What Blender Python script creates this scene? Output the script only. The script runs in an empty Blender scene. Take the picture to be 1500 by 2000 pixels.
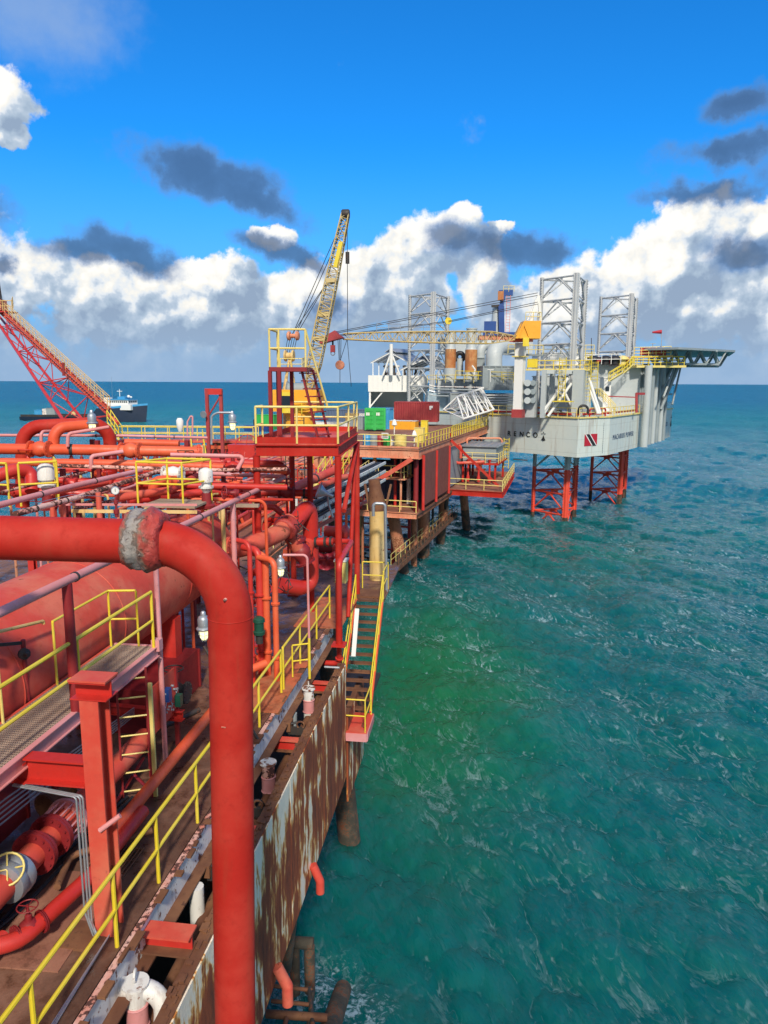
import bpy, math, random
import numpy as np
from mathutils import Vector, Matrix
random.seed(7)
sc = bpy.context.scene
COL = sc.collection
R = math.radians

# ------------------------------------------------------------------ camera
H = 18.0                       # eye height above the sea
FPX, PITCH, YAW, ROLL = 1430.0, R(10.03), R(7.5), R(0.27)
cam = bpy.data.cameras.new('camera')
cam_ob = bpy.data.objects.new('camera', cam); COL.objects.link(cam_ob)
cam.sensor_fit = 'VERTICAL'; cam.sensor_height = 36.0; cam.lens = 36.0 * FPX / 2000.0
cam.clip_start = 0.1; cam.clip_end = 80000.0
_f0 = Vector((-math.sin(YAW), math.cos(YAW), 0)); _r0 = Vector((math.cos(YAW), math.sin(YAW), 0)); _up = Vector((0, 0, 1))
_F = _f0 * math.cos(PITCH) - _up * math.sin(PITCH)
_U = _f0 * math.sin(PITCH) + _up * math.cos(PITCH)
CR = _r0 * math.cos(ROLL) + _U * math.sin(ROLL); CU = _U * math.cos(ROLL) - _r0 * math.sin(ROLL)
EYE = Vector((0, 0, H))
m = Matrix((CR, CU, -_F)).transposed().to_4x4(); m.translation = EYE
cam_ob.matrix_world = m
sc.camera = cam_ob

# ------------------------------------------------------------------ light
SUN_EL, SUN_AZ = R(40), math.atan2(0.23, -0.973)     # azimuth of the sun measured from +Y towards +X
SDIR = Vector((math.sin(SUN_AZ) * math.cos(SUN_EL), math.cos(SUN_AZ) * math.cos(SUN_EL), math.sin(SUN_EL)))
sl = bpy.data.lights.new('sun', 'SUN'); sl.energy = 3.3; sl.angle = R(4.5); sl.color = (1.0, 0.90, 0.76)
so = bpy.data.objects.new('sun', sl); COL.objects.link(so)
so.rotation_euler = SDIR.to_track_quat('Z', 'Y').to_euler(); so.location = SDIR * 200
sc.view_settings.view_transform = 'Standard'; sc.view_settings.look = 'None'
sc.view_settings.gamma = 1; sc.view_settings.use_curve_mapping = False
sc.view_settings.exposure = 0.35

def ray(px, py):
    return (_F + CR * ((px - 750) / FPX) + CU * ((1000 - py) / FPX))
def G(px, py, d):              # the point seen at a photo pixel, d metres ahead
    r = ray(px, py); return EYE + r * (d / r.dot(_f0))
def Gz(px, py, z):
    r = ray(px, py); return EYE + r * ((z - H) / r.z)
def Gx(px, py, x):
    r = ray(px, py); return EYE + r * (x / r.x)

# ------------------------------------------------------------------ node helpers
class NT:
    def __init__(s, tree): s.t = tree; s.n = tree.nodes; s.l = tree.links
    def node(s, typ, **kw):
        n = s.n.new(typ)
        for k, v in kw.items(): setattr(n, k, v)
        return n
    def put(s, sock, v):
        if hasattr(v, 'is_output') or isinstance(v, bpy.types.NodeSocket): s.l.new(v, sock)
        elif v is not None:
            if sock.type == 'RGBA' and len(v) == 3: v = (*v, 1)
            sock.default_value = v
    def math(s, op, a, b=None, c=None, clamp=False):
        n = s.node('ShaderNodeMath', operation=op); n.use_clamp = clamp
        s.put(n.inputs[0], a)
        if b is not None: s.put(n.inputs[1], b)
        if c is not None: s.put(n.inputs[2], c)
        return n.outputs[0]
    def vm(s, op, a, b=None, sc_=None):
        n = s.node('ShaderNodeVectorMath', operation=op)
        s.put(n.inputs[0], a)
        if b is not None: s.put(n.inputs[1], b)
        if sc_ is not None: s.put(n.inputs['Scale'], sc_)
        return n.outputs['Value'] if op in ('DOT_PRODUCT', 'LENGTH', 'DISTANCE') else n.outputs[0]
    def noise(s, vec, scale, detail=4, rough=0.55, dist=0.0, out='Fac', lac=2.0):
        n = s.node('ShaderNodeTexNoise'); s.put(n.inputs['Vector'], vec)
        n.inputs['Scale'].default_value = scale; n.inputs['Detail'].default_value = detail
        n.inputs['Roughness'].default_value = rough; n.inputs['Distortion'].default_value = dist
        n.inputs['Lacunarity'].default_value = lac
        return n.outputs[out]
    def mr(s, v, a, b, c=0.0, d=1.0, smooth=True):
        n = s.node('ShaderNodeMapRange'); n.interpolation_type = 'SMOOTHSTEP' if smooth else 'LINEAR'
        s.put(n.inputs[0], v)
        for i, x in zip((1, 2, 3, 4), (a, b, c, d)): s.put(n.inputs[i], x)
        return n.outputs[0]
    def mix(s, f, a, b, mode='MIX'):
        n = s.node('ShaderNodeMix', data_type='RGBA', blend_type=mode)
        s.put(n.inputs[0], f); s.put(n.inputs[6], a); s.put(n.inputs[7], b)
        return n.outputs[2]
    def ramp(s, f, stops):
        n = s.node('ShaderNodeValToRGB'); cr = n.color_ramp
        while len(cr.elements) < len(stops): cr.elements.new(0.5)
        for e, (p, c) in zip(cr.elements, stops): e.position = p; e.color = (*c, 1) if len(c) == 3 else c
        s.put(n.inputs[0], f); return n.outputs[0]

# ------------------------------------------------------------------ sky: Nishita air and banks of cloud
w = bpy.data.worlds.new('World'); sc.world = w; w.use_nodes = True
t = NT(w.node_tree); t.n.clear()
sky = t.node('ShaderNodeTexSky', sky_type='NISHITA'); sky.sun_disc = False
sky.sun_elevation = SUN_EL; sky.sun_rotation = SUN_AZ; sky.air_density = 1.0; sky.dust_density = 0.3; sky.ozone_density = 2.5
D = t.node('ShaderNodeNewGeometry').outputs['Incoming']
D = t.vm('SCALE', D, sc_=-1.0)
D = t.node('ShaderNodeTexCoord').outputs['Generated']
el = t.node('ShaderNodeSeparateXYZ'); t.l.new(D, el.inputs[0]); EL = el.outputs[2]
w1 = t.vm('SUBTRACT', t.noise(D, 9, 3, .6, out='Color'), (.5, .5, .5))
w2 = t.vm('SUBTRACT', t.noise(D, 32, 5, .62, out='Color'), (.5, .5, .5))
Dw = t.vm('ADD', D, t.vm('ADD', t.vm('SCALE', w1, sc_=.05), t.vm('SCALE', w2, sc_=.030)))
def blob(vec, px, py, rx, ry, tilt=0):
    c = ray(px, py).normalized(); a = Vector((c.y, -c.x, 0)).normalized(); b = a.cross(c)
    ca, sa = math.cos(R(tilt)), math.sin(R(tilt))
    A = (a * ca + b * sa) / (rx / FPX); B = (b * ca - a * sa) / (ry / FPX)
    q = t.node('ShaderNodeCombineXYZ')
    t.put(q.inputs[0], t.math('SUBTRACT', t.vm('DOT_PRODUCT', vec, tuple(A)), A.dot(c)))
    t.put(q.inputs[1], t.math('SUBTRACT', t.vm('DOT_PRODUCT', vec, tuple(B)), B.dot(c)))
    return t.math('SUBTRACT', 1.0, t.vm('LENGTH', q.outputs[0]))
def field(vec, blobs):
    f = None
    for b in blobs:
        x = blob(vec, *b); f = x if f is None else t.math('SMOOTH_MAX', f, x, .15)
    return f
WH = [(70, 530, 85, 60), (215, 575, 150, 70), (330, 610, 260, 80), (400, 540, 95, 45), (525, 470, 48, 24), (590, 590, 120, 70), (620, 560, 60, 50),
      (700, 570, 80, 70), (790, 560, 110, 90), (860, 470, 105, 66), (905, 418, 42, 34), (985, 440, 26, 12), (945, 540, 60, 55), (1080, 620, 190, 95),
      (1230, 560, 90, 85), (1310, 520, 95, 95), (1400, 480, 120, 100), (1500, 430, 90, 50), (1345, 440, 60, 45), (1500, 620, 80, 60), (1385, 600, 190, 70), (0, 205, 52, 55), (20, 265, 50, 22),
      (-220, 520, 260, 130), (-600, 480, 200, 160), (1800, 520, 260, 150), (2200, 560, 300, 120)]
DK = [(400, 340, 140, 42, -12), (480, 385, 110, 34, -22), (160, 492, 75, 26), (255, 485, 95, 34, -16), (520, 488, 75, 24, -16), (600, 515, 60, 22, -18), (900, 470, 60, 34, -14), (1000, 485, 130, 34, -6),
      (1090, 492, 60, 28), (1380, 368, 115, 24), (1435, 215, 70, 30), (1430, 298, 105, 30), (1455, 490, 75, 34), (640, 600, 60, 26), (-120, 400, 120, 40), (1700, 300, 160, 50), (0, 500, 24, 18)]
LDIR = (-CR * .7 + _up * .75)
f0 = field(Dw, WH)
billow = t.noise(D, 26, 8, .56)
bE = t.noise(D, 24, 4, .55)
billow2 = t.noise(t.vm('ADD', D, tuple(LDIR * .013)), 24, 4, .55)
bB = t.noise(D, 8, 5, .55)
bB2 = t.noise(t.vm('ADD', D, tuple(LDIR * .05)), 8, 5, .55)
f1 = t.math('ADD', f0, t.math('MULTIPLY', t.math('SUBTRACT', billow, .5), 1.1))
cw = t.mr(f1, .0, .22)
# low bank of far cloud over the whole horizon
bank = t.math('ADD', t.mr(EL, .155, .03), t.math('MULTIPLY', t.math('SUBTRACT', bB, .5), 2.2))
bank = t.math('ADD', bank, t.math('MULTIPLY', t.math('SUBTRACT', billow, .5), .8))
cb = t.mr(bank, .42, .85)
emb = t.math('MULTIPLY', t.math('SUBTRACT', bE, billow2), 2.2)
embB = t.math('MULTIPLY', t.math('SUBTRACT', bB, bB2), 1.9)
rim = t.mr(f1, .5, .05, 0, .12)
f0b = field(t.vm('ADD', Dw, tuple(LDIR * .030)), WH)
side = t.math('MULTIPLY', t.math('SUBTRACT', f0, f0b), .85)
lit = t.math('ADD', t.math('ADD', t.math('ADD', emb, rim), t.math('ADD', t.math('MULTIPLY', embB, .75), side)), t.mr(EL, .01, .18, .16, .49, smooth=False), clamp=True)
ccol = t.ramp(lit, [(0.0, (.24, .32, .44)), (.25, (.33, .42, .53)), (.45, (.42, .50, .60)), (.62, (.64, .68, .72)), (.80, (.76, .745, .70)), (1.0, (.83, .82, .78))])
bcol = t.ramp(t.math('ADD', t.math('MULTIPLY', emb, .5), t.math('ADD', t.math('MULTIPLY', embB, .6), .45), clamp=True),
              [(0.0, (.16, .25, .40)), (.5, (.24, .34, .49)), (.85, (.42, .49, .58)), (1, (.62, .64, .66))])
dk0 = t.math('ADD', field(Dw, DK), t.math('MULTIPLY', t.math('SUBTRACT', t.noise(D, 19, 7, .6), .5), 1.5))
cd = t.math('MULTIPLY', t.mr(dk0, -.22, .50), .86)
dcol = t.ramp(t.math('ADD', t.mr(dk0, 0, 1.0), t.math('MULTIPLY', t.math('SUBTRACT', billow, .5), 1.0), clamp=True), [(0, (.11, .23, .46)), (.5, (.072, .14, .27)), (1, (.062, .115, .215))])
g1 = t.math('MULTIPLY', t.mr(t.math('ADD', field(D, [(60, 20, 190, 110)]), t.math('MULTIPLY', t.math('SUBTRACT', billow, .5), .9)), 0, .9), .55)
skyc = t.vm('SCALE', sky.outputs[0], sc_=.100)
skyc = t.mix(1.0, skyc, (0.085, .80, 1.50), 'MULTIPLY')
skyc = t.mix(t.mr(EL, .30, -.0, 0, .85), skyc, (.16, .36, .66))
c = t.mix(g1, skyc, (.30, .40, .56))
c = t.mix(t.math('MULTIPLY', cb, .85), c, bcol)
c = t.mix(cw, c, ccol)
c = t.mix(cd, c, dcol)
hz = t.mr(EL, .10, .0, 0, .80)
c = t.mix(hz, c, (.25, .375, .55))
# unseen bright cloud added overhead and behind the viewer as fill light
fill_cloud = t.math('MAXIMUM', t.mr(t.vm('DOT_PRODUCT', D, tuple(_f0)), .05, -.25), t.mr(EL, .74, .86))
fill_cloud = t.math('MULTIPLY', fill_cloud, t.mr(bB, .36, .52))
fill_cloud = t.math('MULTIPLY', fill_cloud, t.mr(EL, -.02, .04))
c = t.mix(fill_cloud, c, (.47, .46, .445))
bg = t.node('ShaderNodeBackground'); t.put(bg.inputs[0], c); bg.inputs[1].default_value = 1.0
wo = t.node('ShaderNodeOutputWorld'); t.l.new(bg.outputs[0], wo.inputs[0])
w.cycles.sampling_method = 'MANUAL'; w.cycles.sample_map_resolution = 512

# ------------------------------------------------------------------ materials
MATS = {}
def newmat(name):
    m_ = bpy.data.materials.new(name); m_.use_nodes = True; k = NT(m_.node_tree)
    b = k.n['Principled BSDF']; MATS[name] = m_; return m_, k, b
def paint(name, col, fade=None, fadeamt=.5, rust=.0, rough=.42, metal=0.0, spec=.5, scale=1.0, bump=.15, rustcol=(.10, .032, .014), dirt=.25, streak=0.0):
    m_, k, b = newmat(name)
    P = k.node('ShaderNodeNewGeometry').outputs['Position']
    n1 = k.noise(P, 0.9 * scale, 5, .6)
    n2 = k.noise(P, 7 * scale, 6, .65)
    c_ = col
    fc = fade or tuple(min(1, x * 1.25 + .05) for x in col)
    c_ = k.mix(k.math('MULTIPLY', k.mr(n1, .40, .68), fadeamt), col, fc)
    if dirt:
        c_ = k.mix(k.math('MULTIPLY', k.mr(n2, .50, .75), dirt), c_, tuple(x * .45 for x in col))
    if streak:
        sv = k.vm('MULTIPLY', P, (3.0, 3.0, .35))
        c_ = k.mix(k.math('MULTIPLY', k.mr(k.noise(sv, 2.2 * scale, 5, .6), .52, .70), streak), c_, (.20, .085, .04))
    rg = k.mr(n2, .3, .7, rough - .08, rough + .14, smooth=False)
    if rust:
        th = .72 - .28 * rust
        rm = k.mr(k.math('ADD', k.math('MULTIPLY', n2, .6), k.math('MULTIPLY', n1, .45)), th, th + .05)
        rc = k.mix(k.noise(P, 40 * scale, 3, .6), rustcol, tuple(min(1, x * 2.6) for x in rustcol))
        c_ = k.mix(rm, c_, rc)
        rg = k.math('ADD', rg, k.math('MULTIPLY', rm, .4), clamp=True)
    k.put(b.inputs['Base Color'], c_); k.put(b.inputs['Roughness'], rg)
    b.inputs['Metallic'].default_value = metal; b.inputs['Specular IOR Level'].default_value = spec
    if bump:
        bn = k.node('ShaderNodeBump'); bn.inputs['Strength'].default_value = bump; bn.inputs['Distance'].default_value = .02
        k.put(bn.inputs['Height'], n2); k.l.new(bn.outputs[0], b.inputs['Normal'])
    return m_
RED = paint('red_paint', (.50, .026, .018), (.60, .06, .05), .55, .10, .40)
REDB = paint('bright_red_paint', (.41, .018, .011), (.50, .05, .032), .75, .03, .60, dirt=.28, streak=.14, bump=.05, spec=.22)
REDO = paint('orange_red_paint', (.66, .085, .028), (.74, .15, .06), .7, .16, .5)
REDP = paint('faded_pink_red_paint', (.58, .062, .038), (.62, .17, .10), .8, .26, .6)
PINK = paint('chalky_pink_paint', (.62, .24, .23), (.66, .34, .38), .7, .22, .55)
MAROON = paint('maroon_paint', (.22, .014, .018), (.30, .03, .03), .5, .1, .5)
SALM = paint('salmon_paint', (.62, .22, .12), (.70, .36, .22), .8, .35, .6, streak=.5)
PATCH = paint('patchy_pipe_paint', (.68, .42, .36), (.55, .12, .06), .9, .75, .6, scale=1.8, rustcol=(.05, .02, .016))
YEL = paint('yellow_paint', (.72, .56, .03), (.76, .62, .12), .5, .22, .38, dirt=.12, scale=1.6)
YELF = paint('pale_yellow_paint', (.72, .58, .16), (.78, .68, .32), .6, .15, .5)
YELC = paint('crane_yellow_paint', (.52, .39, .14), (.62, .52, .30), .7, .3, .5, scale=.6)
ORY = paint('orange_yellow_paint', (.78, .36, .02), (.82, .46, .05), .5, .15, .5, scale=.5)
REDJ = paint('rig_leg_red_paint', (.70, .06, .03), (.72, .11, .06), .5, .12, .5)
CREAM = paint('cream_pipe_paint', (.64, .43, .15), (.72, .56, .28), .7, .35, .6, streak=.5)
WHT = paint('white_paint', (.74, .75, .72), (.80, .80, .76), .4, .06, .5, dirt=.12, scale=.5)
WHS = paint('white_stained_paint', (.70, .70, .67), (.78, .76, .70), .5, .55, .5, streak=.35)
LGR = paint('light_grey_paint', (.42, .47, .48), (.50, .54, .54), .5, .12, .5, scale=.5, dirt=.2)
GRY = paint('grey_paint', (.24, .29, .31), (.34, .38, .39), .5, .15, .5, scale=.5)
GALVL = paint('leg_steel_paint', (.40, .43, .45), (.50, .51, .50), .6, .12, .5, scale=.5, streak=.15)
def hullmat():
    m_ = paint('hull_paint', (.56, .63, .60), (.64, .67, .61), .7, .05, .5, scale=.18, dirt=.15, bump=.02, streak=.35)
    k = NT(m_.node_tree); b = k.n['Principled BSDF']; src = b.inputs['Base Color'].links[0].from_socket
    P = k.node('ShaderNodeNewGeometry').outputs['Position']; sx = k.node('ShaderNodeSeparateXYZ'); k.l.new(P, sx.inputs[0])
    ln = k.math('ADD', k.math('LESS_THAN', k.math('FRACT', k.math('MULTIPLY', sx.outputs[2], .62)), .03), k.math('LESS_THAN', k.math('FRACT', k.math('MULTIPLY', k.math('ADD', sx.outputs[0], sx.outputs[1]), .22)), .014), clamp=True)
    st = k.noise(k.vm('MULTIPLY', P, (1.6, 1.6, .12)), 1.4, 5, .6)
    c_ = k.mix(k.math('MULTIPLY', ln, .35), src, (.22, .24, .22)); c_ = k.mix(k.math('MULTIPLY', k.mr(st, .56, .72), .5), c_, (.34, .27, .17))
    k.put(b.inputs['Base Color'], c_); return m_
HULL = hullmat()
GALV = paint('galvanised_metal', (.38, .42, .46), (.50, .53, .56), .7, .1, .38, metal=.6, dirt=.2)
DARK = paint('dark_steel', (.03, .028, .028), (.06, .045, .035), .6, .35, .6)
BLKR = paint('black_rubber', (.02, .02, .022), (.04, .04, .045), .4, 0, .5)
RUSTY = paint('rusted_steel', (.13, .05, .025), (.24, .11, .05), .8, .4, .75, rustcol=(.05, .02, .012), scale=1.3)
RUSTS = paint('rust_stained_stack', (.42, .15, .045), (.58, .33, .13), .8, .2, .6, streak=.9, scale=.7)
BRNW = paint('brown_red_cladding', (.20, .055, .038), (.24, .075, .05), .5, 0, .6, scale=.3, bump=.05)
BLUE = paint('blue_paint', (.012, .05, .22), (.02, .09, .30), .5, .1, .45, scale=.4)
SKYB = paint('sky_blue_paint', (.04, .28, .55), (.10, .38, .62), .5, .08, .45)
GRN = paint('green_paint', (.03, .42, .08), (.06, .52, .12), .5, .08, .45)
CRED = paint('container_red_paint', (.33, .035, .04), (.42, .07, .06), .6, .12, .5)
GRATE = paint('worn_grating_steel', (.34, .24, .18), (.46, .36, .28), .8, .2, .5)
CNAVY = paint('navy_panel_paint', (.03, .05, .11), (.05, .08, .16), .5, .1, .5)
WOOD = paint('weathered_wood', (.30, .22, .15), (.42, .34, .26), .6, 0, .8)
BARN = paint('barnacled_steel', (.045, .04, .03), (.12, .09, .06), .9, .6, .85, scale=2.5, bump=.9)
LEGR = paint('brown_leg_paint', (.38, .14, .07), (.48, .24, .13), .8, .62, .7, streak=.7)

def special(name, col, rough=.4, emit=None, est=0, trans=0, metal=0, alpha=1):
    m_, k, b = newmat(name); P = k.node('ShaderNodeNewGeometry').outputs['Position']
    n = k.noise(P, 12, 4, .6)
    k.put(b.inputs['Base Color'], k.mix(n, tuple(x * .8 for x in col), tuple(min(1, x * 1.15) for x in col)))
    b.inputs['Roughness'].default_value = rough; b.inputs['Metallic'].default_value = metal
    b.inputs['Transmission Weight'].default_value = trans
    if emit: k.put(b.inputs['Emission Color'], emit); b.inputs['Emission Strength'].default_value = est
    return m_
BULB = special('lamp_glass_lit', (.8, .8, .45), .15, (1.0, .93, .45), 1.1)
GLS = special('dark_window_glass', (.02, .03, .04), .08)
BLK = special('black_lettering', (.015, .018, .02), .6)
FLR = special('flag_red', (.42, .012, .03), .6)
FLW = special('flag_white', (.8, .8, .8), .6)
CLOTH = special('maroon_tarpaulin', (.30, .015, .035), .5)
FOAMW = special('falling_water', (.8, .85, .85), .5)
BLUEV = special('blue_plastic', (.01, .05, .20), .35)
GREENV = special('dark_green_casting', (.01, .07, .045), .4)

def deckmat(name, c1, c2, c3, wet=.5):
    m_, k, b = newmat(name); P = k.node('ShaderNodeNewGeometry').outputs['Position']
    n1 = k.noise(P, .55, 6, .62, .6); n2 = k.noise(P, 3.2, 7, .68); n3 = k.noise(P, 45, 3, .6)
    c_ = k.ramp(n1, [(.30, c1), (.46, c2), (.60, c3), (.72, c2)])
    c_ = k.mix(k.math('MULTIPLY', k.mr(n2, .48, .66), .75), c_, tuple(x * .35 for x in c1))
    c_ = k.mix(k.math('MULTIPLY', n3, .35), c_, tuple(x * 1.5 for x in c3))
    br = k.node('ShaderNodeTexChecker'); k.put(br.inputs['Vector'], P); br.inputs['Scale'].default_value = 26
    k.put(b.inputs['Base Color'], c_)
    k.put(b.inputs['Roughness'], k.mr(n2, .35, .65, .85, .85 - wet))
    bn = k.node('ShaderNodeBump'); bn.inputs['Strength'].default_value = .35; bn.inputs['Distance'].default_value = .01
    k.put(bn.inputs['Height'], k.math('ADD', k.math('MULTIPLY', br.outputs['Fac'], .5), k.math('MULTIPLY', n2, 2.0))); k.l.new(bn.outputs[0], b.inputs['Normal'])
    return m_
DECK = deckmat('rusty_deck_plate', (.035, .016, .010), (.080, .036, .021), (.20, .10, .065), .62)
DECKO = deckmat('orange_deck_plate', (.42, .075, .025), (.50, .11, .04), (.34, .13, .06), .3)
DECKB = deckmat('brown_deck_paint', (.15, .050, .032), (.22, .085, .055), (.30, .14, .09), .25)

def rustwall():
    m_, k, b = newmat('rust_streaked_white_wall'); P = k.node('ShaderNodeNewGeometry').outputs['Position']
    wv = k.vm('SCALE', k.vm('SUBTRACT', k.noise(P, 1.3, 3, .5, out='Color'), (.5, .5, .5)), sc_=.5)
    v = k.vm('MULTIPLY', k.vm('ADD', P, wv), (1.0, 1.0, .20))
    n1 = k.noise(v, 2.9, 6, .55, .25)
    n2 = k.noise(k.vm('MULTIPLY', P, (1, 1, .12)), 9, 4, .6)
    sx = k.node('ShaderNodeSeparateXYZ'); k.l.new(P, sx.inputs[0])
    low = k.mr(sx.outputs[2], 10.0, 9.2, -.09, .0)
    far = k.mr(sx.outputs[1], 8, 20, -.015, .05)
    f = k.math('ADD', k.math('ADD', k.math('ADD', k.math('MULTIPLY', n1, .8), k.math('MULTIPLY', n2, .26)), low), far)
    f = k.math('ADD', f, k.math('MULTIPLY', k.math('SUBTRACT', k.noise(P, .55, 3, .5), .5), .30))
    f = k.math('ADD', f, k.math('MULTIPLY', k.math('SUBTRACT', k.noise(P, 14, 5, .7), .5), .06))
    c_ = k.ramp(f, [(.445, (.90, .80, .64)), (.475, (.87, .62, .32)), (.50, (.62, .27, .06)), (.535, (.30, .066, .018)), (.72, (.13, .030, .012))])
    k.put(b.inputs['Base Color'], c_); k.put(b.inputs['Roughness'], k.mr(f, .45, .6, .4, .85))
    bn = k.node('ShaderNodeBump'); bn.inputs['Strength'].default_value = .5; bn.inputs['Distance'].default_value = .04
    k.put(bn.inputs['Height'], k.math('ADD', k.noise(P, 22, 5, .65), k.math('MULTIPLY', k.noise(P, 1.6, 3, .5), 2.0))); k.l.new(bn.outputs[0], b.inputs['Normal'])
    return m_
RWALL = rustwall()
WRAPX = G(284, 1053, 7.75).x
def wrapmat():
    m_, k, b = newmat('tattered_flange_wrap'); P = k.node('ShaderNodeNewGeometry').outputs['Position']
    n1 = k.noise(P, 5.5, 6, .65, .6); n2 = k.noise(P, 16, 6, .7, .6)
    sx = k.node('ShaderNodeSeparateXYZ'); k.l.new(P, sx.inputs[0])
    u = k.math('ABSOLUTE', k.math('ADD', k.math('ADD', k.math('SUBTRACT', sx.outputs[0], WRAPX - .03), 0.0), k.math('MULTIPLY', k.math('SUBTRACT', n1, .5), .42)))
    c_ = k.ramp(k.math('MULTIPLY', u, 3.0), [(.0, (.30, .28, .26)), (.14, (.33, .29, .26)), (.20, (.13, .10, .085)), (.28, (.24, .15, .11)), (.40, (.36, .07, .05)), (.62, (.42, .05, .04))])
    c_ = k.mix(k.mr(n2, .58, .66), c_, (.05, .02, .015))
    k.put(b.inputs['Base Color'], c_); b.inputs['Roughness'].default_value = .42
    bn = k.node('ShaderNodeBump'); bn.inputs['Strength'].default_value = .9; bn.inputs['Distance'].default_value = .03
    k.put(bn.inputs['Height'], n2); k.l.new(bn.outputs[0], b.inputs['Normal']); return m_
WRAP = wrapmat()
def corr(name, col, sc_=1.0):
    return paint(name, col, None, .3, .08, .5, scale=.5, dirt=.15)

# ------------------------------------------------------------------ mesh helpers
def V(*a): return Vector(a)
def frame(d):
    d = d.normalized(); a = Vector((0, 0, 1)) if abs(d.z) < .92 else Vector((0, 1, 0))
    x = a.cross(d).normalized(); return x, d.cross(x)
ORG = {}
class MB:
    def __init__(s): s.v = []; s.f = []
    def add(s, vs, fs):
        o = len(s.v); s.v.extend(Vector(x) for x in vs); s.f.extend([tuple(i + o for i in f) for f in fs]); return s
    def box(s, c, size, ax=None):
        c = Vector(c); X, Y, Z = ax or (V(1, 0, 0), V(0, 1, 0), V(0, 0, 1)); a, b, h = [q / 2 for q in size]
        vs = [c + X * (i * a) + Y * (j * b) + Z * (k * h) for k in (-1, 1) for j in (-1, 1) for i in (-1, 1)]
        return s.add(vs, [(0, 2, 3, 1), (4, 5, 7, 6), (0, 1, 5, 4), (2, 6, 7, 3), (0, 4, 6, 2), (1, 3, 7, 5)])
    def bar(s, p, q, wd, ht=None, up=None):       # rectangular bar between two points
        p = Vector(p); q = Vector(q); d = q - p; L = d.length
        if L < 1e-6: return s
        d /= L; up = Vector(up) if up is not None else (V(0, 0, 1) if abs(d.z) < .95 else V(0, 1, 0))
        x = d.cross(up).normalized(); z = x.cross(d)
        return s.box((p + q) / 2, (wd, L, ht or wd), (x, d, z))
    def ibeam(s, p, q, wd, ht, up=None, tf=None):
        p = Vector(p); q = Vector(q); d = (q - p).normalized(); up = Vector(up) if up is not None else (V(0, 0, 1) if abs(d.z) < .95 else V(0, 1, 0))
        x = d.cross(up).normalized(); z = x.cross(d); L = (q - p).length; c = (p + q) / 2; tf = tf or ht * .07
        s.box(c + z * (ht / 2 - tf / 2), (wd, L, tf), (x, d, z)); s.box(c - z * (ht / 2 - tf / 2), (wd, L, tf), (x, d, z))
        return s.box(c, (tf, L, ht - 2 * tf - .002), (x, d, z))
    def cyl(s, p, q, r, r2=None, n=12, caps=True):
        p = Vector(p); q = Vector(q); r2 = r if r2 is None else r2; x, y = frame(q - p)
        vs = []
        for c, rr in ((p, r), (q, r2)):
            for i in range(n):
                a = 2 * math.pi * i / n; vs.append(c + (x * math.cos(a) + y * math.sin(a)) * rr)
        fs = [(i, (i + 1) % n, n + (i + 1) % n, n + i) for i in range(n)]
        if caps: fs += [tuple(range(n - 1, -1, -1)), tuple(range(n, 2 * n))]
        return s.add(vs, fs)
    def lathe(s, p, d, prof, n=16):               # prof: (distance along d, radius)
        p = Vector(p); d = Vector(d).normalized(); x, y = frame(d); vs = []; fs = []
        for (h, r) in prof:
            for i in range(n):
                a = 2 * math.pi * i / n; vs.append(p + d * h + (x * math.cos(a) + y * math.sin(a)) * max(r, 1e-4))
        for j in range(len(prof) - 1):
            for i in range(n):
                k = (i + 1) % n; fs.append((j * n + i, j * n + k, (j + 1) * n + k, (j + 1) * n + i))
        fs.append(tuple(range(n - 1, -1, -1))); fs.append(tuple(range((len(prof) - 1) * n, len(prof) * n)))
        return s.add(vs, fs)
    def tube(s, pts, r, bend=None, n=12, caps=True, seg=7):
        pts = [Vector(p) for p in pts]; path = [pts[0]]
        for i in range(1, len(pts) - 1):
            a, b, c = pts[i - 1], pts[i], pts[i + 1]; u = (a - b); v = (c - b); lu, lv = u.length, v.length
            u /= lu; v /= lv; ang = u.angle(v); bd = (bend if bend is not None else r * 2.2)
            if ang > math.pi - .03: path.append(b); continue
            tl = min(bd / math.tan(ang / 2), lu * .49, lv * .49); rad = tl * math.tan(ang / 2)
            bis = (u + v).normalized(); cen = b + bis * (rad / math.sin(ang / 2)); s0 = b + u * tl - cen; s1 = b + v * tl - cen
            tot = s0.angle(s1)
            for k in range(seg + 1):
                f = k / seg; path.append(cen + (s0 * math.sin((1 - f) * tot) + s1 * math.sin(f * tot)) / math.sin(tot))
        path.append(pts[-1])
        o = len(s.v); x, y = frame(path[1] - path[0]); N = len(path); d0 = (path[1] - path[0]).normalized()
        for i, p in enumerate(path):
            d = (path[min(i + 1, N - 1)] - path[max(i - 1, 0)]).normalized(); q = d0.rotation_difference(d)
            x = q @ x; x = (x - d * x.dot(d)).normalized(); y = d.cross(x); d0 = d
            rr = r[i] if isinstance(r, (list, tuple)) else r
            for k in range(n):
                a = 2 * math.pi * k / n; s.v.append(p + (x * math.cos(a) + y * math.sin(a)) * rr)
        for i in range(N - 1):
            for k in range(n):
                k2 = (k + 1) % n; s.f.append((o + i * n + k, o + i * n + k2, o + (i + 1) * n + k2, o + (i + 1) * n + k))
        if caps: s.f.append(tuple(o + k for k in range(n - 1, -1, -1))); s.f.append(tuple(o + (N - 1) * n + k for k in range(n)))
        return s
    def sphere(s, c, r, n=12, m_=8, sz=1.0):
        return s.lathe(Vector(c) - V(0, 0, r * sz), (0, 0, 1), [(r * sz * (1 - math.cos(math.pi * i / m_)), r * math.sin(math.pi * i / m_)) for i in range(m_ + 1)], n)
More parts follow.
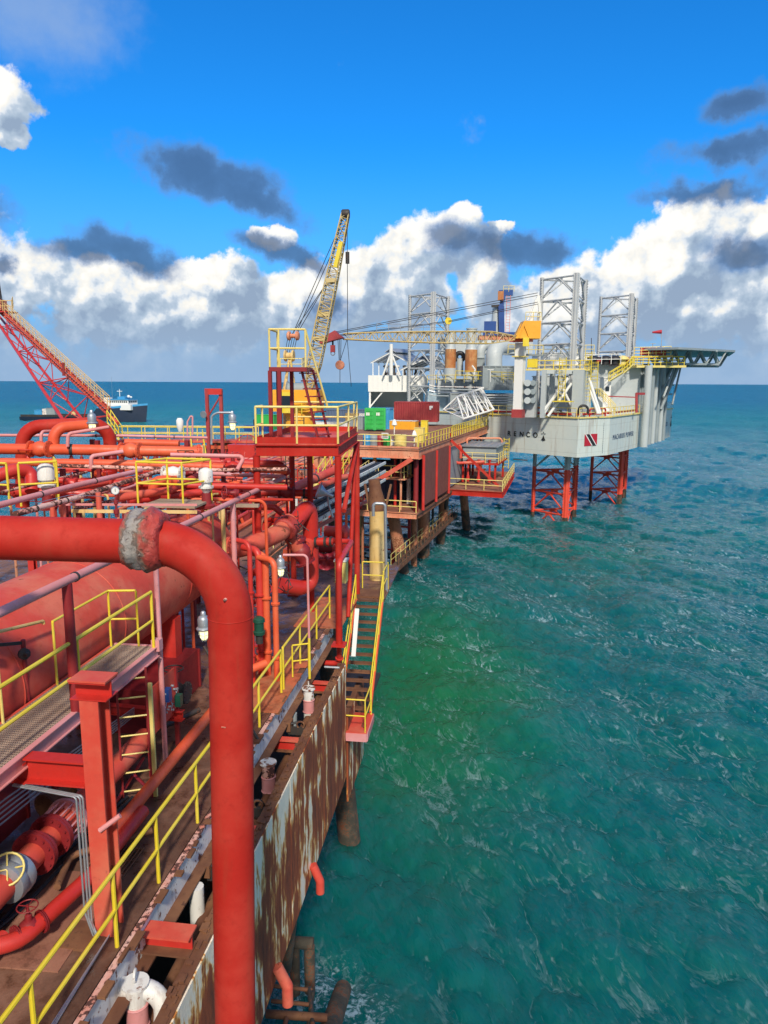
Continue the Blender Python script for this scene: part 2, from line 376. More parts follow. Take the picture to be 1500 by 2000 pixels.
    def torus(s, c, axis, R_, r, n=20, m_=6):
        x, y = frame(Vector(axis)); z = Vector(axis).normalized(); c = Vector(c); o = len(s.v)
        for i in range(n):
            a = 2 * math.pi * i / n; e = x * math.cos(a) + y * math.sin(a)
            for j in range(m_):
                b = 2 * math.pi * j / m_; s.v.append(c + e * (R_ + r * math.cos(b)) + z * (r * math.sin(b)))
        for i in range(n):
            for j in range(m_):
                s.f.append((o + i * m_ + j, o + ((i + 1) % n) * m_ + j, o + ((i + 1) % n) * m_ + (j + 1) % m_, o + i * m_ + (j + 1) % m_))
        return s
    def prism(s, poly, z0, z1):
        n = len(poly); vs = [V(p[0], p[1], z0) for p in poly] + [V(p[0], p[1], z1) for p in poly]
        return s.add(vs, [(i, (i + 1) % n, n + (i + 1) % n, n + i) for i in range(n)] + [tuple(range(n - 1, -1, -1)), tuple(range(n, 2 * n))])
    def flange(s, c, d, r, th=.05, bolts=10):
        c = Vector(c); d = Vector(d).normalized(); s.cyl(c - d * th, c - d * .006, r, n=20); s.cyl(c + d * .006, c + d * th, r, n=20)
        x, y = frame(d)
        for i in range(bolts):
            a = 2 * math.pi * i / bolts; e = c + (x * math.cos(a) + y * math.sin(a)) * (r * .86); s.cyl(e - d * (th * 1.7), e + d * (th * 1.7), r * .06, n=6)
        return s
    def build(s, name, mat, parent=None, org=None, smooth=40):
        if parent is not None: o0 = ORG[parent.name]
        else: o0 = Vector(org) if org is not None else V(0, 0, 0)
        me = bpy.data.meshes.new(name); me.from_pydata([tuple(x - o0) for x in s.v], [], s.f); me.update()
        import bmesh
        bm = bmesh.new(); bm.from_mesh(me); bmesh.ops.recalc_face_normals(bm, faces=bm.faces); bm.to_mesh(me); bm.free()
        me.materials.append(mat)
        if smooth:
            me.polygons.foreach_set('use_smooth', [True] * len(me.polygons)); me.set_sharp_from_angle(angle=R(smooth))
        ob = bpy.data.objects.new(name, me); COL.objects.link(ob)
        if parent is not None: ob.parent = parent
        else: ob.location = o0
        ORG[ob.name] = o0
        return ob
def tag(o, label, cat, group=None, kind=None):
    if label: o['label'] = label
    if cat: o['category'] = cat
    if group: o['group'] = group
    if kind: o['kind'] = kind
    return o
def thing(name, label, cat, loc, group=None):
    o = bpy.data.objects.new(name, None); COL.objects.link(o); o.location = loc; o.empty_display_size = .2
    ORG[o.name] = Vector(loc); return tag(o, label, cat, group)
def base(vs):
    return V(sum(x[0] for x in vs) / len(vs), sum(x[1] for x in vs) / len(vs), min(x[2] for x in vs))
def solo(mb, name, mat, label, cat, group=None, smooth=40):
    return tag(mb.build(name, mat, None, base(mb.v), smooth), label, cat, group)
def struct(mb, name, mat, smooth=0):
    o = mb.build(name, mat, None, base(mb.v), smooth); o['kind'] = 'structure'; return o
def copytree(src, loc, label=None, rotz=None, group=None):
    def cp(o, par):
        c = o.copy(); COL.objects.link(c)
        if par is not None: c.parent = par
        for ch in list(o.children): cp(ch, c)
        return c
    r = cp(src, None); r.location = loc
    if rotz is not None: r.rotation_euler = (0, 0, rotz)
    if label: r['label'] = label
    if group: r['group'] = group
    return r
def lerp(a, b, f): return Vector(a) + (Vector(b) - Vector(a)) * f
def pipe(label, pts, r, mat, flanges=(), bend=None, cat='pipe', name='pipe_run', group=None, n=14, bands=(), fmat=None):
    """flanges: (segment index, fraction, radius factor); bands: the same, thin clamps"""
    pts = [Vector(p) for p in pts]
    if not flanges and not bands:
        return solo(MB().tube(pts, r, bend, n), name, mat, label, cat, group)
    t_ = thing(name, label, cat, base(pts), group)
    MB().tube(pts, r, bend, n).build('pipe_body', mat, t_)
    for i, f, k in flanges:
        a, b = pts[i], pts[i + 1]
        MB().flange(lerp(a, b, f), b - a, r * k, max(.02, r * .22), 12 if r > .12 else 6).build('flange', fmat or mat, t_)
    for i, f, k in bands:
        a, b = pts[i], pts[i + 1]; c_ = lerp(a, b, f); d = (b - a).normalized()
        MB().cyl(c_ - d * r * .3, c_ + d * r * .3, r * k, n=n).build('pipe_clamp', DARK, t_)
    return t_
def railing(label, pts, h=1.05, mat=None, r=.024, step=1.5, parts=True, group=None, mids=1, name='railing', cat='railing', kick=False):
    """posts, top and mid rails standing on a polyline of deck points"""
    mat = mat or YEL; pts = [Vector(p) for p in pts]; U = V(0, 0, 1)
    posts = []
    for i in range(len(pts) - 1):
        a, b = pts[i], pts[i + 1]; n = max(1, round((b - a).length / step))
        posts += [lerp(a, b, k / n) for k in range(n)]
    if (pts[-1] - pts[0]).length > .01: posts.append(pts[-1])
    if parts and len(posts) <= 60:
        t_ = thing(name, label, cat, base(pts), group)
        for p in posts: MB().cyl(p, p + U * (h - r * .5), r * .95, n=8).build('post', mat, t_)
        MB().tube([p + U * h for p in pts], r, .02, 8).build('top_rail', mat, t_)
        for k in range(mids): MB().tube([p + U * (h * (k + 1) / (mids + 1)) for p in pts], r * .9, .02, 8).build('mid_rail', mat, t_)
        if kick:
            mb = MB()
            for a, b in zip(pts, pts[1:]): mb.bar(a + U * .06, b + U * .06, .012, .11)
            mb.build('toe_board', mat, t_)
        return t_
    mb = MB()
    for p in posts: mb.cyl(p, p + U * h, r, n=5)
    mb.tube([p + U * h for p in pts], r, .02, 6)
    for k in range(mids): mb.tube([p + U * (h * (k + 1) / (mids + 1)) for p in pts], r, .02, 6)
    return solo(mb, name, mat, label, cat, group)
# ------------------------------------------------------------------ sea
def tile(N, L, lmin, lmax, rms, seed, wdir, spread=2.0, chop=1.0):
    rg = np.random.RandomState(seed)
    k1 = np.fft.fftfreq(N, L / N) * 2 * np.pi; kx, ky = np.meshgrid(k1, k1, indexing='ij'); k = np.hypot(kx, ky); k[0, 0] = 1
    P = k ** -3.4 * ((k > 2 * np.pi / lmax) & (k < 2 * np.pi / lmin))
    cs = (kx * wdir[0] + ky * wdir[1]) / k
    P = P * (np.abs(cs) ** spread * .9 + .10); P[0, 0] = 0
    h = (rg.randn(N, N) + 1j * rg.randn(N, N)) * np.sqrt(P)
    z = np.real(np.fft.ifft2(h)); s_ = rms / z.std()
    dx = np.real(np.fft.ifft2(-1j * kx / k * h)) * s_ * chop; dy = np.real(np.fft.ifft2(-1j * ky / k * h)) * s_ * chop
    cell = L / N
    J = (1 + np.gradient(dx, cell, axis=0)) * (1 + np.gradient(dy, cell, axis=1)) - np.gradient(dx, cell, axis=1) * np.gradient(dy, cell, axis=0)
    return [L, N, z * s_, dx, dy, J]
def samp(T, X, Y, rot):
    L, N = T[0], T[1]; c, s_ = math.cos(rot), math.sin(rot)
    U = (X * c + Y * s_) / L * N; W = (-X * s_ + Y * c) / L * N
    i = np.floor(U).astype(int); j = np.floor(W).astype(int); fu = U - i; fw = W - j
    i0, i1, j0, j1 = i % N, (i + 1) % N, j % N, (j + 1) % N; out = []
    for A in T[2:]:
        out.append(A[i0, j0] * (1 - fu) * (1 - fw) + A[i1, j0] * fu * (1 - fw) + A[i0, j1] * (1 - fu) * fw + A[i1, j1] * fu * fw)
    z, dx, dy, J = out
    return z, dx * c - dy * s_, dx * s_ + dy * c, J
def sea():
    wd = (.88, .47)
    T = [(tile(256, 173.0, 9, 80, .38, 3, wd, 3, .9), 0.0, 4000), (tile(256, 47.0, 1.2, 9, .125, 5, wd, 1.6, 1.1), .35, 520), (tile(256, 11.3, .22, 1.5, .028, 8, wd, 1.2, 1.0), -.4, 110)]
    rr = [5.0]
    while rr[-1] < 40000:
        d = rr[-1]; rr.append(d + max(.10, d * d / 16000, ) if d < 900 else d * 1.09)
    rr = np.array(rr)
    head = YAW
    a = np.concatenate([np.linspace(-math.pi, -.66, 60, endpoint=False), np.linspace(-.66, .66, 820), np.linspace(.66, math.pi, 60, endpoint=False)[1:]])
    A, Rr = np.meshgrid(a, rr); X = -np.sin(A * -1 + head) * Rr; Y = np.cos(A * -1 + head) * Rr
    Z = np.zeros_like(X); DX = np.zeros_like(X); DY = np.zeros_like(X); F = np.zeros_like(X)
    for Tt, rot, far in T:
        z, dx, dy, J = samp(Tt, X, Y, rot); f = np.clip(1.4 - Rr / far, 0, 1)
        Z += z * f; DX += dx * f; DY += dy * f
        if far > 100: F += np.clip(1.0 - J, 0, 2) * f * (1.0 if far < 1000 else .6)
    X = X + DX; Y = Y + DY
    nR, nA = X.shape; co = np.stack([X, Y, Z], -1).reshape(-1, 3)
    idx = np.arange(nR * nA).reshape(nR, nA); nx = np.roll(idx, -1, axis=1)
    q = np.stack([idx[:-1], nx[:-1], nx[1:], idx[1:]], -1).reshape(-1, 4)
    me = bpy.data.meshes.new('sea'); me.vertices.add(len(co)); me.vertices.foreach_set('co', co.astype(np.float32).ravel())
    me.loops.add(q.size); me.loops.foreach_set('vertex_index', q.ravel().astype(np.int32))
    me.polygons.add(len(q)); me.polygons.foreach_set('loop_start', np.arange(0, q.size, 4, dtype=np.int32)); me.polygons.foreach_set('loop_total', np.full(len(q), 4, dtype=np.int32))
    me.polygons.foreach_set('use_smooth', np.ones(len(q), dtype=bool)); me.update()
    at = me.attributes.new('foam', 'FLOAT', 'POINT'); at.data.foreach_set('value', F.astype(np.float32).ravel())
    ob = bpy.data.objects.new('sea', me); COL.objects.link(ob); ob['kind'] = 'structure'
    m_, k, b = newmat('sea_water'); P = k.node('ShaderNodeNewGeometry').outputs['Position']
    fo = k.node('ShaderNodeAttribute', attribute_name='foam').outputs['Fac']
    dist = k.vm('LENGTH', P)
    n1 = k.noise(P, .035, 4, .6, .5); n2 = k.noise(P, .22, 5, .6, .8)
    teal = k.mix(k.mr(n1, .38, .62), (.0018, .100, .112), (.0015, .118, .108))
    teal = k.mix(k.math('MULTIPLY', k.mr(n2, .5, .72), .5), teal, (.012, .135, .105))
    # silt-green water close to the jacket, deep blue offshore
    sx = k.node('ShaderNodeSeparateXYZ'); k.l.new(P, sx.inputs[0])
    nearp = k.math('ADD', k.vm('DISTANCE', k.vm('MULTIPLY', P, (1, .42, 0)), (-2.5, 17.5, 0)), k.math('MULTIPLY', n2, 5.0))
    c_ = k.mix(k.math('MULTIPLY', k.mr(nearp, 12, 4), .85), teal, (.008, .135, .040))
    c_ = k.mix(k.mr(dist, 55, 170), c_, k.mix(k.mr(n1, .4, .6), (.009, .145, .185), (.010, .165, .195)))
    c_ = k.mix(k.mr(dist, 200, 900), c_, (.006, .105, .20))
    v = k.vm('MULTIPLY', P, (1, 1, 0)); rt = k.node('ShaderNodeVectorRotate', rotation_type='Z_AXIS'); k.put(rt.inputs['Vector'], v); rt.inputs['Angle'].default_value = R(-25)
    st = k.vm('MULTIPLY', rt.outputs[0], (1.0, .36, 1))
    vein = k.math('ABSOLUTE', k.math('SUBTRACT', k.noise(st, 1.1, 6, .62, 1.2), .5))
    vein2 = k.math('ABSOLUTE', k.math('SUBTRACT', k.noise(st, 3.6, 5, .65, .8), .5))
    streak = k.math('MULTIPLY', k.mr(vein, .05, .0), k.mr(k.noise(st, .16, 4, .6), .42, .60))
    streak = k.math('ADD', streak, k.math('MULTIPLY', k.mr(vein2, .03, .0), k.mr(k.noise(st, .3, 4, .6), .54, .72)), clamp=True)
    crest = k.mr(k.math('ADD', fo, k.math('MULTIPLY', k.math('SUBTRACT', k.noise(st, 5, 5, .7), .5), .9)), .50, .95)
    foam_glint = k.math('ADD', k.math('MULTIPLY', streak, k.mr(fo, .02, .45, .05, .55)), k.math('MULTIPLY', crest, .60), clamp=True)
    foam_glint = k.math('MULTIPLY', k.math('MULTIPLY', foam_glint, k.mr(dist, 60, 700, 1.0, .45)), k.mr(dist, 24, 60, .35, .95))
    near_ = None
    for (fx_, fy_, rr_) in [(790, 1132, 1.5), (826, 1102, 1.4), (859, 1068, 1.8), (1040, 1012, 1.0), (1103, 1022, 1.0), (1150, 955, 1.0), (1206, 962, 1.0), (625, 1925, 1.6), (690, 1960, 1.3), (850, 1078, 2.0), (860, 1246, .6), (745, 1165, 1.6)]:
        q = Gz(fx_, fy_, 0); dd = k.math('SUBTRACT', 1.0, k.math('DIVIDE', k.vm('DISTANCE', P, tuple(q)), rr_))
        near_ = dd if near_ is None else k.math('MAXIMUM', near_, dd)
    spl = k.math('MULTIPLY', k.mr(near_, -.4, .7), k.mr(k.math('ADD', k.noise(P, 4.5, 6, .7, .5), k.math('MULTIPLY', near_, .10)), .53, .68))
    foam_glint = k.math('ADD', foam_glint, k.math('MULTIPLY', spl, .65), clamp=True)
    c_ = k.mix(foam_glint, c_, (.55, .72, .80))  # foam plus sky glints on the crests, both painted pale blue-white
    k.put(b.inputs['Base Color'], c_)
    k.put(b.inputs['Roughness'], k.math('ADD', k.math('MULTIPLY', foam_glint, .5), k.mr(dist, 60, 450, .05, .48), clamp=True))
    b.inputs['Subsurface Weight'].default_value = .9; b.inputs['Subsurface Scale'].default_value = 1.0; b.inputs['Subsurface Radius'].default_value = (5.0, 9.0, 9.0)
    b.inputs['IOR'].default_value = 1.34; k.put(b.inputs['Specular IOR Level'], k.mr(dist, 120, 600, .5, .16))
    h1 = k.math('ADD', k.math('MULTIPLY', k.noise(st, 2.2, 6, .62, .4), .30), k.math('MULTIPLY', k.noise(st, .5, 4, .55, .3), k.mr(dist, 60, 400, .0, 1.3)))
    rdg = k.math('SUBTRACT', 1.0, k.math('MULTIPLY', k.math('ABSOLUTE', k.math('SUBTRACT', k.noise(st, .8, 5, .58, .5), .5)), 5.0), clamp=True)
    h1 = k.math('ADD', h1, k.math('MULTIPLY', rdg, .16))
    h1 = k.math('ADD', h1, k.math('MULTIPLY', k.noise(st, .09, 3, .55), k.mr(dist, 300, 2500, .0, 8.0)))
    bn = k.node('ShaderNodeBump'); bn.inputs['Strength'].default_value = 1.0; bn.inputs['Distance'].default_value = .55
    k.put(bn.inputs['Height'], h1); k.l.new(bn.outputs[0], b.inputs['Normal'])
    me.materials.append(m_)
sea()
# ================================================================== near platform (red)
ZD = 10.5                                  # its deck
U3 = V(0, 0, 1)
def edge_girder():
    mb = MB().prism([(-24, -6), (-4.62, -6), (-4.62, 22.5), (-4.3, 22.5), (-4.3, 24.4), (-3.2, 24.4), (-3.2, 29.5), (-24, 29.5)], ZD - .06, ZD)
    struct(mb, 'deck', DECK)
    t_ = thing('deck_edge_girder', 'peeling white and blue girder along the edge of the near rusty deck', 'girder', (-4.55, 5, 9.8))
    MB().box((-4.585, 8, 10.21), (.03, 28.5, .50)).build('girder_web', WHS, t_)
    MB().box((-4.56, 8, 10.48), (.09, 28.5, .03)).build('girder_top_flange', PATCH, t_)
    MB().box((-4.50, 8, 9.945), (.24, 28.5, .03)).build('girder_bottom_flange', RUSTY, t_)
    mb = MB()
    for i in range(34): 
        y = 3.5 + i * .55 + random.uniform(-.2, .2); mb.box((-4.52 + random.uniform(0, .08), y, 10.5 + random.uniform(-.02, .03)), (random.uniform(.04, .16), random.uniform(.1, .4), random.uniform(.01, .05)))
    mb.build('rust_scale', RUSTY, t_, smooth=0)['kind'] = 'stuff'
edge_girder()
# plates lying on the deck
for (px, py, sx, sy, rz, mt, lb) in [(640, 1195, 1.5, 3.2, 0, DECKO, 'rusty pink-brown deck plate beside the far end of the yellow railing'), (530, 1335, 1.25, 3.2, 0, DECKO, 'orange painted deck plate beside the deck railing behind the big vertical pipe'),
                             (110, 1720 + 70, 1.1, 1.9, .04, DECKB, 'dark brown wet steel plate on the deck at the lower left')]:
    p = Gz(px, py, ZD + .012); solo(MB().box(p, (sx, sy, .02), (V(math.cos(rz), math.sin(rz), 0), V(-math.sin(rz), math.cos(rz), 0), U3)), 'deck_plate', mt, lb, 'plate')
gb = MB(); p = Gz(215, 1690, ZD + .02)
for i in range(12): gb.box(p + V(-.33 + i * .06, 0, 0), (.015, 1.0, .025))
for i in range(4): gb.box(p + V(0, -.45 + i * .3, -.004), (.68, .015, .02))
solo(gb, 'drain_grating', RUSTY, 'rusty drain grating set in the deck behind the tall I-beam column', 'grating')

# side wind wall
t_ = thing('wind_wall', 'long white side wall heavily streaked with brown rust below the near deck', 'wall', (-3.7, 8, 6.4))
ys = [-3, 2.6, 6.3, 9.9, 13.4, 16.6, 19.7]
for a, b in zip(ys, ys[1:]): MB().box((-3.7, (a + b) / 2, 8.25), (.05, b - a - .035, 3.5)).build('wall_panel', RWALL, t_)
MB().box((-3.80, 8.35, 9.98), (.20, 22.7, .09)).build('top_channel', RUSTY, t_)
mb = MB()
for y in ys: mb.box((-3.78, y, 8.2), (.08, .10, 3.4))
mb.build('wall_studs', RUSTY, t_)
mb = MB()
random.seed(3)
for i in range(240):
    y = random.uniform(3, 19.6); mb.box((-3.80 + random.uniform(-.09, .09), y, 10.03 + random.uniform(0, .02)), (random.uniform(.03, .09), random.uniform(.04, .16), random.uniform(.01, .05)))
mb.build('rust_flakes', RUSTY, t_, smooth=0)['kind'] = 'stuff'
t_ = thing('wind_wall', 'short rust-brown lower wall continuing behind the stair landing', 'wall', (-3.7, 21, 5.6))
MB().box((-3.66, 21.2, 7.0), (.05, 2.9, 2.7)).build('wall_panel', RWALL, t_)
MB().box((-3.72, 21.2, 8.38), (.16, 2.9, .06)).build('top_channel', RUSTY, t_)

# underside of the deck: beams between girder and wall, dark lower floor
for (y, z, lb, sx) in [(8.75, 10.16, 'salmon stub beam with chipped paint crossing from the column foot to the wind wall', .32), (11.6, 9.9, 'black and red rusted cross beam in the gap behind the big vertical pipe', .26), (15.3, 9.75, 'rusty cross beam under the deck edge beside the upper capped pipe', .2), (18.7, 9.7, 'rusty cross beam in the gap near the stair landing', .2), (6.1, 9.8, 'dark rusty cross beam in the gap at the bottom of the view', .2)]:
    t_ = thing('cross_beam', lb, 'beam', (-4.2, y, z))
    L0, L1 = (-4.9, -3.86)
    MB().box(((L0 + L1) / 2, y, z + .13), (L1 - L0, sx, .03)).build('top_flange', REDP, t_); MB().box(((L0 + L1) / 2, y, z - .13), (L1 - L0, sx, .03)).build('bottom_flange', RUSTY, t_)
    MB().box(((L0 + L1) / 2, y, z), (L1 - L0 - .02, .03, .225)).build('web', RED, t_)
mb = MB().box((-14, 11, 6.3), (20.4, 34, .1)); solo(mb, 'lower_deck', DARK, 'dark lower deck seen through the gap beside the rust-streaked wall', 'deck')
for i, (x, y, r_, lb) in enumerate([(-4.4, 10.2, .12, 'grey-white vertical pipe in the dark gap left of the big vertical pipe'), (-4.75, 13.1, .14, 'grey vertical pipe in the dark gap right of the big vertical pipe'), (-4.45, 16.6, .11, 'slim grey pipe standing in the gap below the upper capped pipe'), (-5.0, 7.4, .12, 'red-brown vertical pipe in the dark gap at the bottom')]):
    solo(MB().cyl((x, y, 6.3), (x, y, 9.9), r_, n=12), 'vertical_pipe', (WHS, GRY, GRY, RED)[i], lb, 'pipe')

# capped caissons standing in the gap
def caisson(p, lb, hcap, eye, col):
    t_ = thing('capped_pipe', lb, 'pipe', p + V(0, 0, -3.2))
    MB().cyl(p + V(0, 0, -3.2), p + V(0, 0, 0), .135, n=18).build('pipe_body', col, t_)
    mb = MB()
    for z in (-.30, -.62): mb.torus(p + V(0, 0, z), U3, .142, .018, 18)
    mb.build('pipe_band', PINK, t_)
    MB().cyl(p + V(0, 0, -.6), p + V(0, 0, -.32), .145, n=18).build('pink_sleeve', PINK, t_)
    MB().cyl(p + V(0, 0, 0), p + V(0, 0, .03), .18, n=18).build('cap_plate', WHS, t_)
    if eye:
        MB().torus(p + V(0, 0, .13), (1, .3, 0), .075, .018, 14).build('lifting_eye', WHS, t_)
caisson(V(-4.28, 17.6, 10.12), 'white capped pipe with pink sleeve beside the lamp conduit foot', .03, True, WHS)
caisson(V(-4.28, 13.9, 10.05), 'white and rust patched capped pipe just right of the big vertical pipe', .03, False, PATCH)
caisson(V(-4.36, 8.0, 10.1), 'white capped pipe with lifting eye at the bottom of the photo', .03, True, WHS)
a = Gz(232, 1935, 10.0); b = Gz(318, 1935, 9.95)
solo(MB().tube([a + V(-.1, .05, .02), b + V(.02, .0, 0), b + V(.04, -.2, -.75)], .125, .3, 18), 'drain_elbow_pipe', WHS, 'white rust-spotted elbow pipe bending down at the bottom beside the wind wall', 'pipe')
solo(MB().tube([V(-3.62, 15.05, 6.9), V(-3.45, 15.05, 6.5), V(-3.45, 15.05, 6.2)], .10, .1, 12), 'drain_pipe_stub', REDP, 'short red drain stub poking out below the wind wall, upper one', 'pipe')
solo(MB().tube([V(-3.62, 12.0, 6.9), V(-3.42, 12.0, 6.5), V(-3.42, 12.0, 6.1)], .11, .1, 12), 'drain_pipe_stub', REDP, 'red drain stub poking out low under the wind wall, lower one', 'pipe')

# yellow railing along the deck edge
yy = [2.8, 4.6, 6.35, 8.15, 9.45, 11.0, 12.8, 14.6, 16.4]
railing('bright yellow handrail along the near deck edge in front of the big vertical pipe', [(-4.67, y, ZD) for y in yy], 1.1, YEL, .031, 3.0)
railing('yellow handrail continuing along the deck edge beyond the lamp conduit', [(-4.67, y, ZD) for y in (16.6, 18.3, 20.3, 22.2)], 1.1, YEL, .030, 3.0)

# ---- the big red pipe in front
p0 = G(-160, 1041, 7.75); p1 = G(448, 1062, 7.75); p2 = G(461, 2100, 7.75)
p0 = V(p0.x - 6, p0.y - .4, p0.z + .02)
t_ = thing('large_pipe', 'thick smooth red pipe running in from the left and bending straight down in the foreground', 'pipe', p2)
MB().tube([p0, p1, p2 + (p2 - p1) * .3], .243, .84, 48, seg=24).build('pipe_body', REDB, t_)
wq = (p2 - p1).normalized(); s_ = p1 + wq * .84
MB().torus(p1 + wq * .82, wq, .243, .006, 40).build('weld_seam', REDB, t_)
d = (p1 - p0).normalized(); c_ = G(286, 1053, 7.75)
prof = [(-.20, .245), (-.19, .31), (-.15, .325), (-.08, .345), (-.01, .325), (.03, .352), (.10, .345), (.15, .315), (.19, .305), (.205, .245)]
import mathutils.noise as mn
wb = MB().lathe(c_, d, [(h, r) for h, r in [(prof[0][0] + (prof[-1][0] - prof[0][0]) * k / 26, 0) for k in range(27)]], 56)
def pr(h):
    for (a, ra), (b, rb) in zip(prof, prof[1:]):
        if h <= b + 1e-6: return ra + (rb - ra) * (h - a) / (b - a)
    return prof[-1][1]
x_, y_ = frame(d)
for j in range(27):
    h = prof[0][0] + (prof[-1][0] - prof[0][0]) * j / 26
    for i in range(56):
        a = 2 * math.pi * i / 56; e = x_ * math.cos(a) + y_ * math.sin(a)
        q = c_ + d * h + e * .3; nn = mn.noise(q * 6) * .03 + mn.noise(q * 20) * .022 - abs(mn.noise(V(h * 14, a * 1.2, 3))) * .04
        edge = min(1, j / 1.5, (26 - j) / 1.5)
        wb.v[j * 56 + i] = c_ + d * (h + mn.noise(V(a * 2, 5, h)) * .03) + e * (pr(h) + nn * edge)
wb.build('flange_wrap', WRAP, t_, smooth=80)
mb = MB()
q = G(441, 1170, 7.53); mb.cyl(q, q + V(0, -.05, 0), .02, .012, 10)
q = G(437, 1420, 7.51); mb.box(q, (.05, .02, .012))
mb.build('pipe_lug', PATCH, t_)

# ---- vessel with saddles
VX, VZ, VR = -8.12, 13.26, 1.2
t_ = thing('horizontal_vessel', 'long fat red horizontal tank lying behind the large front pipe', 'tank', (VX, 14, ZD))
hd = [(-.0, .3)] 
MB().lathe((VX, 3.2, VZ), (0, 1, 0), [(0, .02), (.05, .4), (.25, .9), (.5, 1.12), (.7, VR)] + [(.7 + i * 1.02, VR) for i in range(1, 16)] + [(16.7, 1.12), (16.95, .92), (17.15, .6), (17.25, .02)], 64).build('shell', REDP, t_, smooth=30)
for y in (6.6, 9.9, 13.2, 16.6): MB().torus((VX, y, VZ), (0, 1, 0), VR, .012, 64, 5).build('weld_ring', REDP, t_)
MB().box((VX + .55, 11.3, VZ + 1.12), (.05, 15.0, .05)).build('conduit_channel', REDP, t_)
MB().tube([(VX + .62, 4, VZ + 1.09), (VX + .62, 12.0, VZ + 1.09), (VX + .66, 18.5, VZ + 1.06)], .012, .05, 6).build('cable', BLKR, t_)
for y in (7.5, 16.0):
    MB().box((VX, y, 11.5), (2.1, .35, 1.9)).build('saddle', RED, t_)
MB().lathe((VX + 1.1, 16.8, VZ - .2), (1, -.1, 0), [(0, .04), (.12, .04), (.12, .09), (.16, .09), (.16, .05), (.24, .05), (.24, .09), (.28, .09), (.28, .035), (.62, .03)], 12).build('sample_nozzle', REDP, t_)

# ---- walkway with grating, column, ladder
t_ = thing('grating_walkway', 'raised open-grating walkway with pink edge beams beside the fat red tank', 'walkway', (-6.5, 8, 12.9))
mb = MB(); x0, x1, y0, y1, zg = -6.82, -6.04, 3.4, 12.5, 13.05
for i in range(26): mb.box((x0 + (x1 - x0) * i / 25, (y0 + y1) / 2, zg), (.010, y1 - y0, .03))
for i in range(150): mb.box(((x0 + x1) / 2, y0 + (y1 - y0) * i / 149, zg + .006), (x1 - x0, .012, .02))
mb.build('grating', GRATE, t_, smooth=0)
MB().ibeam((x1 + .05, y0, zg - .09), (x1 + .05, y1 + .08, zg - .09), .09, .22).build('edge_beam', PINK, t_)
MB().ibeam((x0 - .03, y0, zg - .09), (x0 - .03, y1 + .08, zg - .09), .05, .22).build('edge_beam', REDP, t_)
MB().bar((x0, y1 + .03, zg - .06), (x1, y1 + .03, zg - .06), .05, .18).build('end_beam', PINK, t_)
MB().box((-5.98, y1 + .05, zg + .04), (.16, .16, .22)).build('bracket', PINK, t_)
railing('yellow handrail on the near side of the open-grating walkway', [(x1 + .04, y, zg) for y in (3.6, 5.6, 7.05)] + [], 1.1, YEL, .031, 3)
railing('yellow handrail on the open-grating walkway in front of the fat tank', [(x1 + .04, y, zg) for y in (7.12, 9.9, 12.45)], 1.1, YEL, .030, 3)
railing('short yellow guard rail at the tank side of the open-grating walkway', [(x0, 10.6, zg), (x0, 12.4, zg), (x0 + .5, 12.5, zg)], 1.1, YEL, .022, 3)
solo(MB().cyl((x0, 9.2, zg), (x0, 9.2, zg + 1.15), .022, n=8), 'rail_post', YELF, 'lone yellow post between the walkway and the tank', 'post')
def column():
    c = V(-4.93, 8.45, ZD)
    t_ = thing('support_column', 'tall pink and red I-beam column with a capped top at the deck edge, lower left', 'column', c)
    MB().ibeam(c, c + V(0, 0, 3.45), .26, .30, up=(0, 1, 0), tf=.025).build('column_shaft', REDP, t_)
    MB().box(c + V(0, 0, 3.70), (.52, .34, .025)).build('cap_plate', REDP, t_)
    MB().ibeam(c + V(-.25, 0, 3.56), c + V(.25, 0, 3.56), .32, .24).build('cap_beam', RED, t_)
    MB().ibeam(c + V(-1.02, 0, 2.35), c + V(-.16, 0, 2.35), .22, .36).build('bracket_beam', RED, t_)
    MB().ibeam(c + V(-2.6, .2, 2.28), c + V(-1.03, .02, 2.28), .2, .3).build('tie_beam', RED, t_)
    mb = MB()
    for i, x in enumerate((-.16, -.19, -.23)): mb.tube([c + V(-1.2, -.05 - i * .03, 2.13), c + V(x, -.17 - i * .02, 2.1), c + V(x, -.17 - i * .02, .2 + i * .1), c + V(x + .1, -.2, .02)], .014, .05, 6)
    mb.build('cable', GALV, t_)
    MB().cyl(c + V(.05, -.18, 1.62), c + V(.30, -.08, 1.80), .035, n=10).build('stub_tube', PINK, t_)
column()
def ladder(lb, p, h, wd, ax, n, mat, rmat, cage=0, r_=.025):
    p = Vector(p); ax = Vector(ax)
    t_ = thing('ladder', lb, 'ladder', p)
    for s in (-1, 1): MB().bar(p + ax * (s * wd / 2), p + ax * (s * wd / 2) + V(0, 0, h), r_ * 2.4, r_ * 1.4, up=ax).build('stile', mat, t_)
    for i in range(n): MB().cyl(p - ax * wd / 2 + V(0, 0, h * (i + .5) / n), p + ax * wd / 2 + V(0, 0, h * (i + .5) / n), r_ * .6, n=6).build('rung', rmat, t_)
    if cage:
        mb = MB(); nrm = ax.cross(U3)
        for i in range(cage): mb.torus(p + nrm * .35 + V(0, 0, h * (.3 + .7 * i / cage)), U3, .35, .015, 14, 4)
        for a in range(5):
            e = (ax * math.cos(a * .785) + nrm * math.sin(a * .785)) * .35 + nrm * .35
            mb.cyl(p + e + V(0, 0, h * .3), p + e + V(0, 0, h), .013, n=4)
        mb.build('cage', mat, t_)
    return t_
ladder('red ladder with yellow twisted rungs going down from the end of the grating walkway', (-6.02, 11.55, ZD), 2.5, .50, (.92, .4, 0), 7, MAROON, YELF)
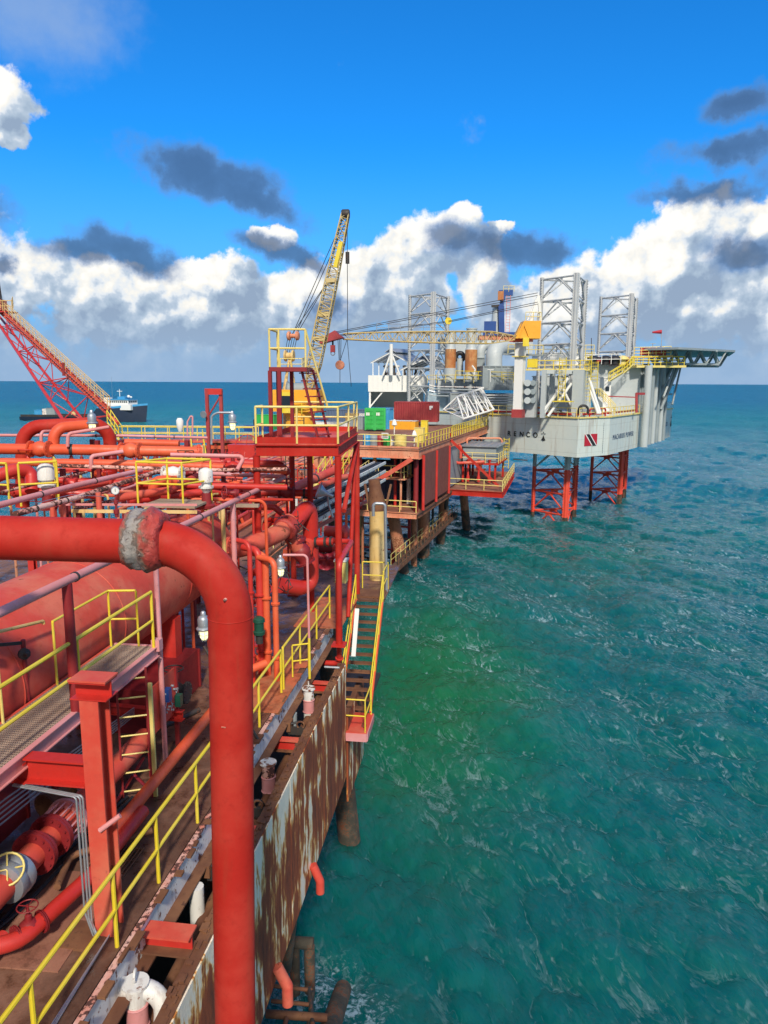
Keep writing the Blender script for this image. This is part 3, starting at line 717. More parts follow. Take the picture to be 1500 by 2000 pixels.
solo(MB().box((-5.74, 11.68, ZD + 1.1), (.07, .05, 2.2)), 'ladder_guard', YELF, 'yellow striped flat bar beside the red ladder', 'post')
# pink guard pipe over the walkway, carried on posts
pipe('long chalky pink pipe rail running away above the tank and grating walkway', [(-6.0, 3.5, 15.1), (-6.0, 22.0, 15.1), (-9.9, 22.6, 15.1)], .066, PINK, bend=.15, bands=[(0, .35, 1.2), (0, .62, 1.2), (0, .8, 1.15)])
for (y, zb, mt, lb, x, r_) in [(9.75, 13.05, MAROON, 'dark maroon post holding up the pink pipe rail above the walkway', -6.0, .075), (12.75, ZD, PINK, 'pale pink post under the pink pipe rail at the walkway end', -6.02, .05), (17.1, ZD + .4, PINK, 'pink post under the pipe rail right of the front elbow', -6.0, .065), (17.0, ZD + .4, CREAM, 'rust-stained cream post next to the pink post under the pipe rail', -6.22, .055)]:
    solo(MB().cyl((x, y, zb), (x, y, 15.06), r_, n=14), 'pipe_support_post', mt, lb, 'post')
solo(MB().box((-5.8, 17.3, 14.98), (.8, .16, .07), (V(.98, .1, 0), V(-.1, .98, 0), U3)), 'wooden_plank', WOOD, 'short wooden plank laid across the pink pipe rail post', 'plank')

# instrument panel
def panel():
    c = V(-6.12, 12.95, ZD)
    t_ = thing('instrument_panel', 'pink upright gauge board with blue regulators on two red legs', 'panel', c)
    MB().box(c + V(0, .0, 1.25), (.04, 1.25, .95)).build('board', REDP, t_)
    for y in (-.62, .62): MB().box(c + V(.01, y, .86), (.09, .07, 1.74)).build('leg', MAROON, t_)
    MB().box(c + V(.16, -.1, 1.45), (.12, .14, .26)).build('regulator', BLUEV, t_); MB().box(c + V(.2, .32, 1.15), (.12, .14, .24)).build('regulator', GREENV, t_)
    mb = MB(); random.seed(5)
    for i in range(14):
        a = c + V(.05 + random.uniform(0, .1), random.uniform(-.2, .45), 1.0 + random.uniform(0, .5)); mb.tube([a, a + V(random.uniform(0, .08), random.uniform(-.15, .15), 0), a + V(0, random.uniform(-.1, .1), random.uniform(-.2, .2))], .008, .01, 5)
        mb.cyl(a, a + V(.05, 0, 0), .022, n=8)
    mb.build('tubing', GALV, t_)
panel()

# ---- skids, pumps and pipes left of the deck railing
def box_thing(lb, cat, c, s, mat, name, detail=True):
    t_ = thing(name, lb, cat, V(c[0], c[1], c[2] - s[2] / 2))
    MB().box(c, s).build('body', mat, t_)
    n = max(2, int(s[1] / .9))
    for i in range(n + 1): MB().box((c[0] + s[0] / 2 + .02, c[1] - s[1] / 2 + s[1] * i / n, c[2]), (.05, .06, s[2] - .02)).build('stiffener', mat, t_)
    return t_
box_thing('dark red skid wall under the grating walkway at the left edge', 'skid', (-8.1, 8.0, 11.6), (1.5, 4.6, 1.6), MAROON, 'equipment_skid')
box_thing('dark red plate box below the far end of the tank', 'skid', (-7.6, 15.2, 11.0), (1.6, 2.6, 1.0), MAROON, 'equipment_skid')
solo(MB().ibeam((-9, 13.6, 11.25), (-5.9, 13.4, 11.25), .16, .2), 'skid_beam', RED, 'red skid beam lying behind the gauge board', 'beam')
def pump():
    y0, X, Z = 5.6, -6.35, 11.15
    t_ = thing('flanged_pump_line', 'thick pinkish pipe with bolted expansion joint and grey clamp at the lower left', 'pipe', (X, y0, ZD))
    MB().cyl((X, y0, Z), (X, 12.6, Z), .19, n=24).build('pipe_body', REDP, t_)
    mb = MB()
    for y in (9.0, 9.42): mb.flange((X, y, Z), (0, 1, 0), .34, .05, 14)
    mb.build('flange', MAROON, t_)
    mb = MB()
    for i in range(16):
        a = 2 * math.pi * i / 16; e = V(math.cos(a), 0, math.sin(a)) * .30; mb.cyl(V(X, 9.42, Z) + e, V(X, 9.85, Z) + e, .014, n=6)
    mb.cyl((X, 9.84, Z), (X, 9.90, Z), .34, n=24)
    mb.build('tie_rods', PINK, t_)
    MB().lathe((X, 8.25, Z), (0, 1, 0), [(0, .2), (.03, .29), (.12, .31), (.18, .28), (.24, .31), (.33, .30), (.38, .2)], 24).build('grey_clamp', GALV, t_)
    MB().torus((X, 10.7, Z), (0, 1, 0), .20, .02, 24).build('pipe_clamp', REDP, t_)
pump()
pipe('orange-red pipe bending across the deck under the thick flanged line', [(-6.35, 7.2, 10.95), (-5.75, 7.7, 10.85), (-5.45, 9.0, 10.9), (-5.45, 10.6, 10.9)], .11, RED, bend=.5, n=18)
pipe('long orange-red pipe lying on the deck behind the ladder', [(-5.62, 9.5, 10.95), (-5.62, 17.4, 10.95)], .105, REDO, bands=[(0, .72, 1.12)], n=18)
pipe('short red pipe with bolted flange at the far lower left corner', [(-6.9, 6.2, 10.75), (-6.1, 6.7, 10.75), (-6.05, 7.8, 10.8)], .085, RED, [(0, .3, 1.6)], .2)
pipe('dark red pipe stub in front of the skid wall at the left edge', [(-7.15, 6.5, 11.35), (-6.9, 8.0, 11.35)], .2, MAROON, n=20)
def valvewheel(lb, c, ax, r_, mat, wheel_name='handwheel'):
    c = Vector(c); ax = Vector(ax).normalized(); t_ = thing('valve', lb, 'valve', c - ax * .35)
    MB().lathe(c - ax * .35, ax, [(0, .09), (.08, .10), (.12, .06), (.22, .045), (.24, .07), (.26, .02), (.36, .02)], 12).build('bonnet', mat, t_)
    mb = MB().torus(c, ax, r_, .016, 20, 6); x, y = frame(ax)
    for i in range(4): a = i * math.pi / 2; mb.cyl(c, c + (x * math.cos(a) + y * math.sin(a)) * r_, .011, n=5)
    mb.build(wheel_name, mat, t_)
    return t_
t_ = valvewheel('yellow and black taped handwheel valve at the lower left edge', Gz(14, 1698, 11.4), (.35, -.6, .6), .21, YELF)
mb = MB()
for i in range(5): mb.tube([(-7.2 + i * .05, 5.4, 11.9 - i * .05), (-7.0 + i * .04, 9.4, 11.75 - i * .05), (-6.75, 13, 11.55 - i * .04)], .014, .3, 5)
solo(mb, 'cable_bundle', GALV, 'bundle of grey cables running beside the thick flanged line', 'cable', smooth=40)
mb = MB()
for i in range(3): mb.tube([(-4.78 - i * .03, 4.8, 10.53), (-4.77 - i * .02, 6.6, 10.53 + i * .01), (-4.86, 8.3, 10.53)], .012, .3, 5)
solo(mb, 'cable_bundle', GALV, 'grey cables lying along the deck edge below the yellow handrail', 'cable')
pipe('orange-red U-shaped pipe on the deck between the gauge board and the big vertical pipe', [(-5.2, 16.9, 11.05), (-5.7, 16.4, 10.95), (-5.7, 15.2, 10.9), (-5.0, 14.9, 10.9)], .10, REDO, bend=.25, n=16)
pipe('thin rust-stained upright pipe behind the gauge board', [(-5.75, 15.6, ZD), (-5.75, 15.6, 12.6)], .035, PINK)
valvewheel('dark valve on the thin upright pipe below the tank', (-5.75, 15.6, 12.75), (.2, .1, 1), .14, MAROON)

# explosion-proof lamps
def lamp_src():
    o = V(0, 0, 0); t_ = thing('flood_lamp', 'x', 'lamp', o)
    MB().lathe((0, 0, .02), (0, 0, 1), [(0, .125), (.03, .135), (.05, .12), (.06, .10), (.20, .105), (.25, .085), (.27, .05), (.33, .045), (.35, .03)], 20).build('housing', GALV, t_)
    MB().lathe((0, 0, -.17), (0, 0, 1), [(0, .03), (.03, .062), (.09, .078), (.18, .082)], 18).build('lamp_glass', BULB, t_)
    mb = MB()
    for i in range(6):
        a = i * math.pi / 3; e = V(math.cos(a), math.sin(a), 0); mb.tube([e * .098 + V(0, 0, .0), e * .09 + V(0, 0, -.1), e * .03 + V(0, 0, -.20)], .006, .04, 5)
    mb.torus((0, 0, -.06), U3, .096, .006, 16, 5)
    mb.build('wire_guard', GALV, t_)
    return t_
L0 = lamp_src()
def place_lamp(pos, lb, first=False, s=1.0):
    t_ = L0 if first else copytree(L0, pos)
    t_.location = pos; t_['label'] = lb; t_['group'] = 'explosion-proof deck lamps'; t_.scale = (s, s, s)
place_lamp(G(548, 1112, 17.9), 'glowing grey deck lamp hanging from the pink conduit beside the yellow handrail', True, 1.0)
place_lamp(G(398, 1232, 14.6), 'glowing grey deck lamp half hidden behind the big vertical pipe', s=1.15)
place_lamp(G(180, 830, 21), 'grey lamp glowing above the orange pipe arch at the upper left', s=1.15)
place_lamp(G(454, 828, 40), 'grey lamp on a gooseneck pole left of the red tower platform', s=1.9)
a = G(553, 1084, 17.9); b = G(600, 1084, 17.9); c_ = G(603, 1310, 18.1)
pipe('pink lamp conduit bent over the yellow handrail, with yellow lower half', [a, b, V(b.x + .02, b.y, 11.55)], .032, PINK, bend=.12, name='lamp_conduit')
solo(MB().cyl((b.x + .02, b.y, 10.45), (b.x + .02, b.y, 11.55), .034, n=10), 'conduit_post', YEL, 'yellow foot post of the lamp conduit standing on the deck edge', 'post')
railing('small yellow guard around the lamp conduit foot', [(-4.62, 17.3, ZD + .05), (b.x, b.y, ZD + .05)], .85, YEL, .022, 2)
a = G(455, 810, 40)
solo(MB().tube([Gz(413, 868, 14.0) * 0 + G(413, 868, 40), G(413, 812, 40), G(425, 806, 40), G(452, 806, 40), G(454, 813, 40)], .06, .4, 8), 'gooseneck_pole', GALV, 'grey gooseneck pole carrying a lamp left of the red tower', 'pole')
solo(MB().cyl(G(398, 1262, 14.6), V(-4.5, G(398, 1262, 14.6).y, ZD), .03, n=8), 'lamp_pole', DARK, 'dark lamp pole behind the big vertical pipe', 'pole')

# vertical pipe with elbows at the stair
a = G(692, 1062, 21.0); b = G(664, 1088, 18.6); 
pipe('red pipe coming down beside the stair from a bent top to a flanged foot', [G(640, 1056, 22.4), G(687, 1058, 22.0), G(662, 1098, 19.4), Gz(663, 1296, 9.75), Gz(663, 1296, 9.75) + V(-.75, .1, -.05)], .082, RED, [(2, .94, 1.5)], .22, n=18)
pipe('short red pipe with black and grey rubber couplings above the maroon tarpaulin', [G(590, 1058, 22.5), G(652, 1058, 22.3)], .13, RED, bands=[(0, .25, 1.3), (0, .45, 1.25), (0, .75, 1.3), (0, .92, 1.25)], n=18)
solo(MB().cyl(G(663, 1304, 18.3) + V(-.4, 0, 0), G(663, 1304, 18.3) + V(0.0, 0, 0), .03, n=8), 'pipe_bracket', GALV, 'grey bracket bar holding the foot of the stair-side pipe', 'bracket')
# tarpaulin
mb = MB(); c0 = G(616, 1075, 23.4); c1 = G(656, 1075, 23.4); n_, m_ = 12, 8; vs = []
for j in range(m_ + 1):
    for i in range(n_ + 1):
        p = lerp(c0, c1, i / n_) + V(0, 0, -.55 * j / m_) ; p += V(0, mn.noise(V(i * .5, j * .5, 2)) * .12, -.12 * math.sin(math.pi * i / n_)); vs.append(p)
mb.add(vs, [(j * (n_ + 1) + i, j * (n_ + 1) + i + 1, (j + 1) * (n_ + 1) + i + 1, (j + 1) * (n_ + 1) + i) for j in range(m_) for i in range(n_)])
vs2 = [v + V(0, .01, 0) for v in vs]; mb.add(vs2, [(j * (n_ + 1) + i, (j + 1) * (n_ + 1) + i, (j + 1) * (n_ + 1) + i + 1, j * (n_ + 1) + i + 1) for j in range(m_) for i in range(n_)])
solo(mb, 'tarpaulin', CLOTH, 'crumpled maroon tarpaulin hanging below the rubber coupled pipe', 'tarpaulin', smooth=180)
railing('red rail carrying the tarpaulin at the far deck end', [G(612, 1122, 23.4), G(662, 1122, 23.4)], 1.0, RED, .03, 1)

# ---- stair over the water
def stair(lb, top, bot, wd, side, n, smat, tmat, rmat, railh=.95, rails=True, r_=.022, name='stair', sd=.18):
    top = Vector(top); bot = Vector(bot); side = Vector(side).normalized(); t_ = thing(name, lb, 'stairs', bot)
    for s in (-1, 1): MB().bar(top + side * (s * wd / 2), bot + side * (s * wd / 2), .05, sd).build('stringer', smat, t_)
    run = (bot - top); run.z = 0; run.normalize()
    for i in range(n):
        p = lerp(top, bot, (i + .5) / n); MB().box(p, (wd - .06, .23, .035), (side, run, U3)).build('step', tmat, t_)
    if rails:
        for s in (-1, 1):
            a, b = top + side * (s * wd / 2), bot + side * (s * wd / 2)
            MB().tube([a + U3 * railh, b + U3 * railh], r_, n=8).build('handrail', rmat, t_)
            MB().tube([a + U3 * railh * .5, b + U3 * railh * .5], r_ * .85, n=8).build('mid_rail', rmat, t_)
            for k in range(4): q = lerp(a, b, k / 3); MB().cyl(q, q + U3 * railh, r_ * .9, n=8).build('baluster', rmat, t_)
    return t_
stair('steep open stair with yellow rails hanging over green water beside the deck', (-3.72, 24.4, 10.4), (-3.62, 20.9, 7.95), .95, (1, 0, 0), 13, REDO, RUSTY, YEL, 1.0)
t_ = thing('stair_landing', 'small orange-pink landing plate at the bottom of the stair over the water', 'landing', (-3.7, 20.2, 7.8))
MB().box((-3.62, 20.3, 7.88), (1.12, 1.35, .10)).build('landing_plate', REDP, t_)
MB().box((-3.62, 19.62, 7.80), (1.12, .05, .24)).build('edge_strip', PINK, t_); MB().box((-3.06, 20.3, 7.80), (.05, 1.3, .24)).build('edge_strip', PINK, t_)
MB().torus((-3.2, 20.0, 8.0), (0, 1, 0), .06, .015, 12).build('shackle', RUSTY, t_)
railing('yellow rail around the bottom landing of the stair over the water', [(-4.1, 19.7, 7.93), (-3.12, 19.7, 7.93), (-3.12, 20.9, 7.93)], 1.0, YEL, .022, 2)
railing('yellow rail at the head of the stair over the water', [(-4.2, 25.9, ZD), (-3.25, 25.9, ZD), (-3.25, 24.6, ZD)], 1.0, YEL, .025, 2)
solo(MB().box((-3.75, 25.1, 10.53), (1.0, .9, .06)), 'landing_plank', RUSTY, 'brown ribbed top step plate at the head of the stair', 'plate')
solo(MB().box(G(694, 1235, 21.4), (.13, .05, 1.45), (V(1, 0, 0), V(0, .95, -.3), V(0.03, .3, .95))), 'tube_light', WHT, 'white tube light fixed beside the stair over the water', 'lamp')
pipe('thin rust-pink pole rising beside the stair landing', [(-3.98, 19.75, 7.9), (-3.93, 19.75, 9.9)], .03, REDP)
railing('yellow rail in the opening between the wind wall and the stair', [(-4.5, 19.2, 8.4), (-3.8, 19.4, 8.4)], 1.0, YEL, .022, 2)
# electrical cabinet and hose box near far railing
t_ = thing('junction_box', 'yellow-lettered grey and yellow cabinet at the far end of the deck railing', 'cabinet', G(668, 1150, 22))
c_ = G(667, 1115, 22.6); MB().box(c_, (.35, .4, .7)).build('cabinet_body', YELF, t_); MB().box(c_ + V(0, 0, .37), (.42, .46, .05)).build('cabinet_lid', WHS, t_)

# fat process pipes on the right
pipe('fat red pipe leaving the tank end with a bolted flange and curving right', [(VX + .3, 18.9, VZ + .1), (-6.35, 18.75, VZ + .25), G(548, 1040, 21.0), G(566, 1018, 21.6)], .26, REDP, [(0, .78, 1.45)], .9, n=28)
t_ = thing('pipe_wrap', 'torn grey and rusty wrap around the fat curving pipe', 'wrap', G(562, 1040, 21.2))
c_ = G(560, 1030, 21.35); dd = (G(575, 1015, 21.7) - G(548, 1042, 21)).normalized()
MB().lathe(c_ - dd * .22, dd, [(0, .27), (.04, .36), (.14, .38), (.2, .33), (.3, .37), (.4, .33), (.45, .27)], 28).build('wrap_band', WRAP, t_, smooth=80)
mb = MB(); random.seed(9)
for i in range(26):
    a = random.uniform(0, 6.28); e = V(math.cos(a), 0, math.sin(a)) * random.uniform(.28, .42); q = c_ + e + dd * random.uniform(-.25, .3); mb.tube([q, q + V(random.uniform(-.2, .2), random.uniform(-.1, .1), random.uniform(-.22, .1)), q + V(random.uniform(-.3, .3), 0, random.uniform(-.3, .1))], .014, .05, 5)
mb.build('wrap_tatters', BLKR, t_)
pipe('fat red riser looping up from the wrap and down to the deck', [G(564, 1035, 21.6), G(602, 988, 22.4), G(606, 1010, 22.5), G(608, 1140, 22.7), G(585, 1148, 22.3), G(548, 1143, 21.8)], .245, RED, bend=.42, n=28)
pipe('fat red branch pipe dropping from the wrap behind the pink post', [G(566, 1045, 21.6), G(588, 1080, 21.8), G(604, 1060, 22.5)], .22, REDP, [(1, .4, 1.25)], .3, n=24)
pipe('straight red pipe across the tower legs ending at the grey horn', [G(330, 966, 23.5), G(508, 962, 23.5), G(628, 963, 23.5)], .125, RED, bands=[(1, .4, 1.12), (1, .72, 1.12)], n=20)
t_ = thing('horn_speaker', 'grey cone horn pointing left beside the tower leg', 'horn', G(640, 985, 22.6))
c_ = G(634, 958, 22.5); MB().lathe(c_ + V(-.18, -.1, .02), (.75, .2, -.35), [(0, .26), (.02, .27), (.03, .22), (.20, .12), (.34, .06), (.5, .06)], 18).build('horn_bell', GALV, t_)
MB().tube([c_ + V(.1, 0, -.1), G(642, 985, 22.6), G(650, 1010, 22.7)], .035, .1, 8).build('horn_bracket', GALV, t_)
# vertical bundle behind the front elbow (500-540, 1060-1230)
bn_ = [(487, 1060, 1135, 17.5, .06, RED, 'slim red upright pipe just right of the front elbow'), (505, 1075, 1160, 18, .09, RED, 'red upright valve pipe with bolted joints right of the front elbow'), (518, 1085, 1190, 18.0, .085, REDO, 'orange-red upright pipe, middle of the group right of the front elbow'),
       (536, 1095, 1222, 17.6, .075, REDO, 'smooth orange-red upright pipe, rightmost of the group near the lamp')]
for (px, ya, yb, dd_, r_, mt, lb) in bn_:
    a = G(px, ya, dd_); pipe(lb, [a + V(-.5, .3, 0), a, V(a.x, a.y, ZD)], r_, mt, [(1, .35, 1.5), (1, .8, 1.5)], .2, n=16)
t_ = thing('motor_valve', 'dark green motor housing among the upright pipes near the deck', 'motor', G(505, 1240, 17.2))
c_ = G(506, 1222, 17.2); MB().lathe(c_ - V(0, 0, .22), U3, [(0, .14), (.08, .15), (.1, .12), (.3, .12), (.32, .15), (.4, .14), (.46, .06)], 16).build('motor_body', GREENV, t_); MB().cyl(c_ - V(0, 0, .45), c_ - V(0, 0, .22), .09, n=12).build('motor_base', DARK, t_)
mb = MB(); random.seed(12)
for i in range(30):
    q = G(random.uniform(492, 560), random.uniform(1075, 1160), random.uniform(18.2, 20)); mb.tube([q, q + V(random.uniform(-.25, .25), random.uniform(-.2, .2), random.uniform(-.2, .2)), q + V(random.uniform(-.4, .4), 0, random.uniform(-.5, .1))], random.uniform(.008, .02), .05, 5)
solo(mb, 'hose_tangle', DARK, 'tangle of dark hoses and tubing among the upright pipes', 'hoses')['kind'] = 'stuff'
for k, (px, py, dd_) in enumerate([(507, 1115, 18.4), (522, 1150, 18.4), (500, 1175, 18.0)]):
    valvewheel(('red bolted valve high among the upright pipes', 'red valve at mid height among the upright pipes', 'red valve low among the upright pipes near the green motor')[k], G(px, py, dd_), (.6, -.6, .3), .13, RED)

# inline valves with flanges on the headers, level bridle on the tank
def inline_valve(lb, c, d, r, mat=RED, wheel=True, up=U3):
    c = Vector(c); d = Vector(d).normalized(); t_ = thing('inline_valve', lb, 'valve', c - V(0, 0, r))
    MB().lathe(c - d * r * 1.6, d, [(0, r * 1.02), (.5 * r, r * 1.05), (r, r * 1.35), (1.6 * r, r * 1.5), (2.2 * r, r * 1.35), (2.7 * r, r * 1.05), (3.2 * r, r * 1.02)], 18).build('valve_body', mat, t_)
    for s in (-1, 1): MB().flange(c + d * s * r * 1.75, d, r * 1.55, r * .16, 10).build('flange', mat, t_)
    if wheel:
        u = Vector(up); MB().lathe(c + u * r * 1.2, u, [(0, r * .5), (r * .9, r * .45), (r, r * .25), (r * 2.4, r * .15)], 10).build('bonnet', MAROON, t_)
        w_ = MB().torus(c + u * r * 3.4, u, r * 1.3, r * .09, 20, 6); x, y = frame(u)
        for i in range(2): a = i * math.pi / 2; e = (x * math.cos(a) + y * math.sin(a)) * r * 1.3; w_.cyl(c + u * r * 3.4 - e, c + u * r * 3.4 + e, r * .07, n=5)
        w_.build('handwheel', mat, t_)
    return t_
inline_valve('red flanged valve on the brown-orange header left of the tower', G(455, 912, 20.5), (1, .1, 0), .12)
inline_valve('red flanged valve on the straight pipe just left of the tower leg', G(455, 962, 23.3), (1, 0, 0), .13)
inline_valve('maroon flanged valve on the straight pipe between the tower legs', G(560, 962, 23.3), (1, 0, 0), .13, MAROON)
inline_valve('orange flanged valve on the long header near the left edge', G(78, 877, 20.3), (1, 0, 0), .15, REDO, False)
inline_valve('orange flanged joint on the long header in the middle', G(255, 880, 20.7), (1, 0, 0), .15, REDO, False)
inline_valve('red valve with wheel behind the left grey actuator', G(140, 944, 18.6), (1, 0, 0), .09)
inline_valve('red valve with wheel between the two yellow cages', G(210, 944, 18.7), (1, 0, 0), .09)
inline_valve('red valve low behind the square yellow cage', G(318, 966, 18.8), (1, .2, 0), .10)
inline_valve('grey-flanged valve inside the square yellow cage', G(338, 925, 18.7), (1, 0, 0), .13, WHS, False)
inline_valve('rusty valve on the orange-red deck pipe beyond the gauge board', V(-5.62, 16.2, 10.95), (0, 1, 0), .105, RUSTY, False)
inline_valve('dark valve on the fat red branch pipe below the wrap', G(588, 1078, 21.8), (.4, .1, -1), .2, MAROON, False)
t_ = thing('level_bridle', 'black level gauge linkage on a maroon post against the fat tank', 'gauge', V(-6.9, 10.0, 13.05))
MB().cyl((-6.95, 10.0, 13.05), (-6.95, 10.0, 14.05), .035, n=8).build('bridle_post', MAROON, t_); MB().bar((-6.95, 10.0, 14.0), (-7.5, 8.6, 14.35), .03, .05).build('linkage_arm', DARK, t_)
MB().lathe((-6.95, 9.95, 13.85), (1, -.6, .1), [(0, .05), (.04, .09), (.10, .09), (.12, .04), (.22, .03)], 10).build('linkage_head', DARK, t_); MB().lathe((-7.02, 9.1, 14.25), (1, -.4, 0), [(0, .04), (.05, .08), (.10, .08), (.16, .03)], 10).build('linkage_joint', DARK, t_)
solo(MB().tube([(-7.0, 9.2, 14.4), (-6.98, 10.6, 14.15), (-6.98, 10.6, 14.1)], .028, .1, 8), 'conduit', CREAM, 'thin cream conduit tied along the side of the fat tank', 'conduit')
solo(MB().box((-7.3, 6.9, 14.35), (.05, .05, 1.3)), 'angle_post', GALV, 'grey angle post at the left edge in front of the tank', 'post')

# grime and small gear at the lower left and in the gap under the deck edge
rg3 = random.Random(31)
for i in range(7):
    x = rg3.uniform(-7.4, -5.9); y = rg3.uniform(6.5, 12.5); z = rg3.uniform(10.6, 11.0)
    pts = [(x, y, z), (x + rg3.uniform(-.6, .6), y + rg3.uniform(.3, 1.4), z), (x + rg3.uniform(-.9, .9), y + rg3.uniform(1.2, 2.2), z + rg3.uniform(-.05, .5))]
    solo(MB().tube(pts, rg3.uniform(.03, .07), .2, 10), 'small_pipe', [MAROON, RED, RUSTY, DARK][i % 4], 'small grimy pipe on the deck among those around the thick flanged line', 'pipe', 'small pipes round the flanged line')
for i in range(4):
    solo(MB().tube([(-7.1 + i * .1, 6.4, 10.56), (-6.7 + i * .12, 8.0 + .2 * i, 10.55), (-6.9 + .2 * i, 9.4, 10.55), (-6.4 + .1 * i, 11.5, 10.56)], .028, .6, 8), 'hose', BLKR, 'black hose snaking over the deck under the thick flanged line', 'hose', 'black hoses on the deck')
inline_valve('rusty flanged valve on the deck below the grating walkway', V(-7.0, 10.6, 11.0), (.2, 1, 0), .14, RUSTY)
inline_valve('maroon flanged valve beside the foot of the I-beam column', V(-5.75, 7.9, 10.85), (.5, 1, 0), .10, MAROON)
inline_valve('dark valve under the fat tank behind the gauge board', V(-6.6, 14.6, 11.2), (1, 0, 0), .16, DARK)
solo(MB().box((-5.25, 8.25, ZD + .02), (.5, .5, .04)), 'base_plate', RUSTY, 'rusted base plate under the tall I-beam column', 'plate')
for i, (y, lb) in enumerate(((10.7, 'rusty bracket cluster in the gap left of the big vertical pipe'), (12.6, 'black rusty bracket cluster in the gap right of the big vertical pipe'), (16.0, 'rusty bracket cluster below the upper capped pipe'))):
    t_ = thing('pipe_bracket', lb, 'bracket', (-4.2, y, 9.6))
    MB().box((-4.15, y, 9.75), (.5, .08, .18)).build('bracket_arm', DARK, t_); MB().box((-4.38, y + .05, 9.86), (.10, .3, .22)).build('bracket_plate', RUSTY, t_)
    MB().tube([(-4.4, y, 9.9), (-4.1, y + .1, 9.95), (-4.0, y + .3, 9.6), (-4.05, y + .4, 8.8)], .03, .1, 8).build('bracket_hose', BLKR, t_); MB().torus((-4.1, y, 9.9), (0, 1, 0), .09, .02, 12).build('bracket_clamp', RUSTY, t_)
pipe('long rusty pipe lying low in the gap under the deck edge', [(-4.28, 3.0, 9.35), (-4.28, 19.0, 9.35)], .09, RUSTY, n=12)
pipe('grey-white pipe lying low in the gap beside the rusty one', [(-4.02, 3.0, 9.1), (-4.02, 19.0, 9.1)], .06, WHS, n=12)
# ================================================================== pipe rack behind (upper left)
pipe('tall red pipe arch rising high above the orange header at the upper left', [G(44, 990, 21.5), G(44, 834, 21.5), G(214, 826, 22.5), G(217, 960, 22.7)], .195, REDB, bend=.55, n=28)
pipe('orange pipe arch nested under the tall red arch at the upper left', [G(105, 882, 20.6), G(105, 836, 20.6), G(190, 829, 21.4)], .155, REDO, bend=.38, n=26)
pipe('long orange-red header pipe running level from the left edge to a flange', [G(-60, 876, 20.4), G(135, 878, 20.4), G(350, 882, 21.0), G(395, 883, 21.2)], .150, REDO, [(2, .85, 1.5)], bands=[(1, 0.02, 1.04)], n=26)
pipe('thin pink pipe crossing level just below the arches', [G(-20, 850, 23), G(240, 851, 23), G(405, 855, 23.6)], .045, PINK, bands=[(0, .8, 1.3), (0, .95, 1.3), (1, .6, 1.3)])
pipe('orange pipe level above the header, right of the lamp', [G(245, 864, 26), G(350, 867, 26)], .13, REDO, n=16)
pipe('small pink arch pipe left of the orange arch', [G(81, 872, 20.7), G(80, 843, 20.7), G(150, 840, 22)], .045, PINK, bend=.12)
pipe('small pink arch pipe passing in front of the lamp', [G(132, 872, 20.2), G(133, 847, 20.2), G(212, 834, 20.9)], .048, PINK, bend=.12)
pipe('brown-orange lower header under the long level header', [G(-40, 902, 19.8), G(128, 904, 20), G(300, 907, 20.2), G(560, 918, 21)], .115, REDO, [(2, .35, 1.4), (2, .42, 1.4)], n=20)
pipe('patchy white, pink and rust pipe running level behind the yellow cage', [G(78, 908, 19.2), G(265, 914, 19.4), G(420, 918, 19.7), G(560, 916, 20.4)], .052, PATCH)
pipe('red pipe level behind the gauge', [G(100, 938, 18.6), G(270, 946, 18.8), G(560, 952, 20)], .085, RED, n=16)
pipe('red pipe with end cap behind the second cage', [G(250, 978, 18.2), G(420, 958, 19.5), G(500, 975, 20)], .10, RED, [(1, .4, 1.4)], .3, n=16)
pipe('long rust-patched pink pipe sloping from the left edge toward the cages', [G(-30, 994, 13.2), G(140, 950, 16), G(275, 919, 19)], .062, PINK, bands=[(0, .6, 1.12), (1, .3, 1.12)])
pipe('long burnt and bandaged pipe sloping above the big front pipe', [G(30, 1004, 13.4), G(150, 972, 15.4), G(305, 922, 18.8), G(345, 916, 19.6)], .058, PATCH, bands=[(0, .3, 1.25), (0, .8, 1.25), (1, .25, 1.2)])
pipe('pink-red pipe sloping away between the two patched pipes', [G(100, 962, 16.5), G(270, 932, 20)], .065, REDP)
pipe('pink elbow pipe standing on the patchy level pipe', [G(178, 915, 19.3), G(178, 891, 19.3), G(240, 882, 19.8)], .055, PINK, bend=.1)
pipe('pink angled pipe ending above the second cage', [G(333, 888, 19.6), G(478, 891, 20), G(463, 918, 19.6)], .055, PINK, bend=.12)
pipe('red header with bolted flanges behind the tower leg', [G(395, 902, 22), G(545, 908, 22.6), G(560, 922, 23)], .14, RED, [(0, .25, 1.35), (0, .38, 1.35)], .3, n=18)
pipe('red pipe low behind the tower leg, ending in an elbow', [G(340, 990, 22), G(535, 990, 23), G(552, 1004, 23)], .10, RED, bend=.2)
pipe('fat pink-red pipe sloping up between the tower legs', [G(510, 990, 24), G(585, 948, 27), G(655, 918, 30)], .17, REDP, bands=[(1, .4, 1.1)], n=16)
pipe('second pink-red sloping pipe under the first, right of the ladder', [G(600, 962, 27), G(660, 935, 29), G(688, 928, 30), G(690, 965, 30)], .11, REDP, bend=.3)
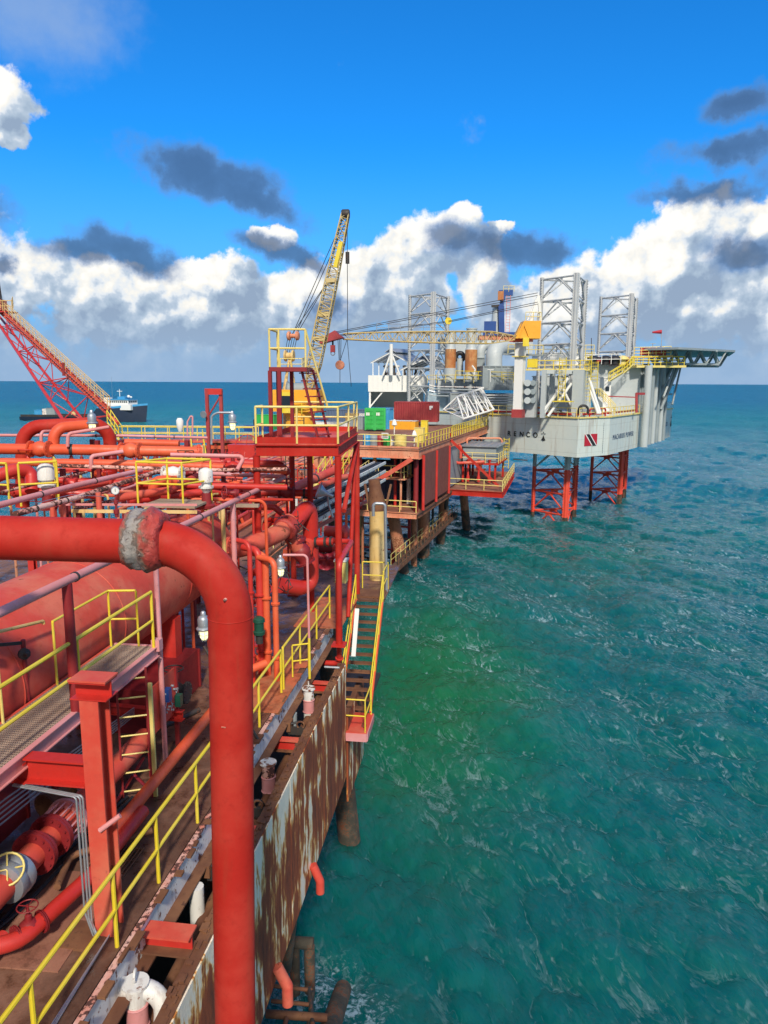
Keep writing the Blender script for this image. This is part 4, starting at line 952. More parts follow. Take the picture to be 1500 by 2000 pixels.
# red horizontals and posts of the rack: real frame under the headers
def rack(lb, pts, mat=RED):
    t_ = thing('pipe_rack_frame', lb, 'pipe rack', base(pts))
    for p in pts: MB().ibeam((p[0], p[1], ZD), p, .16, .16, up=(0, 1, 0)).build('rack_post', mat, t_)
    MB().ibeam(pts[0], pts[-1], .16, .18).build('rack_beam', mat, t_)
    return t_
rack('red steel rack frame nearest under the pipes behind the front pipe', [V(-14.5, 17.0, 14.35), V(-11.5, 17.2, 14.35), V(-9.4, 17.3, 14.35)])
rack('red steel rack frame in the middle of the far pipes', [V(-15.5, 19.8, 14.75), V(-12.2, 20.0, 14.75), V(-9.0, 20.2, 14.75)])
rack('red steel rack frame farthest among the upper left pipes', [V(-17.5, 22.4, 14.5), V(-13.5, 22.8, 14.5), V(-9.5, 23.2, 14.5)], MAROON)
t_ = thing('cable_tray', 'cream perforated strip rail behind the front pipe', 'tray', G(250, 1000, 15))
MB().bar(G(140, 998, 15.5), G(385, 1000, 15.8), .05, .07).build('tray_rail', CREAM, t_); MB().bar(G(80, 985, 16.2), G(385, 986, 16.4), .04, .05).build('tray_rail', PINK, t_)
for (px, ya, yb, dd_, r_, lb) in [(102, 988, 1012, 15, .05, 'pink post behind the left of the front pipe'), (122, 985, 1012, 15, .06, 'second pink post behind the left of the front pipe'), (192, 962, 1012, 15.6, .06, 'pink post under the bandaged pipe')]:
    a = G(px, ya, dd_); solo(MB().cyl((a.x, a.y, ZD), a, r_, n=12), 'pipe_support_post', REDP, lb, 'post')
# gauge
t_ = thing('pressure_gauge', 'round white pressure gauge on a rusty stem above the front pipe', 'gauge', G(226, 1000, 11))
c_ = G(225, 958, 11.2); nrm = (EYE - c_); nrm.z = 0; nrm.normalize()
MB().cyl(c_ + nrm * -.03, c_ + nrm * .03, .062, n=24).build('gauge_case', GALV, t_); MB().cyl(c_ + nrm * .031, c_ + nrm * .035, .052, n=24).build('gauge_dial', WHT, t_)
MB().box(c_ + nrm * .038 + V(0, 0, .012), (.006, .004, .05)).build('gauge_needle', BLK, t_)
MB().lathe(c_ - V(0, 0, .42), U3, [(0, .03), (.05, .03), (.06, .045), (.12, .045), (.13, .02), (.2, .02), (.21, .035), (.26, .035), (.27, .014), (.36, .014)], 10).build('gauge_stem', MAROON, t_)
mb = MB().tube([G(60, 985, 12.5), G(140, 966, 14), G(205, 970, 15)], .006, .3, 5); solo(mb, 'steel_wire', GALV, 'thin pale wire strung over the patched pipes', 'wire')
# yellow cages
zc = 15.15
a, b = G(-40, 985, 16.0), G(30, 992, 15.8)
def cage(lb, p, q, dep):
    p = V(p.x, p.y, zc); q = V(q.x, q.y, zc); n = (q - p).normalized(); n = V(-n.y, n.x, 0) * dep
    t_ = railing(lb, [p + n, p, q, q + n], 1.0, YEL, .027, 1.6, name='guard_cage'); 
    return t_
pA, pB = Gz(27, 990, zc), Gz(78, 968, zc)
railing('yellow guard cage cut by the left edge behind the front pipe', [V(-14.5, 15.9, zc), V(pA.x - .1, pA.y, zc)], 1.0, YEL, .027, 1.6)
railing('yellow guard rail corner beside the grey actuator at the left', [V(pA.x + .12, pA.y + .1, zc), V(pA.x + .75, pA.y + .6, zc), V(pA.x + .2, pA.y + 1.4, zc)], 1.0, YEL, .027, 1.6)
qa, qb = Gz(270, 985, zc), Gz(358, 988, zc)
railing('square yellow guard cage standing above the flange wrap of the front pipe', [V(qa.x, qa.y, zc), V(qb.x, qb.y, zc), V(qb.x + .35, qb.y + .9, zc), V(qa.x + .35, qa.y + .9, zc), V(qa.x, qa.y, zc)], 1.0, YEL, .026, 1.3, name='guard_cage')
solo(MB().box(((qa.x + qb.x) / 2 + .2, (qa.y + qb.y) / 2 + .45, zc - .03), (1.3, 1.0, .05)), 'cage_floor', WOOD, 'small grey plank floor inside the square yellow cage', 'floor')
# grey actuators
def actuator(c, s, lb):
    t_ = thing('valve_actuator', lb, 'actuator', c - V(0, 0, .5 * s))
    MB().lathe(c - V(0, 0, .38 * s), U3, [(0, .08 * s), (.1 * s, .14 * s), (.13 * s, .20 * s), (.18 * s, .20 * s), (.19 * s, .13 * s), (.27 * s, .12 * s), (.30 * s, .19 * s), (.58 * s, .19 * s), (.64 * s, .15 * s), (.68 * s, .05 * s)], 20).build('actuator_housing', WHS, t_)
    MB().lathe(c - V(0, 0, .8 * s), U3, [(0, .2 * s), (.08 * s, .22 * s), (.12 * s, .14 * s), (.42 * s, .12 * s)], 16).build('valve_body', MAROON, t_)
    return t_
actuator(G(90, 930, 17.2), 1.0, 'grey cylindrical actuator right of the left yellow cage')
actuator(G(402, 935, 17.6), .9, 'grey actuator on a rusty valve right of the square yellow cage')
valvewheel('red handwheel in front of the tall red arch', G(55, 879, 20.3), (0, .1, 1), .26, RED)
valvewheel('dark handwheel valve right of the grey actuator by the square cage', G(438, 962, 17.8), (-.7, -.6, .1), .16, MAROON)
valvewheel('rusty handwheel on top of the long header flange', G(362, 880, 20.9), (0, .1, 1), .22, RUSTY)
valvewheel('big red handwheel above the red gearbox near the tower', G(480, 873, 24), (-.2, -.9, .35), .42, RED)
solo(MB().box(G(476, 880, 24.2), (.9, .5, .42)), 'gearbox', RED, 'red gearbox block under the big handwheel', 'gearbox')
pipe('red elbow pipe behind the left cage', [G(-20, 935, 17.6), G(30, 917, 18.0), G(62, 920, 18.3), G(62, 960, 18)], .16, RED, bend=.3, n=18)
pipe('orange-red stub pipe behind the square cage', [G(300, 968, 18.4), G(300, 940, 18.4), G(345, 938, 18.6)], .14, REDO, bend=.2, n=18)
pipe('red pipe level under the left cage', [G(-30, 955, 18.2), G(80, 962, 18.2), G(190, 965, 18.6)], .13, RED, [(0, .55, 1.4)], n=18)
pipe('red pipe across the lower rack behind the gauge', [G(230, 972, 17.2), G(330, 958, 18.2), G(385, 930, 21)], .10, REDP)
for i, (px, ya, dd_, lb) in enumerate([(122, 915, 20.4, 'maroon rack stanchion right of the left actuator'), (148, 917, 20.4, 'maroon rack stanchion near the small level rail'), (190, 860, 22.4, 'maroon post under the lamp of the orange arch'), (180, 858, 22.8, 'second maroon post under the lamp of the orange arch'), (235, 860, 23, 'thin maroon post right of the tall red arch'), (365, 860, 21.4, 'orange stub post on the long header'), (436, 918, 23.5, 'maroon rack stanchion left of the tower leg'), (395, 870, 26, 'thin cream post near the yellow stair')]):
    a = G(px, ya, dd_); solo(MB().box((a.x, a.y, (a.z + ZD) / 2), (.12, .12, a.z - ZD)), 'stanchion', MAROON if i != 7 else CREAM, lb, 'post')
railing('thin dark handrail beyond the rack at deck level', [V(-18, 26.5, 12.8), V(-9, 27.5, 12.8)], 1.0, MAROON, .025, 1.4)
random.seed(21)
for i in range(14):
    px = 110 + i * 27 + random.uniform(-8, 8); a = G(px, 893 + random.uniform(-3, 4), 21.5)
    MBx = MB().lathe(a - V(0, 0, .10), U3, [(0, .07), (.05, .09), (.1, .05), (.14, .05), (.16, .03), (.2, .02)], 10)
    solo(MBx, 'flange_bolt_cap', MAROON, 'small dark bonnet cap among those lined up behind the long header', 'cap', 'bonnet caps along the header')
rng = random.Random(5)
LBL = ['chalky', 'rusty', 'scuffed', 'stained', 'weathered', 'patchy']

def many(n, lb, grp, fn):
    for i in range(n): solo(fn(), 'cross_pipe', rng.choice([RED, REDO, REDB, REDP, MAROON]) if 'mixed' not in grp else rng.choice([PINK, SALM, CREAM, PATCH]), lb, 'pipe', grp)
def hp_():
    d = rng.uniform(18.5, 27); x0 = rng.uniform(-20, 470); x1 = x0 + rng.uniform(90, 260); y = 905 + (27 - d) * 8 + rng.uniform(-6, 10); a, b = G(x0, y, d), G(x1, y + 3, d + .3)
    p = [a, b]
    if rng.random() < .6: p = [V(a.x, a.y, ZD), a, b]
    if rng.random() < .5: p.append(V(b.x, b.y + .1, ZD))
    return MB().tube(p, rng.uniform(.035, .085), .2, 8)
many(18, 'red or orange cross pipe low in the rack behind the guard cages', 'cross pipes low in the rack', hp_)
def vp_():
    d = rng.uniform(18, 29); x = rng.uniform(0, 520); a = G(x, 905 + (27 - d) * 7 + rng.uniform(-8, 20), d); return MB().tube([V(a.x, a.y, ZD), a, a + V(rng.uniform(-.8, .8), .1, 0)], rng.uniform(.025, .06), .1, 8)
many(22, 'small upright pipe with a bent top among the rack pipes', 'small upright pipes in the rack, mixed', vp_)
def lp_():
    d = rng.uniform(15.5, 19); x = rng.uniform(-10, 330); a = G(x, rng.uniform(955, 1000), d); return MB().tube([a, a + V(rng.uniform(-.2, .2), rng.uniform(2.5, 5), rng.uniform(-.1, .1))], rng.uniform(.03, .055), .1, 8)
many(9, 'pale or salmon pipe running away from the viewer behind the front pipe', 'lengthwise pipes behind the front pipe, mixed', lp_)
for i in range(6):
    inline_valve(['red wheel valve low in the rack at the far left', 'red wheel valve low in the rack under the arches', 'red wheel valve in the rack left of the lamp', 'red wheel valve in the rack behind the gauge', 'red wheel valve in the rack right of the square cage', 'red wheel valve in the rack nearest the tower'][i], G(20 + i * 88, 925 + (i % 2) * 22, 19.5 + (i % 3) * 1.5), (1, 0, 0), .075 + .02 * (i % 2), [RED, MAROON, REDO][i % 3])

# ================================================================== tower with yellow rails
def tower():
    X0, X1, Y0, Y1, Z = -6.22, -3.95, 20.2, 25.2, 16.33
    fl, fr = G(500, 858, 20.2), G(660, 861, 20.2); br = G(697, 838, 25.3); bl = br + (fl - fr)
    P = [V(p.x, p.y, Z) for p in (fl, fr, br, bl)]
    t_ = thing('access_tower', 'red steel tower platform on tall legs carrying a small top deck', 'tower', V(P[1].x, P[1].y, ZD))
    MB().prism([(p.x, p.y) for p in P], Z - .03, Z).build('platform_floor', REDP, t_)
    for a, b in ((0, 1), (1, 2), (2, 3), (3, 0)):
        MB().ibeam(P[a] + V(0, 0, -.19), P[b] + V(0, 0, -.19), .16, .30, tf=.02).build('edge_beam', REDB, t_)
        MB().bar(P[a] + V(0, 0, .09), P[b] + V(0, 0, .09), .015, .17).build('toe_board', REDB, t_)
    feet = []
    for i, p in enumerate(P):
        q = V(p.x, p.y, ZD); MB().cyl(q, p + V(0, 0, -.35), .098, n=18).build('leg', REDB, t_); feet.append(q)
        MB().box(q + V(0, 0, .03), (.4, .4, .05)).build('base_plate', RED, t_)
    m1 = lerp(P[0], P[1], .42); m1 = lerp(m1, lerp(P[3], P[2], .42), .62)
    MB().cyl(V(m1.x, m1.y, ZD), V(m1.x, m1.y, Z - .2), .095, n=18).build('leg', REDB, t_)
    MB().cyl(P[2] + V(0, 0, -.4), lerp(P[1], P[2], .25) + V(0, 0, -2.1), .075, n=12).build('brace', REDB, t_)
    MB().cyl(P[2] + V(-.05, 0, -.4), lerp(feet[1], feet[2], .45) + V(0, 0, .1), .07, n=12).build('brace', REDB, t_)
    # upper deck
    u = (P[1] - P[0]).normalized(); vv = (P[2] - P[1]).normalized()
    ZT = 18.42; A = G(527, 716, 21.3); B = G(597, 716, 21.3); A = V(A.x, A.y, ZT); B = V(B.x, B.y, ZT); Cc = B + vv * 1.1; Dd = A + vv * 1.1
    MB().prism([(p.x, p.y) for p in (A, B, Cc, Dd)], ZT - .02, ZT).build('top_floor', MAROON, t_)
    for a, b in ((A, B), (B, Cc), (Cc, Dd), (Dd, A)): MB().bar(a + V(0, 0, -.06), b + V(0, 0, -.06), .06, .12).build('top_beam', MAROON, t_)
    for p in (A, lerp(A, B, .26), Dd, lerp(Dd, Cc, .4)): MB().box(V(p.x, p.y, (ZT + Z) / 2 - .05), (.10, .10, ZT - Z - .1)).build('top_post', MAROON, t_)
    t2 = stair('red ship-ladder stair from the tower platform up to its small top deck', lerp(B, Cc, .5) + V(-.05, 0, -.05), V(G(632, 838, 21.9).x, G(632, 838, 21.9).y, Z + .02), .62, vv * .8 + u * .35, 9, MAROON, MAROON, YELF, rails=False, sd=.14)
    railing('yellow rail around the small top deck of the red tower', [Dd, A, lerp(A, B, .26), B], 1.05, YELF, .030, 3)
    q = G(640, 840, 21.9); b_ = B + V(0, 0, 1.05)
    solo(MB().cyl(b_, V(q.x, q.y, Z + .95), .032, n=8), 'stair_handrail', YELF, 'long slanting yellow handrail beside the red tower stair', 'handrail')
    railing('yellow rail around the front and right sides of the red tower platform', [P[0] + vv * .8, P[0], lerp(P[0], P[1], .5), P[1], P[2]], 1.0, YELF, .033, 2.6)
    railing('yellow rail along the back side of the red tower platform', [P[2] + V(-.1, 0, 0), P[3]], 1.0, YELF, .030, 1.5)
    return P
TP = tower()
# ================================================================== unseen block added behind the viewer for shade, set clear of the view
def unseen_block_and_balcony():
    t_ = thing('added_unseen_block', 'cream block added unseen behind the viewpoint at the platform end', 'building', (-22, -9, 10.5))
    MB().box((-26, -17.5, 15.7), (40, 12, 10.4)).build('wall', WHT, t_)
    MB().box((-26, -17.5, 20.96), (40.6, 12.6, .12)).build('roof', GRY, t_)
    for j in range(2):
        for i in range(7):
            f = MB().box((-42 + i * 5, -11.47, 13 + j * 4.2), (1.3, .08, 1.1)).build('window_frame', GRY, t_)
            g = MB().box((-42 + i * 5, -11.42, 13 + j * 4.2), (1.1, .04, .9)).build('pane', GLS, f)
    t_ = thing('viewing_balcony', 'grated balcony on which the viewer stands', 'balcony', (0, -1.2, 16.3))
    MB().box((-.2, -1.9, 16.32), (4.6, 2.1, .08)).build('floor', GRATE, t_)
    MB().box((-2.2, -1.9, 13.4), (.2, .2, 5.8)).build('post', RED, t_); MB().box((1.8, -1.9, 15.9), (.2, 2.0, .7)).build('bracket', RED, t_)
unseen_block_and_balcony()
# jacket of the near platform
for i, (x, y, lb) in enumerate([(-6, 2, 'rusty jacket leg under the near platform closest to the viewer'), (-6, 14, 'rusty jacket leg under the middle of the near platform'), (-6, 27, 'rusty jacket leg under the far end of the near platform'), (-18, 2, 'inner rusty jacket leg nearest the viewer'), (-18, 14, 'inner rusty jacket leg in the middle'), (-18, 27, 'inner rusty jacket leg at the far end')]):
    solo(MB().cyl((x + 1.4 * (1 if x > -10 else -1), y, -4), (x, y, 10.3), .45, n=20), 'jacket_leg', BARN, lb, 'leg')  # jacket leg of the near platform
# barnacled frame, low boat-landing bits at the bottom
a = Gz(588, 1905, .1); b = Gz(600, 1905, .1)
pA = Gz(578, 1900, -.3); pB = Gz(604, 1898, -.3)
for p in (): pass
zt = 1.7; q1 = Gz(575, 1842, zt); q2 = Gz(604, 1842, zt)
t_ = thing('boat_bumper', 'square barnacled tube frame standing in the water near the bottom', 'bumper', q1)
MB().cyl(q1 + V(-.4, 0, 0), q2 + V(.12, 0, 0), .17, n=14).build('cross_tube', BARN, t_)
MB().cyl(q1 + V(0, 0, -.1), q1 + V(0, 0, -3), .15, n=14).build('leg', BARN, t_); MB().cyl(q2 + V(0, 0, -.1), q2 + V(0, 0, -3), .16, n=14).build('leg', BARN, t_)
a = Gz(668, 1938, 1.3); b = Gz(628, 2060, 2.5)
solo(MB().cyl(a + (a - b).normalized() * .2, b + (b - a).normalized() * 3, .24, .3, n=18), 'diagonal_brace', BARN, 'thick barnacled brace slanting out of the water at the bottom edge', 'brace')
t_ = thing('boat_landing', 'rusty low walkway frame over the water at the bottom edge', 'landing', Gz(560, 1990, 2.2))
for (u, v_, r_) in [((530, 1925), (610, 1934), .05), ((530, 1955), (604, 1962), .05), ((520, 1980), (640, 1988), .10)]: MB().cyl(Gz(*u, 2.4), Gz(*v_, 2.4), r_, n=10).build('frame_tube', RUSTY, t_)
MB().cyl(Gz(604, 1930, 2.4), Gz(614, 2040, 2.4), .06, n=10).build('frame_tube', DARK, t_); MB().cyl(Gz(612, 1936, 2.5), Gz(596, 2040, 1.2), .05, n=10).build('frame_tube', DARK, t_); MB().cyl(Gz(560, 1985, 2.4), Gz(550, 2040, 2.4), .06, n=10).build('frame_tube', RUSTY, t_)
solo(MB().cyl(Gz(552, 1890, 3.6), Gz(566, 1760, 6.4), .22, n=16), 'hanging_pipe', BARN, 'grey-brown pipe going down into the water behind the wind wall', 'pipe')

# ================================================================== bridge between the platforms
def span(lb, p, q, r, n, name, cat, mat, w=.9):
    pass
t_ = thing('bridge_deck', 'rusty red bridge deck crowded with pipes between the two platforms', 'bridge', (-13, 45, 9.5))
MB().box((-13.3, 46, 10.35), (8.0, 33, .12)).build('deck_plate', DECKB, t_)
for x in (-17.2, -13.3, -9.4): MB().ibeam((x, 29.6, 9.95), (x, 62.5, 9.95), .3, .6).build('girder', SALM, t_)
for y in (33, 41, 49, 57): MB().ibeam((-17.2, y, 9.93), (-9.4, y, 9.93), .2, .4).build('cross_beam', RED, t_)
railing('yellow rail along the seaward side of the pipe bridge', [(-9.35, y, 10.45) for y in (30, 38, 46, 54, 61)], 1.05, YELF, .03, 2.0)
# striped black and white cable trays slanting up to the right
for k in range(3):
    t_ = thing('cable_tray', ['lowest', 'middle', 'topmost'][k] + ' black and white striped cable tray slanting up behind the tower leg', 'tray', G(600, 1000, 26))
    off = V(0, 0, .42 * k)
    a = G(606, 1018, 26) + off; b = G(742, 938, 40) + off * 1.1
    MB().bar(a, b, .55, .07).build('tray_bed', BLKR, t_)
    for s in (-1, 1):
        x = (b - a).cross(U3).normalized() * (.30 * s); MB().bar(a + x + V(0, 0, .05), b + x + V(0, 0, .05), .06, .14).build('side_rail', WHS, t_)
    for s in (-.12, .05, .18):
        x = (b - a).cross(U3).normalized() * s; MB().tube([a + x + V(0, 0, .07), b + x + V(0, 0, .07)], .035, n=6).build('cable', BLKR, t_)
t_ = thing('tray_support', 'red latticed bracket carrying the striped cable trays', 'bracket', G(640, 1030, 26))
MB().bar(G(606, 1036, 26), G(742, 965, 40), .12, .14).build('lower_chord', RED, t_)
for f in (.05, .2, .35, .5, .65, .8): 
    MB().bar(lerp(G(606, 1036, 26), G(742, 965, 40), f), lerp(G(606, 1018, 26), G(742, 938, 40), f + .1), .07).build('lattice', REDP, t_)
def col_flare():
    c = V(G(737, 1140, 27.5).x, G(737, 1140, 27.5).y, ZD)
    t_ = thing('support_pillar', 'thick cream-yellow rusty pillar with flared top beside the stair head', 'pillar', c)
    MB().cyl(c, c + V(0, 0, 2.7), .31, n=24).build('pillar_shaft', CREAM, t_)
    MB().lathe(c + V(0, 0, 2.7), (-.12, .0, 1), [(0, .31), (.3, .34), (.8, .24), (1.2, .22)], 20).build('pillar_head', RUSTY, t_)
    for s in (-1, 1): MB().bar(c + V(s * .25, 0, 2.5), c + V(s * .5, .1, 3.7), .08, .14).build('gusset', RUSTY, t_)
col_flare()
pipe('white-grey hook-shaped vent pipe right of the cream-yellow pillar', [G(729, 1008, 25.6), G(729, 983, 25.6), G(752, 984, 25.6), G(755, 1160, 25.8)], .055, GALV, bend=.12)
# things crowded on the bridge
ladder('tall dark scaffold ladder behind the tower legs', G(578, 1000, 38), 5.0, 1.0, (1, 0, 0), 12, DARK, DARK, r_=.03)
ladder('second dark scaffold ladder just left of the tall one', G(560, 1000, 38.6) , 4.6, .5, (1, 0, 0), 11, MAROON, DARK, r_=.025)
stair('left yellow-railed orange stair between the tower legs', G(676, 890, 44), G(640, 950, 38.5), 1.0, (.9, .3, 0), 10, REDO, REDO, YEL, 1.0, r_=.035)
railing('yellow guard rail around the signed landing left of the orange stair', [G(611, 905, 43), G(612, 895, 46), G(634, 895, 46)], 1.1, YEL, .04, 3)
sg = G(621, 877, 42.6)
t_ = thing('warning_sign', 'small white warning sign with black lettering above the orange stair', 'sign', sg - V(0, 0, .3))
MB().box(sg, (.42, .03, .34), (V(.99, .13, 0), V(-.13, .99, 0), U3)).build('sign_board', WHT, t_)
for k in range(3): MB().box(sg + V(0, -.03, .09 - k * .09), (.3 - .05 * k, .01, .035), (V(.99, .13, 0), V(-.13, .99, 0), U3)).build('lettering', BLK, t_)
ctn = [('yellow upright cylinder', YELF, 0), ('white upright tank', WHS, 1), ('red pump block', RED, 2), ('orange pump block', REDO, 2), ('grey filter vessel', GALV, 1), ('salmon upright vessel', SALM, 1), ('maroon valve block', MAROON, 2), ('cream upright cylinder', CREAM, 1)]
spots = [(598, 955, 36, 0), (573, 955, 35, 1), (520, 955, 37, 2), (545, 960, 38, 3), (634, 960, 37, 4), (690, 925, 47, 5), (470, 950, 40, 6), (492, 940, 41, 7), (618, 935, 40, 0), (655, 975, 33, 2), (530, 930, 44, 1), (560, 925, 46, 5), (505, 920, 46, 3), (600, 915, 50, 6), (585, 985, 31, 3), (635, 990, 30, 6)]
where = ['between the tower legs, nearest the ladder', 'left of the scaffold ladder', 'behind the left tower leg', 'behind the pink pipe bend', 'under the orange stair', 'below the far platform edge', 'left of the tower at deck level', 'behind the tower leg on the bridge', 'behind the scaffold ladder', 'beside the striped trays', 'far back between the tower legs', 'far back under the salmon wall', 'far back left between the legs', 'directly under the warning sign', 'just above the red U pipe', 'low in front of the orange stair']
for i, (px, py, dd_, k) in enumerate(spots):
    nm, mt, ty = ctn[k]; p = G(px, py, dd_); lb = nm + ' ' + where[i]; zb = 10.42
    h = max(.6, p.z - zb)
    mb = MB()
    if ty < 2:
        r_ = .18 + .03 * (i % 4); t_ = thing('process_vessel', lb, 'vessel', (p.x, p.y, zb))
        MB().lathe((p.x, p.y, zb), U3, [(0, r_ * .8), (.1, r_), (h - .2, r_), (h - .06, r_ * .7), (h, r_ * .3)], 14).build('vessel_shell', mt, t_)
        MB().tube([(p.x, p.y, zb + h), (p.x, p.y, zb + h + .35), (p.x + .7, p.y, zb + h + .35), (p.x + .7, p.y + .1, zb)], .045, .1, 8).build('vessel_pipe', RED, t_)
        MB().flange((p.x, p.y, zb + h * .55), U3, r_ * 1.25, .03, 8).build('flange', MAROON, t_)
    else:
        t_ = thing('pump_skid', lb, 'pump', (p.x, p.y, zb))
        MB().box((p.x, p.y, zb + .25), (1.3, .9, .5)).build('skid_base', mt, t_); MB().cyl((p.x - .5, p.y, zb + .8), (p.x + .35, p.y, zb + .8), .28, n=16).build('pump_motor', mt, t_)
        MB().lathe((p.x + .35, p.y, zb + .8), (1, 0, 0), [(0, .34), (.1, .36), (.2, .3), (.3, .12)], 16).build('pump_head', RED, t_)
        MB().tube([(p.x + .5, p.y, zb + .8), (p.x + .5, p.y, zb + h + .3), (p.x - .9, p.y, zb + h + .3)], .06, .15, 8).build('pump_pipe', REDO, t_)
rng = random.Random(44)
pn = ['salmon', 'red', 'orange-red', 'pink']; pm = [SALM, RED, REDO, PINK]
for i in range(26):
    k = i % 4; x = -16.8 + i * .27; y = rng.uniform(30.5, 34); z = rng.uniform(10.8, 13.2); L = rng.uniform(14, 27)
    if i % 3 == 2:
        x0_ = rng.uniform(-17, -14); yy_ = rng.uniform(32, 56)
        pts = [(x0_, yy_, 10.45), (x0_, yy_, z + .4), (x0_ + rng.uniform(2, 4), yy_, z + .4), (x0_ + 4, yy_ + .3, 10.45)]
    else:
        pts = [(x, y, 10.45), (x, y, z), (x, y + L, z), (x, y + L + .4, 10.45)]
    pipe(pn[k] + ' pipe of the bundle running over the bridge between the platforms', pts, rng.choice([.06, .09, .13]), pm[k], bend=.25, n=8, group=pn[k] + ' pipes on the bridge')

# ================================================================== far platform with the containers
bd = V(math.sin(R(9.7)), math.cos(R(9.7)), 0); br_ = V(math.cos(R(9.7)), -math.sin(R(9.7)), 0); B0 = V(-5.3, 62.8, 0); ZB = 12.4
def B(s, t, z): return B0 + br_ * t + bd * s + V(0, 0, z)     # s along, t to the right (negative = left), z height
BA = (br_, bd, U3)
struct(MB().add([B(0, 0, ZB), B(0, -20.5, ZB), B(37, -20.5, ZB), B(37, 0, ZB), B(0, 0, ZB - .08), B(0, -20.5, ZB - .08), B(37, -20.5, ZB - .08), B(37, 0, ZB - .08)], [(0, 1, 2, 3), (4, 7, 6, 5), (0, 4, 5, 1), (1, 5, 6, 2), (2, 6, 7, 3), (3, 7, 4, 0)]), 'far_deck', DECKB)
t_ = thing('deck_girders', 'salmon and rust girders under the container deck of the far platform', 'frame', B(0, -5, 11))
MB().ibeam(B(.15, -20.5, ZB - .50), B(.15, 0, ZB - .50), .3, .8).build('front_girder', SALM, t_)
MB().ibeam(B(.5, -.15, ZB - .55), B(36.9, -.15, ZB - .55), .3, .85).build('side_girder', SALM, t_)
for s in range(4, 36, 5): MB().ibeam(B(s, -20, ZB - .45), B(s, -.4, ZB - .45), .25, .6).build('floor_beam', SALM, t_)
MB().box(B(.05, -10, ZB + .08), (20, .03, .14), BA).build('kick_plate', SALM, t_)
# big salmon wall panels left under the front girder (behind tower legs)
t_ = thing('salmon_wall', 'long salmon plated wall with ribs seen between the tower legs', 'wall', B(0, -14, 10.2))
MB().box(B(.3, -14.5, 11.05), (13, .06, 1.35), BA).build('wall_plate', SALM, t_)
for i in range(9): MB().box(B(.22, -20.4 + i * 1.5, 11.05), (.10, .08, 1.34), BA).build('rib', REDP, t_)
# lower deck
ZL = 6.85
t_ = thing('lower_deck', 'salmon edged lower deck of the far platform above the legs', 'deck', B(0, -6, ZL))
MB().box(B(18, -8, ZL - .2), (16, 36, .12), BA).build('deck_plate', DECKB, t_)
MB().ibeam(B(0, -16, ZL - .35), B(0, -.1, ZL - .35), .25, .5).build('front_beam', SALM, t_); MB().ibeam(B(.4, -.1, ZL - .35), B(36, -.1, ZL - .35), .25, .5).build('side_beam', RUSTY, t_)
railing('pale rail along the front of the lower deck of the far platform', [B(.2, -6.2, ZL - .1), B(.2, -.2, ZL - .1)], 1.0, YELF, .045, 1.5)
railing('second pale rail along the front of a mezzanine inside the far platform', [B(1.2, -5.2, 9.6), B(1.2, -1.6, 9.6), B(3.5, -1.6, 9.6)], 1.1, YELF, .045, 1.2)
solo(MB().box(B(3, -3.5, 9.5), (4, 3.6, .12), BA), 'mezzanine', SALM, 'small mezzanine floor between the decks of the far platform', 'floor')
solo(MB().bar(B(.1, -.6, ZB - .9), B(.1, -7.3, ZL + .3), .38, .38), 'diagonal_brace', REDP, 'thick pink-red diagonal brace across the front of the far platform', 'brace')
t_ = thing('cladding_wall', 'brown-red cladding wall on the sea side of the far platform', 'wall', B(3, 0, 7))
MB().box(B(4.0, .02, 9.45), (.12, 4.6, 4.6), BA).build('cladding_panel', BRNW, t_); MB().box(B(9.4, .02, 9.45), (.12, 5.2, 4.6), BA).build('cladding_panel', BRNW, t_); MB().box(B(17.2, -.3, 9.45), (.12, 9, 4.6), BA).build('cladding_panel', GRY, t_)
for s in (1.5, 6.55, 12.2): MB().cyl(B(s, .1, 6.8), B(s, .1, 11.7), .14, n=12).build('wall_post', RED, t_)
for i, s in enumerate((6.0, 13.0)):
    t_ = thing('utility_cabin', ['navy blue ribbed cabin under the container deck, nearer one', 'navy blue ribbed cabin deeper under the container deck'][i], 'cabin', B(s, -6, ZL))
    MB().box(B(s, -6 + i * 2.5, ZL + 1.9), (5.0, 3, 3.6), BA).build('cabin_body', CNAVY, t_)
    for k in range(8): MB().box(B(s - 1.55, -8.3 + i * 2.5 + k * .65, ZL + 1.9), (.1, .08, 3.5), BA).build('rib', CNAVY, t_)
for i, (s, t__, r_, mt) in enumerate([(1.5, -7.0, .45, LEGR), (2.0, -4.6, .16, CREAM), (3.2, -3.0, .14, RED), (1.2, -.5, .22, MAROON), (2.5, -9.4, .35, SALM), (5.0, -2.2, .2, WHS), (1.6, -2.0, .10, SALM), (1.0, -5.6, .12, RED)]):
    solo(MB().cyl(B(s, t__, ZL - .2), B(s, t__, ZB - .9), r_, n=14), 'upright_pipe', mt, 'upright ' + ['thick brown', 'slim cream', 'slim red', 'maroon corner', 'fat salmon', 'stained white', 'thin salmon', 'thin red'][i] + ' column between the decks at the front of the far platform', 'column')
